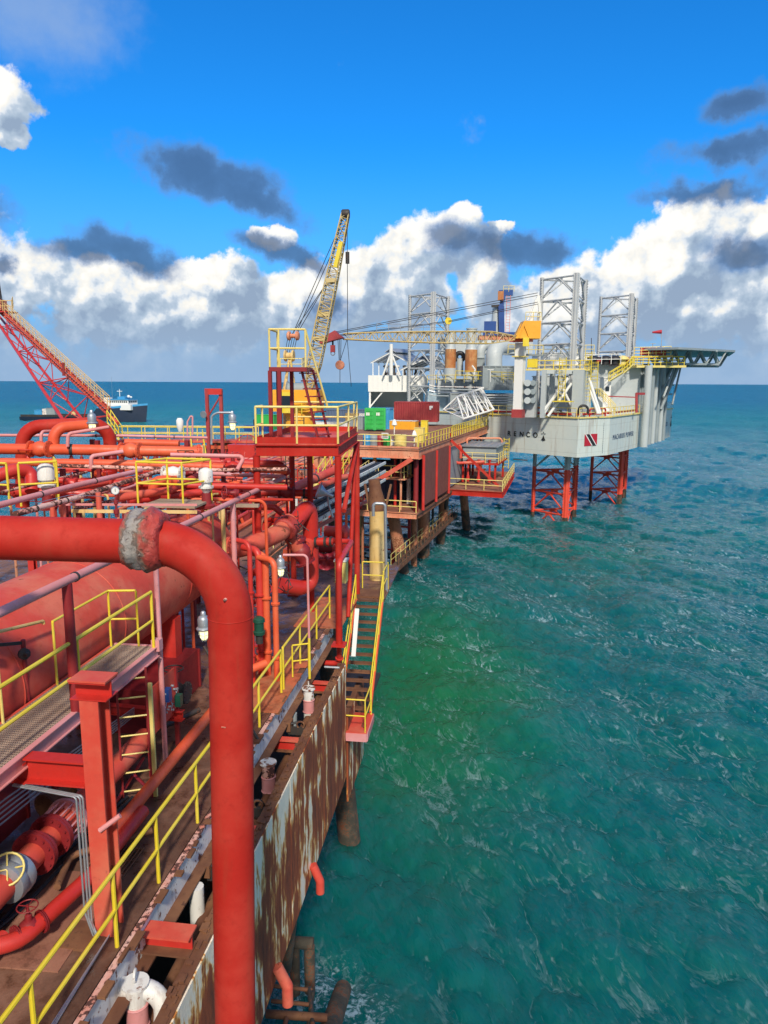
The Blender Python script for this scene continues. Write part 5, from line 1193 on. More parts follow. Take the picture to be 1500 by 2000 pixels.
# legs and braces
def bleg(pt, base_, lb, r_=.55, g=None):
    t_ = thing('platform_leg', lb, 'leg', base_)  # leg of the far platform
    f = .42; mid = lerp(base_, pt, f)
    MB().cyl(mid, pt, r_, n=20).build('upper_leg', LEGR, t_); d_ = (mid - base_).normalized()
    MB().cyl(base_ - d_ * 4, mid, r_ * 1.02, r_ * 1.0, n=20).build('splash_zone', BARN, t_)
    return t_
def W(px, py): return Gz(px, py, 0)
w1_, w2_, w3_ = W(790, 1132), W(826, 1102), W(859, 1068)
bleg(V(*B(2.2, -3.0, ZL - .3)), w1_, 'front brown rusty leg of the far platform, standing in the sea', .56)
bleg(V(*B(7.5, -1.4, ZL - .3)), w2_, 'second rusty leg of the far platform along its sea side', .55)
bleg(V(*B(15.5, -1.0, ZL - .3)), w3_, 'third rusty leg of the far platform with dark wet base', .5)
bleg(V(*B(26, -1.2, ZL - .3)), B(26, -.5, 0), 'farthest rusty leg on the sea side of the far platform', .5)
for i in range(4): bleg(V(*B(3 + i * 8, -14.5, ZL - .3)), B(3 + i * 8, -15.6, 0), ['front', 'second', 'third', 'farthest'][i] + ' inner rusty leg on the far side of the container platform', .5)
for i, (s, t__, r_, mt, nm) in enumerate([(1.0, -4.6, .17, RED, 'red'), (1.5, -5.6, .13, LEGR, 'brown'), (4.0, -3.4, .22, RED, 'bright red'), (2.8, -6.8, .15, RUSTY, 'rusty'), (5.5, -5.2, .2, LEGR, 'dull brown'), (9.5, -3.0, .14, DARK, 'black'), (.8, -6.2, .10, MAROON, 'maroon'), (6.8, -7.6, .25, CREAM, 'cream'), (12, -4, .18, RED, 'far red'), (-.2, -3.6, .28, RED, 'thick front red'), (.5, -7.6, .4, LEGR, 'thick front brown'), (10, -1.6, .3, RUSTY, 'thick rusty sea-side'), (4.6, -1.5, .3, LEGR, 'thick brown sea-side'), (18, -2.0, .25, RUSTY, 'distant rusty')]):
    solo(MB().cyl(B(s, t__, -2), B(s, t__, ZL - .3), r_, n=12), 'riser_pipe', mt, nm + ' riser pipe going down to the sea under the far platform', 'riser')
for i in range(5):
    z = .9 + i * 1.1; solo(MB().bar(B(6 + i * .5, -12, z), B(5 + i * .4, -2.4, z), .16), 'horizontal_brace', [RUSTY, RED, LEGR, RED, RUSTY][i], ['lowest', 'second lowest', 'middle', 'second highest', 'highest'][i] + ' cross brace seen between the legs of the far platform', 'brace')
# low walkway
wa, wb_ = B(-3, -1.2, 2.6), B(20, -.9, 3.3)
t_ = thing('low_walkway', 'dark rusty walkway just above the sea along the far platform legs', 'walkway', wa)
MB().bar(wa, wb_, .7, .08).build('walkway_plate', BARN, t_); MB().bar(wa + V(.35, 0, -.2), wb_ + V(.35, 0, -.2), .12, .28).build('walkway_beam', RUSTY, t_)
railing('pale rail along the low walkway over the sea', [wa + V(-.3, 0, .06), wb_ + V(-.3, 0, .06)], 1.0, YELF, .025, 1.4)
railing('rust-coloured rail on the sea side of the low walkway', [wa + V(.35, 0, .06), wb_ + V(.35, 0, .06)], 1.0, RUSTY, .035, 1.2)
t_ = thing('discharge_pipe', 'dark discharge pipe pouring a white jet of water into the sea', 'pipe', w3_ + V(-.4, -.6, 1))
MB().cyl(w3_ + V(-.75, -1.5, 1.7), w3_ + V(-.75, -1.5, 5.0), .13, n=10).build('pipe_body', DARK, t_)
solo(MB().lathe(w3_ + V(-.75, -1.5, -.1), U3, [(0, .30), (.2, .17), (.5, .11), (1.75, .10)], 10), 'water_jet', FOAMW, 'white jet of water falling from the dark discharge pipe into the sea', 'water')
mb = MB(); random.seed(2)
for i in range(60):
    a_ = random.uniform(0, 6.28); rr_ = random.uniform(.1, 1.3) ** 1.0; c_ = w3_ + V(-.75 + math.cos(a_) * rr_ * 1.3, -1.5 + math.sin(a_) * rr_, .12)
    mb.sphere(c_, random.uniform(.05, .14), 6, 4, .5)
o = solo(mb, 'foam_splash', FOAMW, 'white foam where the water jet hits the sea', 'foam'); o['kind'] = 'stuff'

# railings on the container deck
railing('yellow rail along the front edge of the container deck, right part', [B(.12, -7.3, ZB), B(.12, -.15, ZB)], 1.1, YELF, .045, 2.4)
railing('yellow rail along the sea-side edge of the container deck', [B(.4, -.1, ZB), B(14, -.1, ZB)], 1.1, YEL, .04, 1.2)
railing('yellow rail continuing far along the sea-side edge of the container deck', [B(14.6, -.1, ZB), B(36.8, -.1, ZB)], 1.2, YEL, .045, 1.0)
# containers
def container(lb, c, L, mat, rz, Wd=2.44, Hh=2.59, doors=False, n=18, roofm=None):
    ax = (V(math.cos(rz), -math.sin(rz), 0), V(math.sin(rz), math.cos(rz), 0), U3); c = Vector(c)
    t_ = thing('shipping_container', lb, 'container', c)
    m0 = c + V(0, 0, Hh / 2)
    X, Y, _ = ax; mb = MB()
    # corrugated sides as real folds
    def side(o_, u, w_, nn):
        vs = []; fs = []; 
        for i in range(nn * 4 + 1):
            f = i / (nn * 4); dpt = [0, 0, -.045, -.045][i % 4]
            q = o_ + u * (f * 1.0) + w_ * dpt; vs += [q + V(0, 0, .12), q + V(0, 0, Hh - .1)]
        for i in range(nn * 4): fs.append((2 * i, 2 * i + 2, 2 * i + 3, 2 * i + 1))
        mb.add(vs, fs)
    hx, hy = X * (L / 2 - .06), Y * (Wd / 2 - .06)
    side(c - hx - Y * (Wd / 2 - .02), hx * 2, -Y, n); side(c - hx + Y * (Wd / 2 - .02), hx * 2, Y, n)
    if not doors: side(c - hy - X * (L / 2 - .02), hy * 2, -X, 7)
    side(c - hy + X * (L / 2 - .02), hy * 2, X, 7)
    mb.box(m0, (L - .18, Wd - .18, Hh - .2), ax); mb.box(c + V(0, 0, Hh - .04), (L - .1, Wd - .1, .04), ax)
    mb.build('container_shell', mat, t_, smooth=0)
    fr = MB()
    for s1 in (-1, 1):
        for s2 in (-1, 1): fr.box(c + X * s1 * (L / 2 - .05) + Y * s2 * (Wd / 2 - .05) + V(0, 0, Hh / 2), (.12, .12, Hh), ax)
        for z in (.07, Hh - .07):
            fr.box(c + Y * s1 * (Wd / 2 - .05) + V(0, 0, z), (L - .24, .11, .14), ax); fr.box(c + X * s1 * (L / 2 - .05) + V(0, 0, z), (.11, Wd - .24, .14), ax)
    fr.build('frame', mat, t_, smooth=0)
    return t_, c, X, Y
container('long brick-red ribbed shipping container across the far deck', G(814, 823, 98), 5.75, CRED, R(2), doors=False)
mbx = MB(); p = G(842, 795, 96.4); mbx.box(p, (.45, .05, .30)); mbx.box(p + V(-.1, 0, -.25), (.25, .05, .2)); solo(mbx, 'container_decal', FLW, 'torn white sticker patch on the brick-red container', 'sticker')
# green double locker with doors
g0 = G(732, 840, 85.5)
t_ = thing('shipping_container', 'bright green double-door offshore container on the deck', 'container', g0)
X = V(.99, .12, 0); Y = V(-.12, .99, 0); ax = (X, Y, U3)
MB().box(g0 + V(0, .9, 1.27), (2.30, 1.7, 2.5), ax).build('container_shell', GRN, t_)
for s in (-1.10, -.08, .08, 1.10): MB().box(g0 + X * s + V(0, -.02, 1.27), (.14, .14, 2.54), ax).build('door_post', GRN, t_)
for i, s in enumerate((-.59, .59)):
    dr = MB().box(g0 + X * s + V(0, -.02, 1.27), (.84, .08, 2.36), ax).build('door', GRN, t_)
    for k in range(5): MB().box(g0 + X * s + V(0, -.09, .3 + k * .48), (.80, .06, .09), ax).build('door_rib', GRN, dr)
    for k in (-.25, -.08, .08, .25): MB().cyl(g0 + X * (s + k) + V(0, -.15, .15), g0 + X * (s + k) + V(0, -.15, 2.4), .022, n=6).build('lock_bar', GRN, dr)
    MB().box(g0 + X * (s - .2) + V(0, -.13, 1.85), (.4, .02, .35), ax).build('label_plate', FLW, dr)
t_, *_r = container('blue container partly hidden behind the green container', G(749, 838, 91), 2.0, SKYB, R(5), n=6)
container('grey-blue ribbed container behind the tower rail', G(722, 838, 97) + V(-2.6, 0, 0), 6.0, paint('dull_navy', (.08, .12, .20), (.12, .17, .26), .5, .1, .5, scale=.5), R(3), n=16)
# flare basket, drums, boxes
def drum(lb, p, r_, h, mat, name='drum', cat='drum'):
    p = Vector(p); t_ = thing(name, lb, cat, p)
    MB().lathe(p, U3, [(0, r_ * .97), (.04, r_), (h * .33, r_), (h * .35, r_ * 1.04), (h * .37, r_), (h * .65, r_), (h * .67, r_ * 1.04), (h * .69, r_), (h - .03, r_), (h, r_ * .95)], 16).build('drum_body', mat, t_)
    MB().cyl(p + V(.1, 0, h), p + V(.1, 0, h + .04), .05, n=8).build('bung', DARK, t_); return t_
ds = [(717, 868, SKYB, .38, 'sky blue drum first in the row behind the deck-edge rail'), (730, 869, GRY, .40, 'grey drum between the blue and red drums'), (743, 869, CRED, .36, 'dark red drum beside the grey drum'), (754, 870, GRN, .36, 'green drum under the white notice board')]
for px, py, mt, r_, lb in ds: q = G(px, py, 66.2); drum(lb, (q.x, q.y, ZB), r_, 1.0, mt)
q = G(782, 872, 65.2); drum('big yellow tub with rags at the front edge of the container deck', (q.x, q.y, ZB), .55, 1.05, YELF, 'waste_tub', 'tub')
q = G(765, 872, 66.5); drum('small white bucket beside the yellow tub', (q.x, q.y, ZB), .17, .5, WHT, 'bucket', 'bucket')
sg = G(752, 851, 65.0); t_ = thing('notice_board', 'white notice board with dark lettering on the container deck rail', 'sign', sg)
MB().box(sg, (.62, .03, .5), BA).build('sign_board', WHT, t_)
for k in range(3): MB().box(sg + V(0, -.03, .14 - k * .13), (.5, .01, .06), BA).build('lettering', BLK, t_)
def crate(lb, p, size, mat, name='crate', cat='crate', lid=None):
    p = Vector(p); t_ = thing(name, lb, cat, p); ax_ = BA
    MB().box(p + V(0, 0, size[2] / 2), size, ax_).build('body', mat, t_)
    for s in (-1, 1): MB().box(p + br_ * (s * size[0] * .3) + V(0, 0, size[2] / 2) - bd * (size[1] / 2 + .02), (.06, .04, size[2] * .96), ax_).build('rib', mat, t_)
    MB().box(p + V(0, 0, size[2] + .02), (size[0] + .06, size[1] + .06, .05), ax_).build('lid', lid or mat, t_); return t_
def onB(px, py): q = Gz(px, py, ZB); return q
crate('low orange-yellow skip with a white lid in front of the red container', onB(788, 838), (3.4, 1.6, 1.0), ORY, 'skip', 'skip', WHS)
crate('pale yellow locker standing at the deck-edge corner', onB(819, 864), (.9, .5, 1.35), YELF, 'locker', 'locker')
crate('tall yellow meter box on the sea-side rail', onB(829, 851) , (.7, .5, 1.6), YEL, 'meter_box', 'box')
crate('blue crate right of the brick-red container', onB(866, 824), (1.0, .8, .5), BLUE)
crate('white crate right of the brick-red container', onB(856, 822), (1.2, 1, .7), WHT)
crate('grey machine box behind the tower rail', onB(700, 838), (1.6, 1.4, 1.5), GRY, 'machine_box', 'box')
crate('white machine box behind the tower rail', onB(712, 832), (1.2, 1.2, 1.6), WHT, 'machine_box', 'box')
crate('cream box on top of stores behind the tower', onB(688, 834), (1.4, 1.2, 1.7), CREAM, 'machine_box', 'box')
crate('long low white locker under the tower rail', onB(655, 836), (6.0, 1.0, .7), WHT, 'bench_locker', 'locker')
crate('yellow gear box beside the gangway foot', onB(905, 822), (1.2, .9, 1.4), YELF, 'machine_box', 'box')
crate('small orange machine beside the gangway foot', onB(915, 826), (.9, .9, 1.0), REDO, 'machine_box', 'box')
crate('weathered timber stack on the container deck', onB(790, 828), (4.4, .8, .25), WOOD, 'timber_stack', 'timber')
# lamp poles on the deck
for (px, py, dd_, lb, h) in [(770, 868, 65.4, 'white deck lamp pole at the front edge of the container deck', 1.8), (809, 868, 64, 'small white lamp above the corner rail of the container deck', .9)]:
    p = G(px, py, dd_); p = V(p.x, p.y, ZB); t_ = thing('lamp_pole', lb, 'lamp', p); MB().cyl(p, p + V(0, 0, h), .05, n=8).build('pole', WHS, t_)
    MB().lathe(p + V(0, 0, h), U3, [(0, .1), (.1, .25), (.3, .2), (.55, .1), (.6, .02)], 12).build('lamp_head', WHT, t_)

# annex cabin platform on the sea side
c1_, c2_, c3_, c4_ = G(875, 950, 77), G(981, 958, 75), G(1004, 912, 92), G(900, 905, 94); zA = 6.95
P4 = [V(p.x, p.y, zA) for p in (c1_, c2_, c3_, c4_)]
t_ = thing('annex_platform', 'orange-red side platform with a grey-roofed cabin frame right of the far platform', 'platform', V(P4[0].x, P4[0].y, zA))
MB().prism([(p.x, p.y) for p in P4], zA - .08, zA).build('annex_deck', DECKB, t_)
for a, b in ((0, 1), (1, 2), (2, 3), (3, 0)): MB().ibeam(P4[a] + V(0, 0, -.38), P4[b] + V(0, 0, -.38), .25, .58).build('edge_beam', REDB, t_)
railing('yellow rail around the front and right of the annex platform', [P4[0], P4[1], P4[2]], 1.1, YELF, .045, 2.2)
def cabin():
    a, b = G(917, 948, 80), G(972, 948, 80); c_ = G(945, 900, 84); k = V(c_.x, c_.y, zA)
    t_ = thing('annex_cabin', 'grey cabin with ribbed metal roof raised on red legs on the annex', 'cabin', k)
    W_, L_ = 4.0, 6.5; z0, z1 = 9.3, 11.0; AX = BA
    MB().box(k + V(0, 0, (z0 + z1) / 2 - zA), (W_ - .3, L_ - .3, z1 - z0), AX).build('cabin_body', GRY, t_)
    MB().box(k + V(0, 0, z1 - zA + .10), (W_ + .2, L_ + .2, .12), AX).build('roof', GALV, t_)
    for i in range(6): MB().box(k + br_ * (-1.9 + i * .76) + V(0, 0, z1 - zA + .2), (.10, L_ + .1, .08), AX).build('roof_rib', GALV, t_)
    MB().box(k + V(0, 0, z0 - zA - .12), (W_ + .4, L_ + .4, .2), AX).build('floor_frame', REDB, t_)
    for s1 in (-1, 1):
        for s2 in (-1, 1): MB().box(k + br_ * s1 * 1.8 + bd * s2 * 3 + V(0, 0, (z0 - zA) / 2), (.22, .22, z0 - zA - .2), AX).build('leg', REDB, t_)
    for i in range(3): MB().lathe(k + br_ * (-1.2 + i * 1.2) - bd * (L_ / 2 + .0) + V(0, 0, .2), U3, [(0, .15), (.4, .22), (.8, .12), (2.3, .1), (2.5, .2)], 10).build('pump', RED, t_)
    railing('pale rail around the raised cabin of the annex', [k + br_ * -2.2 - bd * 3.5 + V(0, 0, z0 - zA), k + br_ * 2.2 - bd * 3.5 + V(0, 0, z0 - zA), k + br_ * 2.2 + bd * 3.3 + V(0, 0, z0 - zA)], 1.1, YELF, .04, 1.5)
    return k
K = cabin()
pipe('pink-red pipe loop hanging on the annex wall', [G(946, 902, 80), G(888, 905, 80), G(884, 870, 80), G(900, 868, 80), G(900, 895, 80)], .16, REDP, bend=.6)
pipe('salmon pipe arching over the annex cabin roof', [G(912, 866, 84), G(912, 856, 84), G(980, 856, 86), G(984, 900, 86)], .12, SALM, bend=.5)
solo(MB().bar(G(878, 857, 76), G(974, 950, 75.5), .26), 'diagonal_brace', REDB, 'long red diagonal brace crossing in front of the annex cabin', 'brace')
ladder('yellow caged ladder at the right side of the annex cabin', G(988, 915, 86), 3.6, .6, br_, 9, YEL, YEL, 4, r_=.04)
solo(MB().tube([G(900, 942, 88), G(902, 960, 88), G(906, 975, 88)], .10, .2, 8), 'hanging_hose', DARK, 'short black hose hanging below the annex platform', 'hose')
solo(MB().cyl(G(868, 955, 78), G(872, 995, 78), .22, n=10), 'sump_pipe', DARK, 'dark pipe hanging under the far platform corner', 'pipe')
solo(MB().bar(G(1002, 897, 92), G(1030, 899, 92), .3, .12), 'gangway_stub', DARK, 'dark gangway arm sticking out behind the annex', 'gangway')
# side clutter along the far platform edge (pipes between annex and deck)
for i in range(9):
    px = 880 + i * 7.5; a = G(px, 845 + (i % 3) * 4 - i * 1.5, 78 + i * 2.2); b = V(a.x + .1, a.y, zA)
    solo(MB().cyl(b, a, .09 + .03 * (i % 3), n=8), 'wall_pipe', [RED, MAROON, RUSTY][i % 3], ['red', 'maroon', 'rusty'][i % 3] + ' vertical pipe in the row behind the annex brace', 'pipe', ['red', 'maroon', 'rusty'][i % 3] + ' pipes behind the annex')
# ================================================================== jack-up rig
ZH, ZHB = 13.85, 9.2
def hp(px, d): q = G(px, 800, d); return (q.x, q.y)
HP = [hp(716, 118), hp(940, 99), hp(1131, 88), hp(1193, 91.5), hp(1250, 103), hp(1313, 124), (hp(1313, 124)[0] - 8, hp(1313, 124)[1] + 10), hp(760, 138)]
t_ = thing('jackup_hull', 'pale grey jack-up rig hull raised above the sea', 'rig hull', V(HP[2][0], HP[2][1], ZHB))
hb = MB().prism(HP, ZHB, ZH); hb.build('hull_plating', HULL, t_, smooth=0)
for a, b in zip(HP[:6], HP[1:6]):
    a3, b3 = V(*a, ZH), V(*b, ZH); MB().bar(a3 + V(0, 0, .10), b3 + V(0, 0, .10), .34, .16).build('deck_edge_strip', YELF, t_)
def text(s, p, right, up, size, mat, depth=.01, parent=None, squeeze=1.0, name='lettering', bold=.02):
    cu = bpy.data.curves.new('t', 'FONT'); cu.body = s; cu.size = size; cu.extrude = depth; cu.offset = size * bold; cu.space_character = 1.0 if squeeze is None else squeeze
    ob = bpy.data.objects.new('t', cu); COL.objects.link(ob); dg = bpy.context.evaluated_depsgraph_get(); me = bpy.data.meshes.new_from_object(ob.evaluated_get(dg))
    bpy.data.objects.remove(ob)
    right = Vector(right).normalized(); up = Vector(up); nrm = right.cross(up); M = Matrix((right, up, nrm)).transposed()
    mb = MB(); mb.v = [Vector(p) + M @ v.co for v in me.vertices]; mb.f = [tuple(pl.vertices) for pl in me.polygons]
    return mb.build(name, mat, parent, smooth=0)
GRYB = special('blue_grey_lettering', (.06, .10, .18), .6)
def facept(i, px, z, off=.05):                # the point of hull face i under photo column px at height z
    a, b = V(*HP[i], 0), V(*HP[i + 1], 0); best = None
    lo, hi = 0.0, 1.0
    def col(f): q = lerp(a, b, f); q.z = z; r = q - EYE; return 750 + FPX * r.dot(CR) / r.dot(_F)
    for _ in range(40):
        m_ = (lo + hi) / 2
        if col(m_) < px: lo = m_
        else: hi = m_
    q = lerp(a, b, lo); q.z = z; u = (b - a).normalized(); n = V(u.y, -u.x, 0)
    return q + n * off, u
# company name, letter by letter, with a stylised ermine mark
for px, ch in ((994.5, 'R'), (1006.5, 'E'), (1018, 'N'), (1031, 'C'), (1044.5, 'O')):
    p, u = facept(1, px - 3.2, 11.28); text(ch, p, u, U3, .88, BLK, parent=t_)
p, u = facept(1, 1061.5, 11.0)
def em(cx, cz, sc_, par):
    mb = MB(); n = V(u.y, -u.x, 0)
    def poly(pts): 
        k = len(pts); vs = [p + u * (x * sc_ + cx) + U3 * (z * sc_ + cz) for x, z in pts]; vs += [q + n * .02 for q in vs]
        mb.add(vs, [tuple(range(k)), tuple(range(2 * k - 1, k - 1, -1))] + [(i, (i + 1) % k, k + (i + 1) % k, k + i) for i in range(k)])
    poly([(-.42, 0), (-.18, -.02), (0, -.16), (.18, -.02), (.42, 0), (.16, .42), (0, .85), (-.16, .42)])
    for dx, dz, w_, h_ in ((0, 1.22, .08, .20), (-.26, 1.02, .20, .07), (.26, 1.02, .20, .07)): poly([(dx - w_, dz), (dx, dz - h_), (dx + w_, dz), (dx, dz + h_)])
    return mb
em(0, 0, .78, t_).build('ermine_emblem', BLK, t_, smooth=0)
# flag
def quadon(i, px0, px1, z0, z1, mat, name, off=.05, skew=None):
    a, u = facept(i, px0, z0, off); b, _ = facept(i, px1, z0, off); n = V(u.y, -u.x, 0); w_ = (b - a).length
    pts = skew(w_) if skew else [(0, z0), (w_, z0), (w_, z1), (0, z1)]
    vs = [a + u * x + V(0, 0, z - z0) for x, z in pts]; k = len(vs); vs += [q + n * .015 for q in vs]
    return MB().add(vs, [tuple(range(k)), tuple(range(2 * k - 1, k - 1, -1))] + [(j, (j + 1) % k, k + (j + 1) % k, k + j) for j in range(k)]).build(name, mat, t_, smooth=0)
fz0, fz1 = 10.52, 11.95
quadon(2, 1140.5, 1165, fz0, fz1, FLR, 'flag_field', .04)
quadon(2, 1140.5, 1165, fz0, fz1, FLW, 'flag_white_band', .06, lambda w_: [(w_ * .58, fz0), (w_ * .98, fz0), (w_ * .42, fz1), (w_ * .02, fz1)])
quadon(2, 1140.5, 1165, fz0, fz1, BLK, 'flag_black_band', .08, lambda w_: [(w_ * .65, fz0), (w_ * .91, fz0), (w_ * .35, fz1), (w_ * .09, fz1)])
p, u = facept(3, 1196, 11.0); text('MACARIUS POWER', p, u, U3, .92, GRYB, parent=t_, squeeze=1.28, bold=.0)
p, u = facept(4, 1291, 11.2); text('PERENCO', p, u, U3, .95, GRYB, parent=t_, squeeze=1.3, bold=.0)
p, u = facept(4, 1309.5, 11.1); em(0, 0, 1.3, t_).build('ermine_emblem', BLK, t_, smooth=0)
# draught marks
p, u = facept(2, 1176, 9.6)
mb = MB()
for i in range(14): mb.box(p + V(0, 0, i * .27), (.10, .02, .12), (u, V(u.y, -u.x, 0), U3))
mb.bar(p + V(0, 0, -.1), p + V(0, 0, 3.7), .02, .02); mb.build('draught_marks', GRY, t_)
def edge(i, f0, f1): return lerp(V(*HP[i], ZH + .18), V(*HP[i + 1], ZH + .18), f0), lerp(V(*HP[i], ZH + .18), V(*HP[i + 1], ZH + .18), f1)
for i, lb in ((1, 'yellow rail along the front deck edge of the jack-up hull'), (2, 'yellow rail along the short corner edge of the jack-up hull'), (3, 'yellow rail along the right deck edge of the jack-up hull'), (4, 'pale rail along the far right deck edge of the jack-up hull')):
    a, b = edge(i, .02, .98); railing(lb, [a, b], 1.05, YELF if i < 4 else WHT, .045, 1.3, mids=2 if i == 4 else 1)
    if i < 4:
        a, b = edge(i, .04, .96); inn = V(HP[7][0] - a.x, HP[7][1] - a.y, 0).normalized() * .7
        pipe(['', 'red fire main along the front deck edge of the jack-up', 'red fire main at the corner of the jack-up deck', 'red fire main along the right deck edge of the jack-up'][i], [a + inn + V(0, 0, .3), b + inn + V(0, 0, .3)], .13, RED, n=8)
for k, (i, f) in enumerate(((1, .56), (2, .35))):
    a, b = edge(i, f, f + (.12 if i == 1 else .5)); a += V(0, .5, 0); b += V(0, .5, 0); pipe(('red fender arch on the front edge of the jack-up deck', 'red fender arch at the corner of the jack-up deck')[k], [a, a + V(0, 0, .95), b + V(0, 0, .95), b], .11, RED, bend=.3, n=8)

def lattice(lb, base3, z0, z1, phase, red_to, cs=.36, bay=2.72, chord_m=GALVL, groupz=None):
    """three-chord jack-up leg. base3: chord positions (x, y)"""
    c0 = V(sum(p[0] for p in base3) / 3, sum(p[1] for p in base3) / 3, 0)
    t_ = thing('jackup_leg', lb, 'rig leg', c0 + V(0, 0, z0))  # one leg of the jack-up rig
    segs = [(z0, .9, BARN), (.9, red_to, REDJ), (red_to, z1, chord_m)] if red_to else [(z0, z1, chord_m)]
    for p in base3:
        q = V(p[0], p[1], 0); o_ = (q - c0).normalized(); s_ = V(-o_.y, o_.x, 0)
        for a, b, m_ in segs:
            ch = MB().cyl(q + V(0, 0, a), q + V(0, 0, b), cs * .72, n=12).build('chord', m_, t_)
            k = MB(); nz = int((b - a) / .34)
            k.box(q + V(0, 0, (a + b) / 2), (.09, cs * 2.0, b - a), (o_, s_, U3))
            for j in range(nz): 
                for sg_ in (-1, 1): k.box(q + s_ * sg_ * (cs * 1.08) + V(0, 0, a + .34 * (j + .5)), (.10, .12, .17), (o_, s_, U3))
            k.build('rack_teeth', m_, ch, smooth=0)
    zs = []; z = z1 - .25
    while z > max(z0, -1.5): zs.append(z); z -= bay
    for i in range(3):
        a2, b2 = base3[i], base3[(i + 1) % 3]; a = V(a2[0], a2[1], 0); b = V(b2[0], b2[1], 0)
        for z in zs:
            m_ = chord_m if (not red_to or z > red_to) else (REDJ if z > .8 else BARN)
            A, B_ = a + V(0, 0, z), b + V(0, 0, z); Mm = lerp(A, B_, .5)
            br2 = MB().cyl(A, B_, .12, n=8); br2.box(Mm + V(0, 0, -.16), (1.1, .07, .42), ((B_ - A).normalized(), (B_ - A).normalized().cross(U3), U3))
            br2.build('horizontal_brace', m_, t_)
            zz = z - bay
            m2 = chord_m if (not red_to or z - bay / 2 > red_to) else REDJ
            MB().cyl(Mm + V(0, 0, -.1), a + V(0, 0, max(zz + .3, z0)), .10, n=8).build('diagonal_brace', m2, t_); MB().cyl(Mm + V(0, 0, -.1), b + V(0, 0, max(zz + .3, z0)), .10, n=8).build('diagonal_brace', m2, t_)
    return t_
c1, c2, c3 = Gz(1040, 1012, 0), Gz(1103, 1024, 0), Gz(1120, 1008, 0)
near3 = [(c1.x, c1.y), (c2.x, c2.y), (c3.x, c3.y)]
lattice('tall near lattice leg of the jack-up, red below and grey above the hull', near3, -4, 31.3, 0, 7.1)
def shift(pxl, d):                              # same triangle moved to another leg well
    q = G(pxl, 760, d); cx = (near3[0][0] + near3[1][0] + near3[2][0]) / 3; cy = (near3[0][1] + near3[1][1] + near3[2][1]) / 3
    return [(p[0] - cx + q.x, p[1] - cy + q.y) for p in near3]
lattice('right-hand lattice leg of the jack-up, behind the near one', shift(1206, 117), -4, 31.3, 0, 11.0)
lattice('left-hand lattice leg of the jack-up behind the long yellow crane boom', shift(838, 116), ZH, 31.3, 0, 0)

def dk(px, d, z=None): q = G(px, 760, d); return V(q.x, q.y, ZH if z is None else z)
def zat(px, py, d): return G(px, py, d).z
def blk(lb, px0, px1, py0, py1, d, depth, mat, name='deckhouse', cat='deckhouse', rot=None, ribs=0, roof=True):
    a, b = G(px0, py1, d), G(px1, py1, d); z1_, z0_ = zat(px0, py0, d), zat(px0, py1, d)
    u = (b - a); u.z = 0; Wd = u.length; u.normalize(); n = V(-u.y, u.x, 0); c = V((a.x + b.x) / 2, (a.y + b.y) / 2, z0_) + n * depth / 2
    t_ = thing(name, lb, cat, c); MB().box(c + V(0, 0, (z1_ - z0_) / 2), (Wd, depth, z1_ - z0_), (u, n, U3)).build('wall', mat, t_)
    if roof: MB().box(c + V(0, 0, z1_ - z0_ + .06), (Wd + .25, depth + .25, .12), (u, n, U3)).build('roof', mat, t_)
    for i in range(ribs + 1 if ribs else 0):
        MB().box(c - n * (depth / 2 + .06) + u * (-Wd / 2 + Wd * i / ribs) + V(0, 0, (z1_ - z0_) / 2), (.16, .12, z1_ - z0_ - .02), (u, n, U3)).build('rib', mat, t_)
    return t_, c, u, n, Wd, z1_ - z0_
# white module with ribbed parapet and open lower bay
t_, c, u, n, Wd, hh = blk('white ribbed parapet module standing left on the jack-up', 720, 834, 733, 765, 118, 8, WHT, 'white_module', 'module', ribs=12, roof=False)
MB().box(c + n * 3.5 + V(0, 0, -1.35), (Wd - .3, .2, 2.6), (u, n, U3)).build('back_wall', LGR, t_)
for s in (-1, 1): MB().box(c - n * 3.7 + u * s * (Wd / 2 - .2) + V(0, 0, -1.3), (.3, .3, 2.6), (u, n, U3)).build('post', WHT, t_)
for s in (-1, 1): MB().bar(c - n * 3.7 + u * s * (Wd / 2 - .3) + V(0, 0, -2.3), c - n * 3.7 + u * s * (Wd / 2 - 2.2) + V(0, 0, -.05), .2).build('knee_brace', WHT, t_)
MB().box(c + u * (-Wd / 2 + .1) + V(0, 0, -1.3), (.1, 7, 2.6), (u, n, U3)).build('side_wall', LGR, t_)
t_, c, u, n, Wd, hh = blk('pale blue-grey container wall right of the white module', 836, 940, 766, 805, 111, 4, paint('pale_blue_paint', (.34, .46, .54), (.42, .52, .58), .5, .08, .5, scale=.4), ribs=9)
for i in range(5): 
    pass
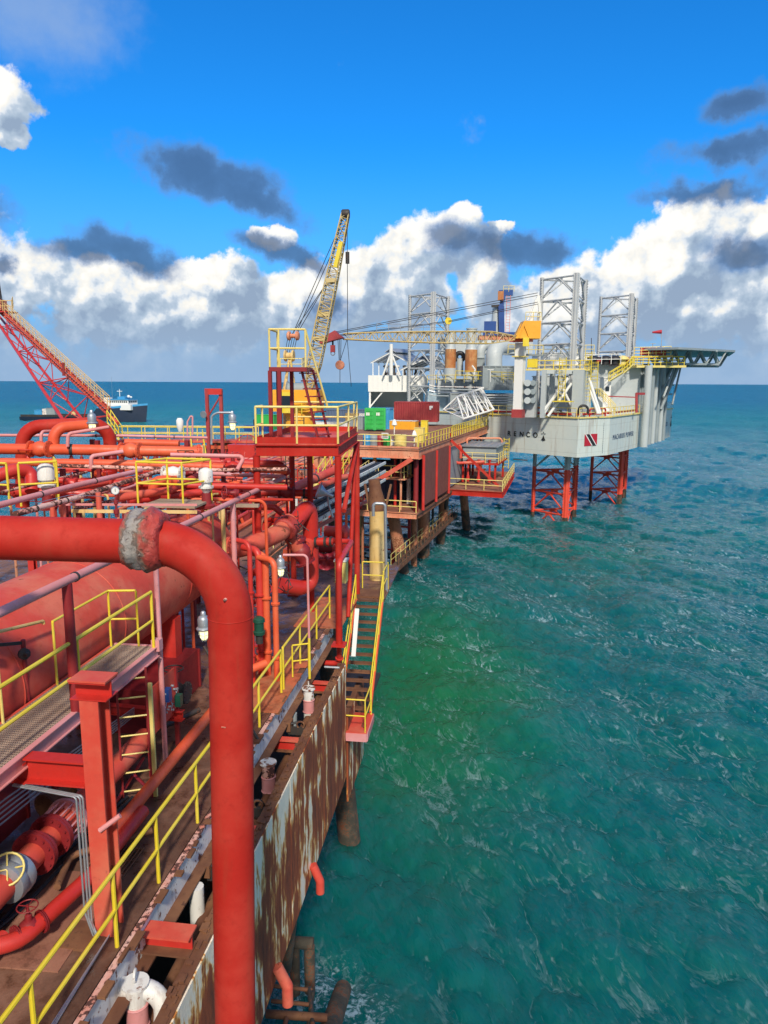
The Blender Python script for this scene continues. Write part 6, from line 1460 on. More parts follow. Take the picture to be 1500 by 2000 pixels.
# shelters
def shelter(lb, px0, px1, pye, pyr, d, dep, ridge_px):
    a, b = G(px0, pye, d), G(px1, pye, d); rz = zat(ridge_px, pyr, d); r0 = G(ridge_px, pyr, d); u = (b - a).normalized(); n = V(-u.y, u.x, 0) * dep; n += u * dep * .75
    t_ = thing('gable_shelter', lb, 'shelter', V(a.x, a.y, a.z - 2.2))
    def slab(p, q): 
        vs = [p, q, q + n, p + n]; vs += [v + V(0, 0, .1) for v in vs]; return MB().add(vs, [(0, 1, 2, 3), (7, 6, 5, 4), (0, 4, 5, 1), (1, 5, 6, 2), (2, 6, 7, 3), (3, 7, 4, 0)])
    slab(a, r0).build('roof_slope', GALV, t_); slab(r0, b).build('roof_slope', GALV, t_)
    cc = r0 + V(0, 0, .35); slab(lerp(a, r0, .72) + V(0, 0, .42), cc + V(0, 0, .2)).build('ridge_vent', GALV, t_); slab(cc + V(0, 0, .2), lerp(b, r0, .72) + V(0, 0, .42)).build('ridge_vent', GALV, t_)
    for k in range(4):
        e = n * (k / 3.2); MB().bar(a + e + V(0, 0, -.1), r0 + e + V(0, 0, -.1), .12).build('rafter', WHT, t_); MB().bar(r0 + e + V(0, 0, -.1), b + e + V(0, 0, -.1), .12).build('rafter', WHT, t_)
        for q in (lerp(a, r0, .12), lerp(b, r0, .12)): MB().bar(q + e * .9 + V(0, 0, -.2), q + e * .9 + V(0, 0, -2.6), .13).build('post', WHT, t_)
    return t_
shelter('open grey gable roof shelter farther left above the white module', 724, 800, 708, 688, 121, 4.5, 762)
shelter('open grey gable roof shelter nearer, right of the white A-frame', 782, 852, 722, 702, 117, 3.6, 826)
t_ = thing('a_frame', 'white tripod mast standing on the white module', 'mast', G(765, 733, 117))
MB().cyl(G(764, 733, 117), G(764, 672, 117), .3, n=12).build('mast_tube', WHT, t_); MB().cyl(G(748, 733, 117), G(764, 688, 117), .15, n=8).build('stay_tube', WHT, t_); MB().cyl(G(781, 733, 117), G(764, 688, 117), .15, n=8).build('stay_tube', WHT, t_)
for i, px in enumerate((752, 757, 770, 777, 790, 800, 812, 822)):
    t_ = thing('valve_manifold', 'dark capped manifold valve ' + ['far left under the left shelter', 'second from left under the left shelter', 'just right of the tripod mast', 'second right of the tripod mast', 'left one under the nearer shelter', 'second one under the nearer shelter', 'third one under the nearer shelter', 'last one under the nearer shelter'][i], 'valve', G(px, 733, 119 + i % 3))
    MB().lathe(G(px, 733, 119 + i % 3), U3, [(0, .25), (.3, .3), (.5, .18), (1.2, .16), (1.3, .32), (1.5, .32), (1.6, .1)], 10).build('valve_body', WHS if i % 2 else DARK, t_)
# exhaust stacks
def stack(lb, px, pyb, pyt, ym, yt, d, r_):
    z = [zat(px, y, d) for y in (pyb, ym, yt, pyt)]; q = G(px, pyb, d)
    t_ = thing('exhaust_stack', lb, 'exhaust stack', q)
    MB().cyl(V(q.x, q.y, z[0]), V(q.x, q.y, z[1]), r_ * 1.35, n=20).build('stack_base', LGR, t_)
    MB().cyl(V(q.x, q.y, z[1]), V(q.x, q.y, z[2]), r_ * 1.15, n=20).build('stack_lower_barrel', RUSTS, t_)
    MB().lathe(V(q.x, q.y, z[2]), U3, [(0, r_ * 1.15), (.3, r_ * .95), (z[3] - z[2] - .2, r_ * .95), (z[3] - z[2] - .15, r_ * 1.05), (z[3] - z[2], r_ * 1.05)], 20).build('stack_upper_barrel', LGR, t_)
stack('rust-streaked exhaust stack, left one of the pair', 879, 745, 647, 719, 682, 107, .68)
stack('rust-streaked exhaust stack, right one of the pair', 919, 745, 641, 727, 683, 105, .74)
t_ = thing('silencer', 'black round ducting between the two exhaust stacks', 'duct', G(898, 730, 108)); MB().torus(G(898, 697, 108), (0, 1, 0), .55, .32, 24, 10).build('duct_ring', BLKR, t_); MB().cyl(G(898, 735, 108), G(898, 700, 108), .5, n=14).build('duct_drum', LGR, t_)
# grey duct bend
q = G(965, 740, 104)
pipe('big grey insulated exhaust duct bending left above the engine house', [G(965, 728, 104), G(964, 682, 104), G(1000, 672, 108)], 1.15, LGR, bend=1.6, n=24, name='exhaust_duct', cat='duct')
pipe('grey insulated duct further left behind the right stack', [G(938, 735, 108), G(938, 676, 108), G(962, 672, 109)], .7, LGR, bend=1.2, n=18, name='exhaust_duct', cat='duct')
t_, c, u, n, Wd, hh = blk('grey engine house under the exhaust ducts', 943, 1002, 716, 762, 101, 7, GRY, ribs=5)
t_, c, u, n, Wd, hh = blk('grey deckhouse between the stacks with ribbed front', 856, 940, 742, 770, 110, 6, LGR, ribs=8)
t_, c, u, n, Wd, hh = blk('dark grey generator box high behind the duct', 925, 945, 700, 718, 107, 3, GRY)
t_, c, u, n, Wd, hh = blk('long grey roof house behind the yellow crane boom', 860, 1040, 663, 690, 120, 6, LGR, ribs=0)
blk('low dark machinery block in front of the engine house', 880, 1000, 770, 800, 104, 4, GRY, ribs=7)
railing('yellow rail on the walkway of the engine house', [G(835, 748, 108), G(1003, 748, 100)], 1.1, YELF, .045, 1.6)
railing('second yellow rail in front of the engine house', [G(890, 740, 104), G(1003, 744, 99)], 1.1, YEL, .045, 1.6)
for k, (y1, y2) in enumerate(((752, 765), (757, 770), (763, 775), (770, 780))):
    pipe(['top', 'second', 'third', 'lowest'][k] + ' grey pipe of the run along the engine house walkway', [G(838, y1, 107), G(850, y1 + 3, 107), G(942, y1 + 5, 101), G(948, y2 + 7, 101), G(1003, y2 + 7, 99)], .09, [WHS, LGR, GALV, LGR][k], bend=.3, n=8)
pipe('white bent vent at the right rusty stack', [G(925, 735, 103), G(928, 722, 103), G(922, 714, 103)], .12, WHT, bend=.2, n=8)
for i, (px, lb) in enumerate(((958, 'left white twin lamp pole before the engine house'), (992, 'right white twin lamp pole before the engine house'))):
    a = G(px, 746, 98); t_ = thing('lamp_pole', lb, 'lamp', a); MB().cyl(a, G(px, 722, 98), .05, n=6).build('pole', WHT, t_); MB().bar(G(px - 6, 722, 98), G(px + 6, 722, 98), .12, .1).build('lamp_arm', WHT, t_)
# white lattice gangway
gA, gB = G(866, 806, 92), G(955, 800, 95); top0, top1 = G(893, 775, 94), G(944, 758, 98)
t_ = thing('gangway_bridge', 'white triangular lattice gangway leaning from the jack-up to the container deck', 'gangway', gA)
fr = [G(866, 800, 94), G(905, 818, 89)]; bk = [G(945, 785, 100), G(965, 800, 95)]
MB().cyl(top0, top1, .16, n=10).build('top_chord', WHT, t_); MB().cyl(fr[0], bk[0], .13, n=10).build('bottom_chord', WHT, t_); MB().cyl(fr[1], bk[1], .13, n=10).build('bottom_chord', WHT, t_)
for k in range(7):
    f = k / 6
    for s in (0, 1): 
        lo = lerp(fr[s], bk[s], f); MB().cyl(lo, lerp(top0, top1, max(0, min(1, f + (.08 if k % 2 else -.08)))), .09, n=8).build('lattice_tube', WHT, t_)
        if k < 6: MB().cyl(lerp(top0, top1, f), lerp(fr[s], bk[s], f + .14), .07, n=8).build('lattice_tube', WHT, t_)
    MB().cyl(lerp(fr[0], bk[0], f), lerp(fr[1], bk[1], f), .07, n=8).build('cross_tube', WHT, t_)
MB().bar(lerp(fr[0], fr[1], .5), lerp(bk[0], bk[1], .5), 1.2, .08).build('walk_plate', GALV, t_)
railing('bright yellow rail at the gangway foot on the container deck', [G(930, 822, 95), G(945, 812, 98), G(962, 815, 96)], 1.2, YEL, .06, 1.0)

# yellow boom crane on the jack-up
pc = G(1012, 812, 90.5); zt = zat(1012, 670, 90.5)
t_ = thing('crane_pedestal', 'square pale grey crane pedestal rising from the jack-up deck', 'pedestal', V(pc.x, pc.y, ZH))
PX = (V(.93, -.36, 0), V(.36, .93, 0), U3)
MB().box(V(pc.x, pc.y, (ZH + zt) / 2), (1.05, 1.05, zt - ZH), PX).build('pedestal_shaft', WHT, t_); MB().box(V(pc.x, pc.y, zt - 1.6), (1.6, 1.6, .14), PX).build('pedestal_platform', YELF, t_); MB().box(V(pc.x, pc.y, ZH + .5), (1.3, 1.3, 1.0), PX).build('pedestal_foot', CRED, t_)
t_ = thing('boom_crane', 'orange-yellow crane with a very long cream lattice boom lying level', 'crane', V(pc.x, pc.y, zt))
za, zb = zat(1010, 662, 90), zat(1010, 628, 90)
cl, cr_ = G(1003, 650, 90), G(1052, 650, 90); u = (cr_ - cl).normalized(); u.z = 0; n = V(-u.y, u.x, 0)
vs = [V(cl.x, cl.y, za) - n * 1.2, V(cr_.x, cr_.y, za) - n * 1.2, V(cr_.x, cr_.y, zb) - n * 1.2, V(cl.x, cl.y, zb) + u * 1.0 - n * 1.2]
vs += [v + n * 2.4 for v in vs]; MB().add(vs, [(0, 1, 2, 3), (7, 6, 5, 4), (0, 4, 5, 1), (1, 5, 6, 2), (2, 6, 7, 3), (3, 7, 4, 0)]).build('crane_house', ORY, t_)
mbs = [((1014, 660), (1024, 634)), ((1024, 634), (1034, 660)), ((1008, 655), (1018, 632))]
for a_, b_ in mbs: MB().bar(G(*a_, 88.7), G(*b_, 88.7), .1).build('house_rib', ORY, t_)
MB().box(V(pc.x, pc.y, za - .15), (2.4, 2.0, .3), PX).build('slew_ring', REDO, t_)
MB().box(G(1027, 668, 88.5), (.7, .6, 1.0)).build('operator_basket', YEL, t_)
railing('pale rail on top of the orange crane house', [V(cl.x, cl.y, zb) + u * 1.2 - n, V(cr_.x, cr_.y, zb) - n, V(cr_.x, cr_.y, zb) + n], 1.0, YELF, .04, 1)
def boom(t_, P0, P1, w0, w1_, n_, mat, r_=.07, h0=None, h1=None, upv=U3):
    d = (P1 - P0).normalized(); x = d.cross(upv).normalized(); z = x.cross(d); h0 = h0 or w0; h1 = h1 or w1_
    def c(f, i, j):
        if f < .15: k = w0 * .45 + (w0 * .55) * f / .15; kh = h0 * .35 + h0 * .65 * f / .15
        else: g = (f - .15) / .85; k = w0 + (w1_ - w0) * g ** 2; kh = h0 + (h1 - h0) * g ** 2
        return lerp(P0, P1, f) + x * (i * k / 2) + z * (j * kh / 2)
    for i in (-1, 1):
        for j in (-1, 1):
            MB().tube([c(k / n_, i, j) for k in range(n_ + 1)], r_, .01, 6).build('boom_chord', mat, t_)
    for (s1, s2) in (((-1, -1), (-1, 1)), ((1, -1), (1, 1)), ((-1, 1), (1, 1)), ((-1, -1), (1, -1))):
        mb = MB()
        for k in range(n_):
            p, q = (s1, s2) if k % 2 else (s2, s1); mb.cyl(c(k / n_, *p), c((k + 1) / n_, *q), r_ * .6, n=5)
            mb.cyl(c(k / n_, *s1), c(k / n_, *s2), r_ * .5, n=4)
        mb.build('boom_lacing', mat, t_, smooth=0)
P0, P1 = G(1003, 660, 89), G(672, 657, 82)
boom(t_, P0, P1, 1.25, .8, 26, YELC, .07, 1.35, .6)
MB().bar(P0, lerp(P0, P1, .22), .25, .5).build('boom_foot_plate', SALM, t_)
tipA = G(672, 654, 82); tb = G(655, 652, 82); tcx = G(626, 668, 82)
vsx = [G(672, 660, 82), G(656, 664, 82), G(628, 672, 82), G(626, 668, 82), G(645, 652, 82), G(656, 646, 82), G(661, 652, 82)]
mb = MB(); k = len(vsx); e = V(0, .7, 0); mb.add([v - e for v in vsx] + [v + e for v in vsx], [tuple(range(k)), tuple(range(2 * k - 1, k - 1, -1))] + [(i, (i + 1) % k, k + (i + 1) % k, k + i) for i in range(k)]); mb.build('boom_tip', CRED, t_, smooth=0)
MB().cyl(G(650, 664, 82), G(650, 676, 82), .10, n=6).build('hook_rope', DARK, t_); MB().box(G(650, 681, 82), (.5, .3, .75)).build('hook_block', CRED, t_); MB().torus(G(650, 690, 82), (0, 1, 0), .22, .06, 12).build('hook', GALV, t_)
for s in (-3, 0, 3): MB().cyl(G(663 + s, 663, 82), G(664 + s * .5, 706, 82), .03, n=4).build('hoist_rope', DARK, t_)
MB().lathe(G(664, 713, 82) - V(0, .2, 0), (0, 1, 0), [(0, .45), (.05, .5), (.35, .5), (.4, .45)], 16).build('main_block', SALM, t_); MB().cyl(G(664, 718, 82), G(664, 748, 82), .035, n=5).build('tag_line', DARK, t_)
MB().cyl(G(678, 660, 82), G(686, 755, 82), .03, n=4).build('tag_line', DARK, t_); MB().cyl(G(664, 706, 82), G(678, 662, 82), .03, n=4).build('tag_line', DARK, t_)
for (a_, b_) in (((657, 648), (1050, 572)), ((660, 650), (1050, 577)), ((664, 654), (876, 627)), ((664, 656), (876, 629)), ((876, 627), (1050, 590)), ((876, 629), (1050, 594))): MB().cyl(G(*a_, 82), G(*b_, 90), .035, n=4).build('pendant_rope', DARK, t_)
q = G(876, 627, 86); MB().lathe(q - V(0, .25, 0), (0, 1, 0), [(0, .3), (.0, .42), (.5, .42), (.5, .3)], 6).build('bridle_block', YEL, t_)
railing('thin grey rail on the walkway along the top of the cream boom', [lerp(P0, P1, .42) + V(0, 0, .75), lerp(P0, P1, .82) + V(0, 0, .6)], .75, GALV, .03, 1.5)
t_ = thing('crane_gantry', 'white riveted gantry peak behind the orange crane house', 'gantry', G(1045, 628, 92))
MB().bar(G(1036, 628, 92), G(1052, 578, 92), .35, .9).build('gantry_leg', WHT, t_); MB().bar(G(1056, 628, 92), G(1052, 578, 92), .3, .6).build('gantry_leg', WHT, t_); MB().bar(G(1030, 625, 91), G(1046, 585, 91), .12).build('gantry_stay', WHT, t_)
# blue crane behind
bc = G(976, 662, 122)
t_ = thing('knuckle_crane', 'blue folded knuckle crane behind the exhaust duct', 'crane', bc)
MB().cyl(G(968, 662, 122), G(970, 600, 122), .9, .65, n=16).build('crane_column', LGR, t_); MB().bar(G(980, 655, 121), G(979, 598, 121), .9, .9).build('crane_arm', BLUE, t_)
MB().bar(G(978, 604, 121), G(984, 574, 121), .7, .9).build('crane_knuckle', BLUE, t_); MB().box(G(988, 572, 121), (2.2, .9, .8)).build('crane_head', BLUE, t_); MB().box(G(978, 578, 120.4), (.9, .7, 1.4)).build('crane_motor', RUSTS, t_)
MB().bar(G(960, 598, 121), G(975, 597, 121), .35).build('crane_arm_tip', DARK, t_)
MB().box(G(957, 642, 121), (1.9, 1.6, 2.2)).build('operator_cabin', BLUE, t_); MB().box(G(975, 657, 121), (5.2, 2, 1.2)).build('crane_base', BLUE, t_)
railing('rail on the head of the blue crane', [G(983, 570, 120.5), G(1004, 570, 120.5)], .9, YELF, .04, .8)
ladder('orange ladder beside the blue crane arm', G(991, 655, 120.5), 6.2, .6, (1, 0, 0), 14, REDO, REDO, r_=.04)

# jacking houses and the structures round the near leg
def frame_tower(lb, px0, px1, py0, py1, d, mat):
    a, b = G(px0, py1, d), G(px1, py1, d); z1_ = zat(px0, py0, d); t_ = thing('jacking_frame', lb, 'jacking frame', V(a.x, a.y, ZH))  # jacking frame round a rig leg
    dp = 3.5; n = V(.36, .93, 0) * dp
    for q in (a, b, a + n, b + n): MB().box(V(q.x, q.y, (ZH + z1_) / 2), (.55, .55, z1_ - ZH), PX).build('frame_post', mat, t_)
    for z in (z1_ - .25, ):
        for p, q in ((a, b), (a + n, b + n), (a, a + n), (b, b + n)): MB().bar(V(p.x, p.y, z), V(q.x, q.y, z), .35, .45).build('frame_beam', mat, t_)
    lo, hi = V(a.x, a.y, ZH + .2), V(b.x, b.y, z1_ - .4); MB().cyl(lo, V((a.x + b.x) / 2, (a.y + b.y) / 2, z1_ - 1.8), .16, n=8).build('frame_brace', WHT, t_); MB().cyl(V(b.x, b.y, ZH + .2), V((a.x + b.x) / 2, (a.y + b.y) / 2, z1_ - 1.8), .16, n=8).build('frame_brace', WHT, t_)
    MB().cyl(lo + V(.6, -.3, 0), V(b.x - .8, b.y - .3, z1_ - 1.6), .17, n=8).build('frame_brace', WHT, t_)
    return t_
frame_tower('grey jacking frame surrounding the near lattice leg', 1060, 1126, 722, 810, 90, LGR)
t_ = thing('jacking_house', 'tall pale jacking house column right of the near leg at deck level', 'jacking house', G(1126, 812, 89.6))
MB().box(V(G(1128, 812, 89.8).x, G(1128, 812, 89.8).y, (ZH + zat(1128, 722, 89.8)) / 2), (1.3, 1.3, zat(1128, 722, 89.8) - ZH), PX).build('house_body', LGR, t_)
t_ = thing('gear_stack', 'stack of round gear cases beside the crane pedestal', 'gear case', G(1035, 810, 90))
for k, y in enumerate((748, 765, 782)): MB().cyl(G(1030, y, 89.5), G(1031, y, 90.8),   .40, n=18).build('gear_case', LGR, t_); MB().cyl(G(1041, y, 89.8), G(1042, y, 91), .34, n=18).build('gear_case', GRY, t_)
MB().box(V(*dk(1036, 91.5)) + V(0, 0, 2.2), (1.6, 1.2, 4.4), PX).build('gear_housing', LGR, t_)
t_, c, u, n, Wd, hh = blk('cream deckhouse behind the jacking frame', 1062, 1150, 735, 800, 95.5, 8, LGR)
t_, c, u, n, Wd, hh = blk('long white upper deckhouse behind the near leg', 1060, 1160, 690, 722, 104, 8, WHT)
t_, c, u, n, Wd, hh = blk('large pale main accommodation house on the jack-up', 1150, 1246, 712, 812, 104, 10, LGR)
for k in range(2): 
    q = c - n * 5.05 + u * (-2.8 + k * 1.6); dr = MB().box(q + V(0, 0, 2.2), (.9, .1, 2.0), (u, n, U3)).build('door', SKYB if k == 0 else WHT, t_); MB().box(q - n * .06 + V(0, 0, 2.6), (.35, .04, .5), (u, n, U3)).build('door_window', GLS, dr)
t_, c, u, n, Wd, hh = blk('small white stair house beside the accommodation', 1176, 1190, 738, 812, 100, 2, WHT)
MB().box(c - n * 1.05 + V(0, 0, 3.6), (.5, .06, .6), (u, n, U3)).build('window', GLS, t_)
t_, c, u, n, Wd, hh = blk('blue-grey ribbed tall wall under the helideck supports', 1236, 1262, 712, 806, 106, 5, GRY, ribs=5)
railing('yellow rail on the roof walkway in front of the near leg', [G(1030, 722, 92), G(1150, 722, 90)], 1.1, YEL, .05, 1.0)
railing('pale rail on the roof of the main accommodation house', [G(1118, 712, 100), G(1212, 711, 101)], 1.3, WHT, .05, 1.4)
railing('yellow rail on the left roof walkway by the crane pedestal', [G(992, 690, 96), G(1060, 692, 94)], 1.1, YELF, .05, 1.0)
solo(MB().bar(G(985, 692, 96), G(1062, 694, 94), 1.2, .2), 'roof_walkway', GRY, 'grey roof walkway beside the crane pedestal', 'walkway')
solo(MB().bar(G(1028, 722, 92), G(1152, 722, 90), 1.4, .22), 'roof_walkway', YELF, 'yellow-edged roof walkway crossing in front of the near leg', 'walkway')
railing('second rail on the white upper deckhouse roof', [G(1062, 690, 103), G(1160, 690, 103)], 1.1, YELF, .05, 1.2)
ladder('tall yellow caged ladder on the left of the near leg', G(1096, 785, 88.6), 5.2, .8, (.93, -.36, 0), 14, YEL, YEL, 6, r_=.05)
ladder('yellow caged ladder on the right of the near leg', G(1145, 785, 90), 6.0, .8, (.93, -.36, 0), 14, YEL, YEL, 6, r_=.05)
ladder('yellow ladder tower beside the jacking house', G(1159, 770, 92), 4.0, .8, (.93, -.36, 0), 10, YEL, YEL, 3, r_=.05)
solo(MB().box(G(1100, 784, 88.8), (2.4, 1.0, .12), PX), 'ladder_landing', YEL, 'yellow landing below the left caged ladder', 'landing')
for i, (a_, b_, lb) in enumerate((((1150, 738), (1172, 808), 'right white slanting strut beside the yellow ladder'), ((1152, 760), (1168, 808), 'second white slanting strut beside the yellow ladder'), ((1058, 808), (1110, 738), 'white slanting strut in front of the jacking frame'))):
    solo(MB().cyl(G(*a_, 90), G(*b_, 89.4), .2, n=10), 'strut', WHT, lb, 'strut')
stair('zigzag lower stair with yellow rails on the accommodation wall', G(1216, 728, 100), G(1190, 744, 99), 1.0, (.36, .93, 0), 8, YELF, YELF, YEL, 1.1, r_=.05)
stair('upper stair with yellow rails climbing to the helideck walkway', G(1238, 712, 101), G(1220, 728, 100), 1.0, (.36, .93, 0), 8, YELF, YELF, YEL, 1.1, r_=.05)
stair('white stair descending to the jack-up deck beside the strut', G(1170, 775, 95), G(1200, 808, 94), 1.0, (.36, .93, 0), 10, WHT, WHT, YELF, 1.1, r_=.05)
crate('row of dark red engines on the accommodation roof', G(1188, 714, 105), (5.5, 2, 1.1), CRED, 'engine_row', 'engine')
for i, px in enumerate((1158, 1182, 1200, 1215)):
    q = G(px, 713, 103); t_ = thing('roof_fan', ['leftmost', 'second', 'third', 'rightmost'][i] + ' black mushroom vent on the accommodation roof', 'vent', q)
    MB().lathe(q, U3, [(0, .5), (.7, .5), (.75, .9), (1.0, .85), (1.25, .4), (1.3, .05)], 14).build('vent_cap', BLKR if i < 3 else YELF, t_)
crate('yellow winch box left of the roof walkway', G(1040, 718, 91.5), (1.2, 1, 1), YEL, 'winch', 'winch')
solo(MB().tube([G(1130, 808, 88.6), G(1131, 792, 88.6), G(1148, 792, 88.6), G(1149, 808, 88.6)], .14, .8, 10), 'hose_loop', BLKR, 'black hose loop standing on the jack-up corner deck', 'hose')
t_ = thing('lifeboat_davit', 'magenta-red lifeboat davit frame on the right deck of the jack-up', 'davit', G(1243, 806, 99))
MB().bar(G(1243, 806, 99), G(1243, 768, 99), .3).build('davit_post', CRED, t_); MB().bar(G(1243, 769, 99), G(1258, 769, 100), .3).build('davit_arm', CRED, t_); MB().bar(G(1188, 774, 97), G(1243, 776, 98.5), .14).build('davit_rail', CRED, t_)
for i, (px, py) in enumerate(((1185, 770), (1182, 776))): pass
# bundle of grey caissons hanging on the right hull face
for i, (px, yb, r_, m_) in enumerate([(1257, 873, .5, LGR), (1266, 868, .34, GRY), (1273, 866, .36, LGR), (1280, 864, .3, GRY), (1287, 862, .34, LGR), (1294, 860, .3, GRY)]):
    d = 102 + i * 2.3; a, b = G(px, yb, d), G(px + 1, 712, d)
    solo(MB().cyl(V(a.x, a.y, zat(px, yb, d)), V(a.x, a.y, zat(px, 714, d)), r_, n=14), 'caisson', m_, ['widest pale caisson first on the right hull side', 'grey caisson second on the right hull side', 'pale caisson third on the right hull side', 'grey caisson fourth on the right hull side', 'pale caisson fifth on the right hull side', 'last grey caisson on the right hull side'][i], 'caisson')
for i, (x0, y0, x1, y1, lb) in enumerate([(1324, 716, 1290, 800, 'outermost long grey raking strut under the helideck'), (1312, 716, 1278, 795, 'second long grey raking strut under the helideck'), (1302, 716, 1272, 800, 'third grey raking strut under the helideck'), (1330, 714, 1313, 790, 'thin grey raking pipe at the hull end'), (1262, 745, 1290, 715, 'grey Y strut rising right from the widest caisson'), (1256, 745, 1246, 715, 'grey Y strut rising left from the widest caisson'), (1318, 716, 1296, 775, 'slim raking pipe between the helideck struts')]):
    solo(MB().cyl(G(x0, y0, 112), G(x1, y1, 110 if i < 4 else 104), .28 if i < 3 else .15, n=10), 'raking_strut', GRY if i < 4 else LGR, lb, 'strut')
for i, (ya, yb) in enumerate(((735, 735), (752, 752), (770, 770))): solo(MB().cyl(G(1285, ya, 111), G(1320 - i * 4, yb, 113), .12, n=8), 'strut_tie', GRY, ['upper', 'middle', 'lower'][i] + ' horizontal tie between the raking struts', 'tie')
# helideck
zHd = zat(1380, 686, 112)
hx = [(1258, 104), (1325, 100), (1436, 108), (1425, 124), (1330, 134), (1250, 122)]
hpoly = [(G(px, 686, d).x, G(px, 686, d).y) for px, d in hx]
t_ = thing('helideck', 'large grey helicopter deck cantilevered right on deep lattice trusses', 'helideck', V(hpoly[0][0], hpoly[0][1], zHd - 3))
MB().prism(hpoly, zHd - .28, zHd).build('helideck_plate', GRY, t_)
HT = [(G(px, 686, d), px, d) for px, d in hx]
def truss(p, q, zt_, zb_, n_, mat, inset=0):
    for k in range(n_ + 1):
        f = k / n_; a = lerp(p, q, f); A = V(a.x, a.y, zt_); 
        if k < n_:
            b = lerp(p, q, (k + .5) / n_); Bm = V(b.x, b.y, zb_); c_ = lerp(p, q, (k + 1) / n_)
            MB().cyl(A, Bm, .13, n=6).build('truss_diagonal', mat, t_); MB().cyl(Bm, V(c_.x, c_.y, zt_), .13, n=6).build('truss_diagonal', mat, t_)
    a, b = lerp(p, q, .5 / n_), lerp(p, q, 1 - .5 / n_); MB().bar(V(a.x, a.y, zb_), V(b.x, b.y, zb_), .22, .28).build('truss_chord', mat, t_)
zTb = zat(1380, 716, 112)
def hq(px, d): q = G(px, 686, d); return V(q.x, q.y, 0)
truss(hq(1268, 104), hq(1418, 107), zHd - .3, zTb + .2, 6, GRY); truss(hq(1268, 112), hq(1422, 114), zHd - .3, zTb + .2, 6, GRY); truss(hq(1268, 120), hq(1418, 121), zHd - .3, zTb + .2, 6, GRY)
for px in (1300, 1350, 1400): truss(hq(px, 104), hq(px, 122), zHd - .3, zTb + .2, 3, GRY)
solo(MB().bar(G(1236, 716, 103), G(1332, 716, 104.5), 2.0, .3), 'helideck_walkway', YELF, 'yellow walkway below the helideck edge', 'walkway')
railing('yellow rail along the walkway below the helideck', [G(1232, 714, 102.2), G(1336, 714, 103.6)], 1.2, YEL, .055, .9, mids=2)
railing('second yellow rail behind the walkway below the helideck', [G(1236, 713, 105), G(1338, 713, 106)], 1.2, YELF, .055, 1.1)
railing('yellow rail on the upper access level left of the helideck', [G(1238, 696, 104), G(1310, 694, 103)], 1.2, YELF, .05, .9, mids=2)
solo(MB().bar(G(1236, 698, 105), G(1312, 696, 104), 2.0, .25), 'access_platform', CREAM, 'cream access platform left of the helideck', 'platform')
crate('red fire monitor box on the helideck access level', G(1275, 693, 104.5), (3.4, 1, .9), RED, 'fire_box', 'box')
ws = G(1292, 690, 103); t_ = thing('windsock', 'red windsock on a thin pole at the helideck corner', 'windsock', ws)
MB().cyl(ws, G(1292, 645, 103), .06, n=6).build('pole', GALV, t_); MB().lathe(G(1292, 648, 103), (-1, 0, -.06), [(0, .28), (.5, .22), (1.2, .12)], 10).build('sock', FLR, t_)
t_ = thing('antenna_mast', 'short T-shaped antenna mast on the helideck access level', 'antenna', G(1275, 690, 104)); MB().cyl(G(1275, 692, 104), G(1275, 670, 104), .06, n=6).build('mast', GALV, t_); MB().bar(G(1270, 671, 104), G(1281, 671, 104), .08).build('crossbar', GALV, t_)
for i, (px, y0, y1, d) in enumerate(((1087, 690, 668, 104), (1155, 690, 660, 104), (1085, 520, 514, 92))): solo(MB().cyl(G(px, y0, d), G(px, y1, d), .05, n=5), 'whip_antenna', DARK, ['thin whip antenna seen through the near leg', 'thin whip antenna between the near and right legs', 'tiny beacon rod'][i], 'antenna') if i < 2 else None

# ================================================================== latticed yellow crane on the far platform
kc = G(585, 880, 70); kb = V(kc.x, kc.y, ZB)
t_ = thing('lattice_crane', 'yellow latticed deck crane with its boom raised steeply', 'crane', kb)
MB().cyl(kb, kb + V(0, 0, zat(585, 800, 70) - ZB), 1.5, n=24).build('crane_pedestal', ORY, t_)
MB().lathe(V(kb.x, kb.y, zat(585, 812, 70)), U3, [(0, 1.2), (.7, 1.9), (1.0, 1.9)], 24).build('slew_bearing', YEL, t_)
MB().box(G(583, 782, 70), (4.2, 3.2, 2.0)).build('machinery_house', ORY, t_); MB().box(G(561, 786, 68.6), (1.4, 1.3, 1.9)).build('operator_cab', YEL, t_); MB().box(G(561, 784, 67.9), (1.1, .05, 1.0)).build('cab_window', GLS, t_)
MB().lathe(G(560, 760, 70), (1, 0, 0), [(0, .5), (.1, .8), (.2, .6), (2.6, .6), (2.7, .8), (2.8, .5)], 18).build('winch_drum', GRY, t_)
for px in (556, 578): MB().bar(G(px, 770, 70.5), G(566, 692, 70.5), .18).build('gantry_leg', CREAM, t_); MB().bar(G(px - 4, 770, 72), G(566, 692, 71.5), .14).build('gantry_leg', CREAM, t_)
MB().lathe(G(556, 695, 70.5), (1, 0, 0), [(0, .5), (.15, .55), (.2, .3), (.7, .3), (.75, .55), (.9, .5)], 16).build('gantry_sheave', CREAM, t_)
foot, tip = G(603, 762, 69), G(675, 418, 69)
boom(t_, foot, tip, 1.15, .62, 38, YELC, .06, 1.1, .6, upv=V(0, -1, 0))
MB().lathe(tip + V(-.35, 0, 0), (1, 0, 0), [(0, .35), (.1, .4), (.6, .4), (.7, .35)], 14).build('tip_sheave', DARK, t_)
for f in (.12, .30, .44, .63): MB().box(lerp(foot, tip, f), (1.2 - f * .5, 1.0, .35)).build('boom_joint', YELC, t_)
MB().bar(lerp(foot, tip, .70) + V(.2, -.5, 0), lerp(foot, tip, .84) + V(.25, -.5, 0), .35, .35).build('boom_walkway', YEL, t_)
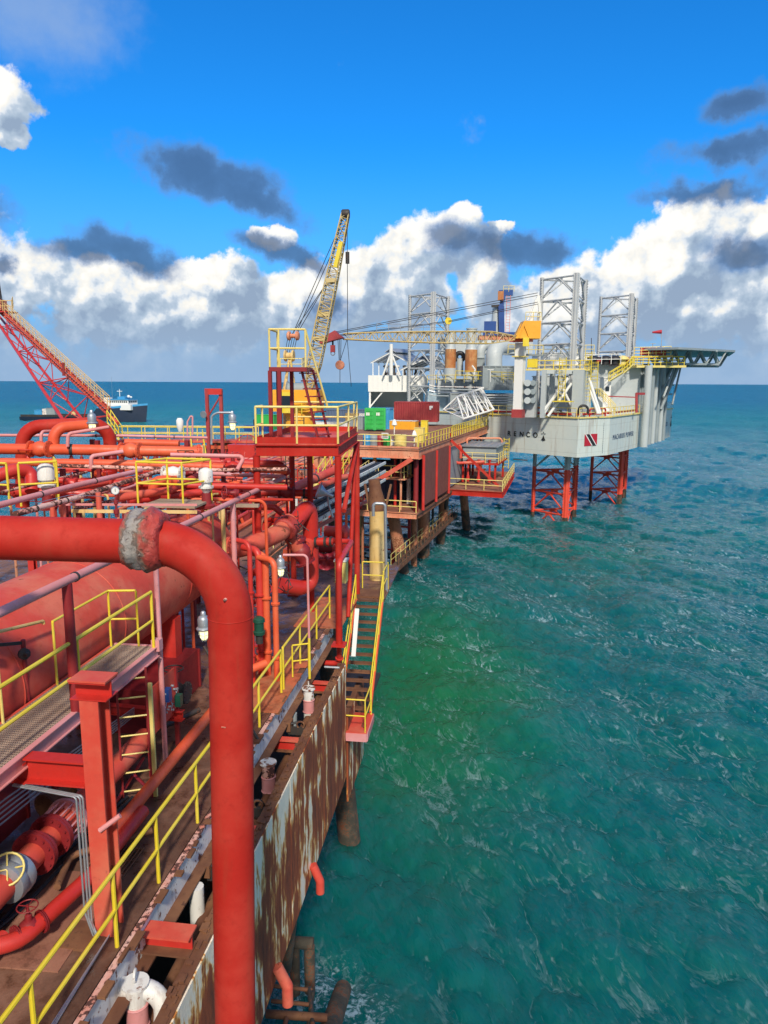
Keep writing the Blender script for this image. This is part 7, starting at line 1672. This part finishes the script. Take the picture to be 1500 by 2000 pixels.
MB().cyl(lerp(foot, tip, .79) + V(.9, 0, .0), lerp(foot, tip, .79) + V(.9, 0, -1.0), .18, n=10).build('auxiliary_block', DARK, t_); MB().cyl(G(677, 425, 69), G(674, 478, 69), .03, n=4).build('hoist_rope', DARK, t_)
MB().cyl(G(678, 425, 69), G(679, 655, 69), .03, n=4).build('hoist_rope', DARK, t_)
pul = G(573, 656, 70.3)
for s in (-1.5, 1.5):
    MB().cyl(pul + V(s * .1, 0, 0), tip + V(s * .12, 0, -.3) , .035, n=4).build('pendant_rope', DARK, t_); MB().cyl(pul + V(s * .15, 0, 0), lerp(foot, tip, .62) + V(-.4, 0, 0), .035, n=4).build('pendant_rope', DARK, t_)
for s in range(5): MB().cyl(pul + V(-.5 + s * .22, 0, 0), G(556 + s * 4, 694, 70.5), .028, n=4).build('luffing_rope', DARK, t_)
MB().lathe(pul - V(.6, 0, 0), (1, 0, 0), [(0, .3), (.1, .42), (.3, .42), (.35, .2), (.8, .2), (.85, .42), (1.05, .42), (1.15, .3)], 14).build('bridle_block', SALM, t_)
railing('pale rail around the upper machinery of the yellow lattice crane', [G(548, 722, 69), G(590, 722, 69), G(596, 718, 72)], 1.0, YELF, .04, 1.2)
railing('yellow rail around the cab level of the yellow lattice crane', [G(544, 808, 68), G(612, 808, 68)], 1.1, YEL, .045, 1.1)
crate('bright green equipment box left of the crane', Gz(524, 838, ZB) , (2.4, 1.8, 1.7), GRN, 'equipment_box', 'box')
crate('blue low tank under the green box left of the crane', Gz(505, 842, ZB), (3.0, 1.4, .6), BLUE, 'equipment_box', 'box')
solo(MB().tube([Gz(497, 838, ZB), Gz(497, 838, ZB) + V(0, 0, 1.2), Gz(505, 838, ZB) + V(0, 0, 1.3), Gz(508, 838, ZB)], .12, .4, 8), 'rubber_hose', BLKR, 'black rubber hose arching beside the green box', 'hose')

# ================================================================== walkway to the flare boom
w0, w1x = Gz(500, 862, 12.6), Gz(232, 860, 12.6)
t_ = thing('flare_walkway', 'long narrow pink-decked walkway leading left to the flare boom', 'walkway', w1x)
MB().bar(w0, w1x, 1.8, .18).build('walkway_plate', REDP, t_); MB().bar(w0 + V(0, -.8, -.5), w1x + V(0, -.8, -.5), .25, .3).build('lower_chord', REDO, t_)
for k in range(11):
    a, b = lerp(w0, w1x, k / 11), lerp(w0, w1x, (k + .5) / 11); MB().cyl(a + V(0, -.8, -.2), b + V(0, -.8, -1.9), .07, n=6).build('truss_diagonal', RED, t_); MB().cyl(b + V(0, -.8, -1.9), lerp(w0, w1x, (k + 1) / 11) + V(0, -.8, -.2), .07, n=6).build('truss_diagonal', RED, t_)
MB().bar(w0 + V(0, -.8, -1.95), w1x + V(0, -.8, -1.95), .16, .2).build('bottom_chord', RED, t_)
railing('yellow rail along the near side of the flare walkway', [w0 + V(0, -.8, .1), w1x + V(0, -.8, .1)], 1.2, YEL, .045, 1.25)
railing('yellow rail along the far side of the flare walkway', [w0 + V(0, .8, .1), w1x + V(0, .8, .1)], 1.2, YELF, .045, 2.2)
stair('yellow stair descending from the flare walkway toward the red pipes', Gz(392, 860, 12.6) + V(0, -1.0, 0), Gz(392, 860, 12.6) + V(2.0, -5.4, -2.0), 1.1, (.9, .4, 0), 8, YELF, SALM, YEL, 1.05, r_=.045)
solo(MB().box(G(415, 905, 52), (9, 8, .12)), 'mid_deck', REDP, 'pink-red deck at the foot of the yellow stair', 'deck')
t_ = thing('goalpost', 'tall magenta-red goalpost frame with one diagonal, on the far walkway', 'frame', Gz(420, 860, 12.6))
gl, gr = G(407, 850, 62), G(434, 850, 62); zt_ = zat(407, 760, 62)
for p in (gl, gr): MB().box(V(p.x, p.y, (zt_ + 11.0) / 2), (.26, .26, zt_ - 11.0)).build('frame_post', CRED, t_)
MB().box(V((gl.x + gr.x) / 2, gl.y, zt_ - .2), ((gr - gl).length + .3, .22, .5)).build('cross_beam', RED, t_); MB().cyl(V(gl.x, gl.y, zat(407, 815, 62)), V(gr.x, gr.y, zat(407, 772, 62)), .07, n=8).build('diagonal', CRED, t_)
MB().lathe(V(gl.x - .1, gl.y - .3, zat(407, 808, 62)), (-.2, -.9, -.2), [(0, .1), (.2, .3), (.3, .3)], 10).build('floodlight', GALV, t_)
solo(MB().tube([G(366, 850, 60), G(366, 824, 60), G(376, 806, 60), G(376, 850, 60)], .07, .1, 8), 'small_davit', PINK, 'small bent pink davit on the flare walkway', 'davit')
solo(MB().lathe(G(352, 843, 60), U3, [(0, .15), (.4, .28), (.9, .3), (1.1, .18)], 10), 'light_housing', WHT, 'white lamp housing on the flare walkway rail', 'lamp')

# flare boom truss with stairway
def flare():
    A0, A1 = G(214, 812, 66), G(13, 622, 88); B0_, B1 = G(123, 820, 66), G(0, 636, 88); C0, C1 = G(163, 822, 70), G(10, 632, 90)
    ext = 1.10
    t_ = thing('flare_boom', 'red triangular flare boom truss with a stairway rising to the upper left', 'flare boom', A0)
    n_ = 6
    def at(P, Q, f): return lerp(P, Q, f)
    for P, Q, r_ in ((A0, A1, .16), (B0_, B1, .16), (C0, C1, .14)): MB().cyl(P - (Q - P) * .06, Q + (Q - P) * .1, r_, n=10).build('chord', REDP if P == A0 else RED, t_)
    for k in range(n_):
        f, g = k / n_, (k + 1) / n_
        for P, Q in (((A0, A1), (B0_, B1)), ((A0, A1), (C0, C1)), ((B0_, B1), (C0, C1))):
            MB().cyl(at(*P, f), at(*Q, g) if k % 2 else at(*Q, f), .055, n=6).build('lacing', RED, t_); MB().cyl(at(*Q, f), at(*P, g), .05, n=6).build('lacing', RED, t_)
    up = V(0, 0, .55); d = (A1 - A0)
    a, b = A0 + up, A1 + up
    side = V(.3, -1, 0).normalized() * .5
    for s in (-1, 1): MB().bar(a + side * s, b + side * s, .07, .24).build('stair_stringer', REDO, t_)
    for k in range(56): MB().box(lerp(a, b, (k + .5) / 56), (.34, .95, .05)).build('tread', REDO, t_)
    for s in (-1, 1):
        for h in (.6, 1.15): MB().cyl(a + side * s + V(0, 0, h), b + side * s + V(0, 0, h), .04, n=6).build('stair_rail', CREAM, t_)
        for k in range(21): q = lerp(a, b, k / 20) + side * s; MB().cyl(q, q + V(0, 0, 1.15), .035, n=5).build('rail_post', CREAM, t_)
    MB().box(G(2, 610, 89), (3.0, 2, .15)).build('top_platform', RED, t_); MB().box(G(-3, 596, 89), (1.4, 1.2, 1.2)).build('top_drum', SALM, t_)
    railing('cream rail around the platform at the top of the flare boom', [G(-12, 608, 88), G(24, 608, 88), G(26, 600, 91)], 1.2, CREAM, .045, 1.0)
    t2 = thing('flare_tip', 'dark latticed flare tip mast at the left edge above the boom', 'flare', G(0, 594, 89))
    MB().cyl(G(-1, 600, 89), G(-5, 540, 89), .28, .10, n=10).build('tip_mast', DARK, t2); MB().cyl(G(6, 600, 88.6), G(-2, 548, 88.6), .06, n=6).build('tip_stay', DARK, t2)
    for f in (.2, .45, .7): MB().bar(lerp(G(6, 600, 88.6), G(-2, 548, 88.6), f), lerp(G(-1, 600, 89), G(-5, 540, 89), f), .06).build('tip_rung', DARK, t2)
    solo(MB().cyl(G(124, 734, 72), G(124, 708, 72), .12, n=8), 'boom_post', MAROON, 'short maroon post standing on the flare boom stair', 'post')
    stair('yellow railed stair foot joining the flare walkway', G(214, 832, 65) + V(0, 0, .3), G(236, 858, 65), 1.1, (.2, -1, 0), 5, YELF, REDO, YEL, 1.1, r_=.045)
flare()

# ================================================================== supply vessel
def vessel():
    d0 = 330
    u = V(_r0.x, _r0.y, 0) ; u = (u * .97 - _f0 * .24).normalized(); n = V(-u.y, u.x, 0)
    stern = G(50, 816, 345); stern.z = 0; bow = G(288, 812, 331); bow.z = 0; L = (bow - stern).dot(u); 
    t_ = thing('supply_vessel', 'dark blue hulled supply ship with white bridge and long low aft deck', 'ship', stern)
    secs = []
    for k in range(25):
        f = k / 24; wd = 5.2 * (1 - max(0, (f - .72) / .28) ** 2.0) * (.82 + .18 * min(1, f / .08)); zt_ = 1.7 + (4.6 if f > .66 else 0) + max(0, f - .80) * 7
        if .60 < f <= .66: zt_ = 1.7 + 4.6 * (f - .60) / .06
        rake = max(0, f - .9) * 18
        secs.append((f, wd, zt_, rake))
    vs = []; fs = []
    for f, wd, zt_, rk in secs:
        c = stern + u * (L * f)
        vs += [c - n * wd * .8 - V(0, 0, 1.5), c - n * wd * .93 + V(0, 0, .3), c - n * wd + u * rk * .6 + V(0, 0, zt_), c + n * wd + u * rk * .6 + V(0, 0, zt_), c + n * wd * .93 + V(0, 0, .3), c + n * wd * .8 - V(0, 0, 1.5)]
    for k in range(24):
        for j in range(5): fs.append((k * 6 + j, k * 6 + j + 1, (k + 1) * 6 + j + 1, (k + 1) * 6 + j))
    fs.append((0, 1, 2, 3, 4, 5)); fs.append(tuple(24 * 6 + j for j in range(5, -1, -1)))
    MB().add(vs, fs).build('hull', paint('ship_navy', (.012, .025, .055), (.03, .04, .07), .5, .1, .5, scale=.1), t_, smooth=30)
    bl = MB()
    for k in range(16, 24):
        for s in (-1, 1):
            a_, b_ = secs[k], secs[k + 1]; bl.bar(stern + u * (L * a_[0] + a_[3] * .6) + n * s * a_[1] + V(0, 0, a_[2] + .25), stern + u * (L * b_[0] + b_[3] * .6) + n * s * b_[1] + V(0, 0, b_[2] + .25), .2, .9)
    bl.build('bulwark', SKYB, t_)
    ax = (u, n, U3); fx = lambda f, z, o=0: stern + u * (L * f) + n * o + V(0, 0, z)
    MB().box(fx(.825, 6.6), (12.5, 8.4, 2.4), ax).build('lower_house', WHT, t_); wh = MB().box(fx(.825, 8.7), (9.6, 7.4, 2.3), ax).build('wheelhouse', WHT, t_)
    for k in range(9): MB().box(fx(.825, 9.0, -3.72) + u * (-4 + k), (.6, .06, .8), ax).build('bridge_window', GLS, wh)
    for k in range(4): MB().box(fx(.825, 9.0, -2.4 + k * 1.6) + u * 4.82, (.06, 1.0, .8), ax).build('bridge_window', GLS, wh)
    MB().box(fx(.825, 10.0), (10.4, 8.2, .3), ax).build('bridge_roof', SKYB, t_); MB().box(fx(.83, 10.7), (3.6, 4, 1.1), ax).build('upper_house', SKYB, t_)
    mb = MB().add([fx(.70, 4.6) + u * a_ + n * b_ + V(0, 0, c_) for c_, w_ in ((0, 1), (6.2, .72)) for a_, b_ in ((-2 * w_, -1.8 * w_), (2 * w_, -1.8 * w_), (2 * w_, 1.8 * w_), (-2 * w_, 1.8 * w_))], [(0, 1, 2, 3), (7, 6, 5, 4), (0, 4, 5, 1), (1, 5, 6, 2), (2, 6, 7, 3), (3, 7, 4, 0)]); mb.build('funnel', WHT, t_, smooth=0)
    MB().cyl(fx(.70, 10.7), fx(.70, 11.4), .9, n=12).build('funnel_top', DARK, t_)
    MB().cyl(fx(.80, 10), fx(.80, 14.5), .16, n=8).build('mast', WHT, t_); MB().box(fx(.80, 13.6), (2.6, .3, .25), ax).build('radar_bar', WHT, t_); MB().sphere(fx(.87, 11.3), .7, 10, 8).build('radar_dome', WHT, t_); MB().sphere(fx(.89, 11), .5, 10, 8).build('radar_dome', WHT, t_)
    MB().cyl(fx(.74, 8), fx(.74, 20), .05, n=5).build('whip_antenna', GALV, t_)
    MB().box(fx(.30, 2.2), (28, 7.6, .5), ax).build('cargo_deck', WOOD, t_)
    for s in (-1, 1): MB().bar(fx(.02, 2.2, s * 4.6), fx(.60, 2.6, s * 4.9), .3, 1.0).build('crash_rail', DARK, t_)
    ax2 = ax
    for k, (f, s, mt, lb) in enumerate([(.13, (4, 3, 2.2), SKYB, 'blue tank on the aft deck of the supply ship'), (.19, (3, 3, 2.8), WHS, 'white box on the aft deck of the supply ship'), (.24, (4.5, 3.6, 3.2), GRY, 'grey cargo unit on the aft deck of the supply ship'), (.42, (2.4, 2, 1.8), CREAM, 'small cream unit midway on the supply ship aft deck')]):
        p = fx(f, 2.45); c_ = thing('deck_cargo', lb, 'cargo', p); MB().box(p + V(0, 0, s[2] / 2), s, ax).build('cargo_body', mt, c_); MB().box(p + V(0, 0, s[2] + .05), (s[0] + .2, s[1] + .2, .1), ax).build('cargo_lid', mt, c_)
vessel()
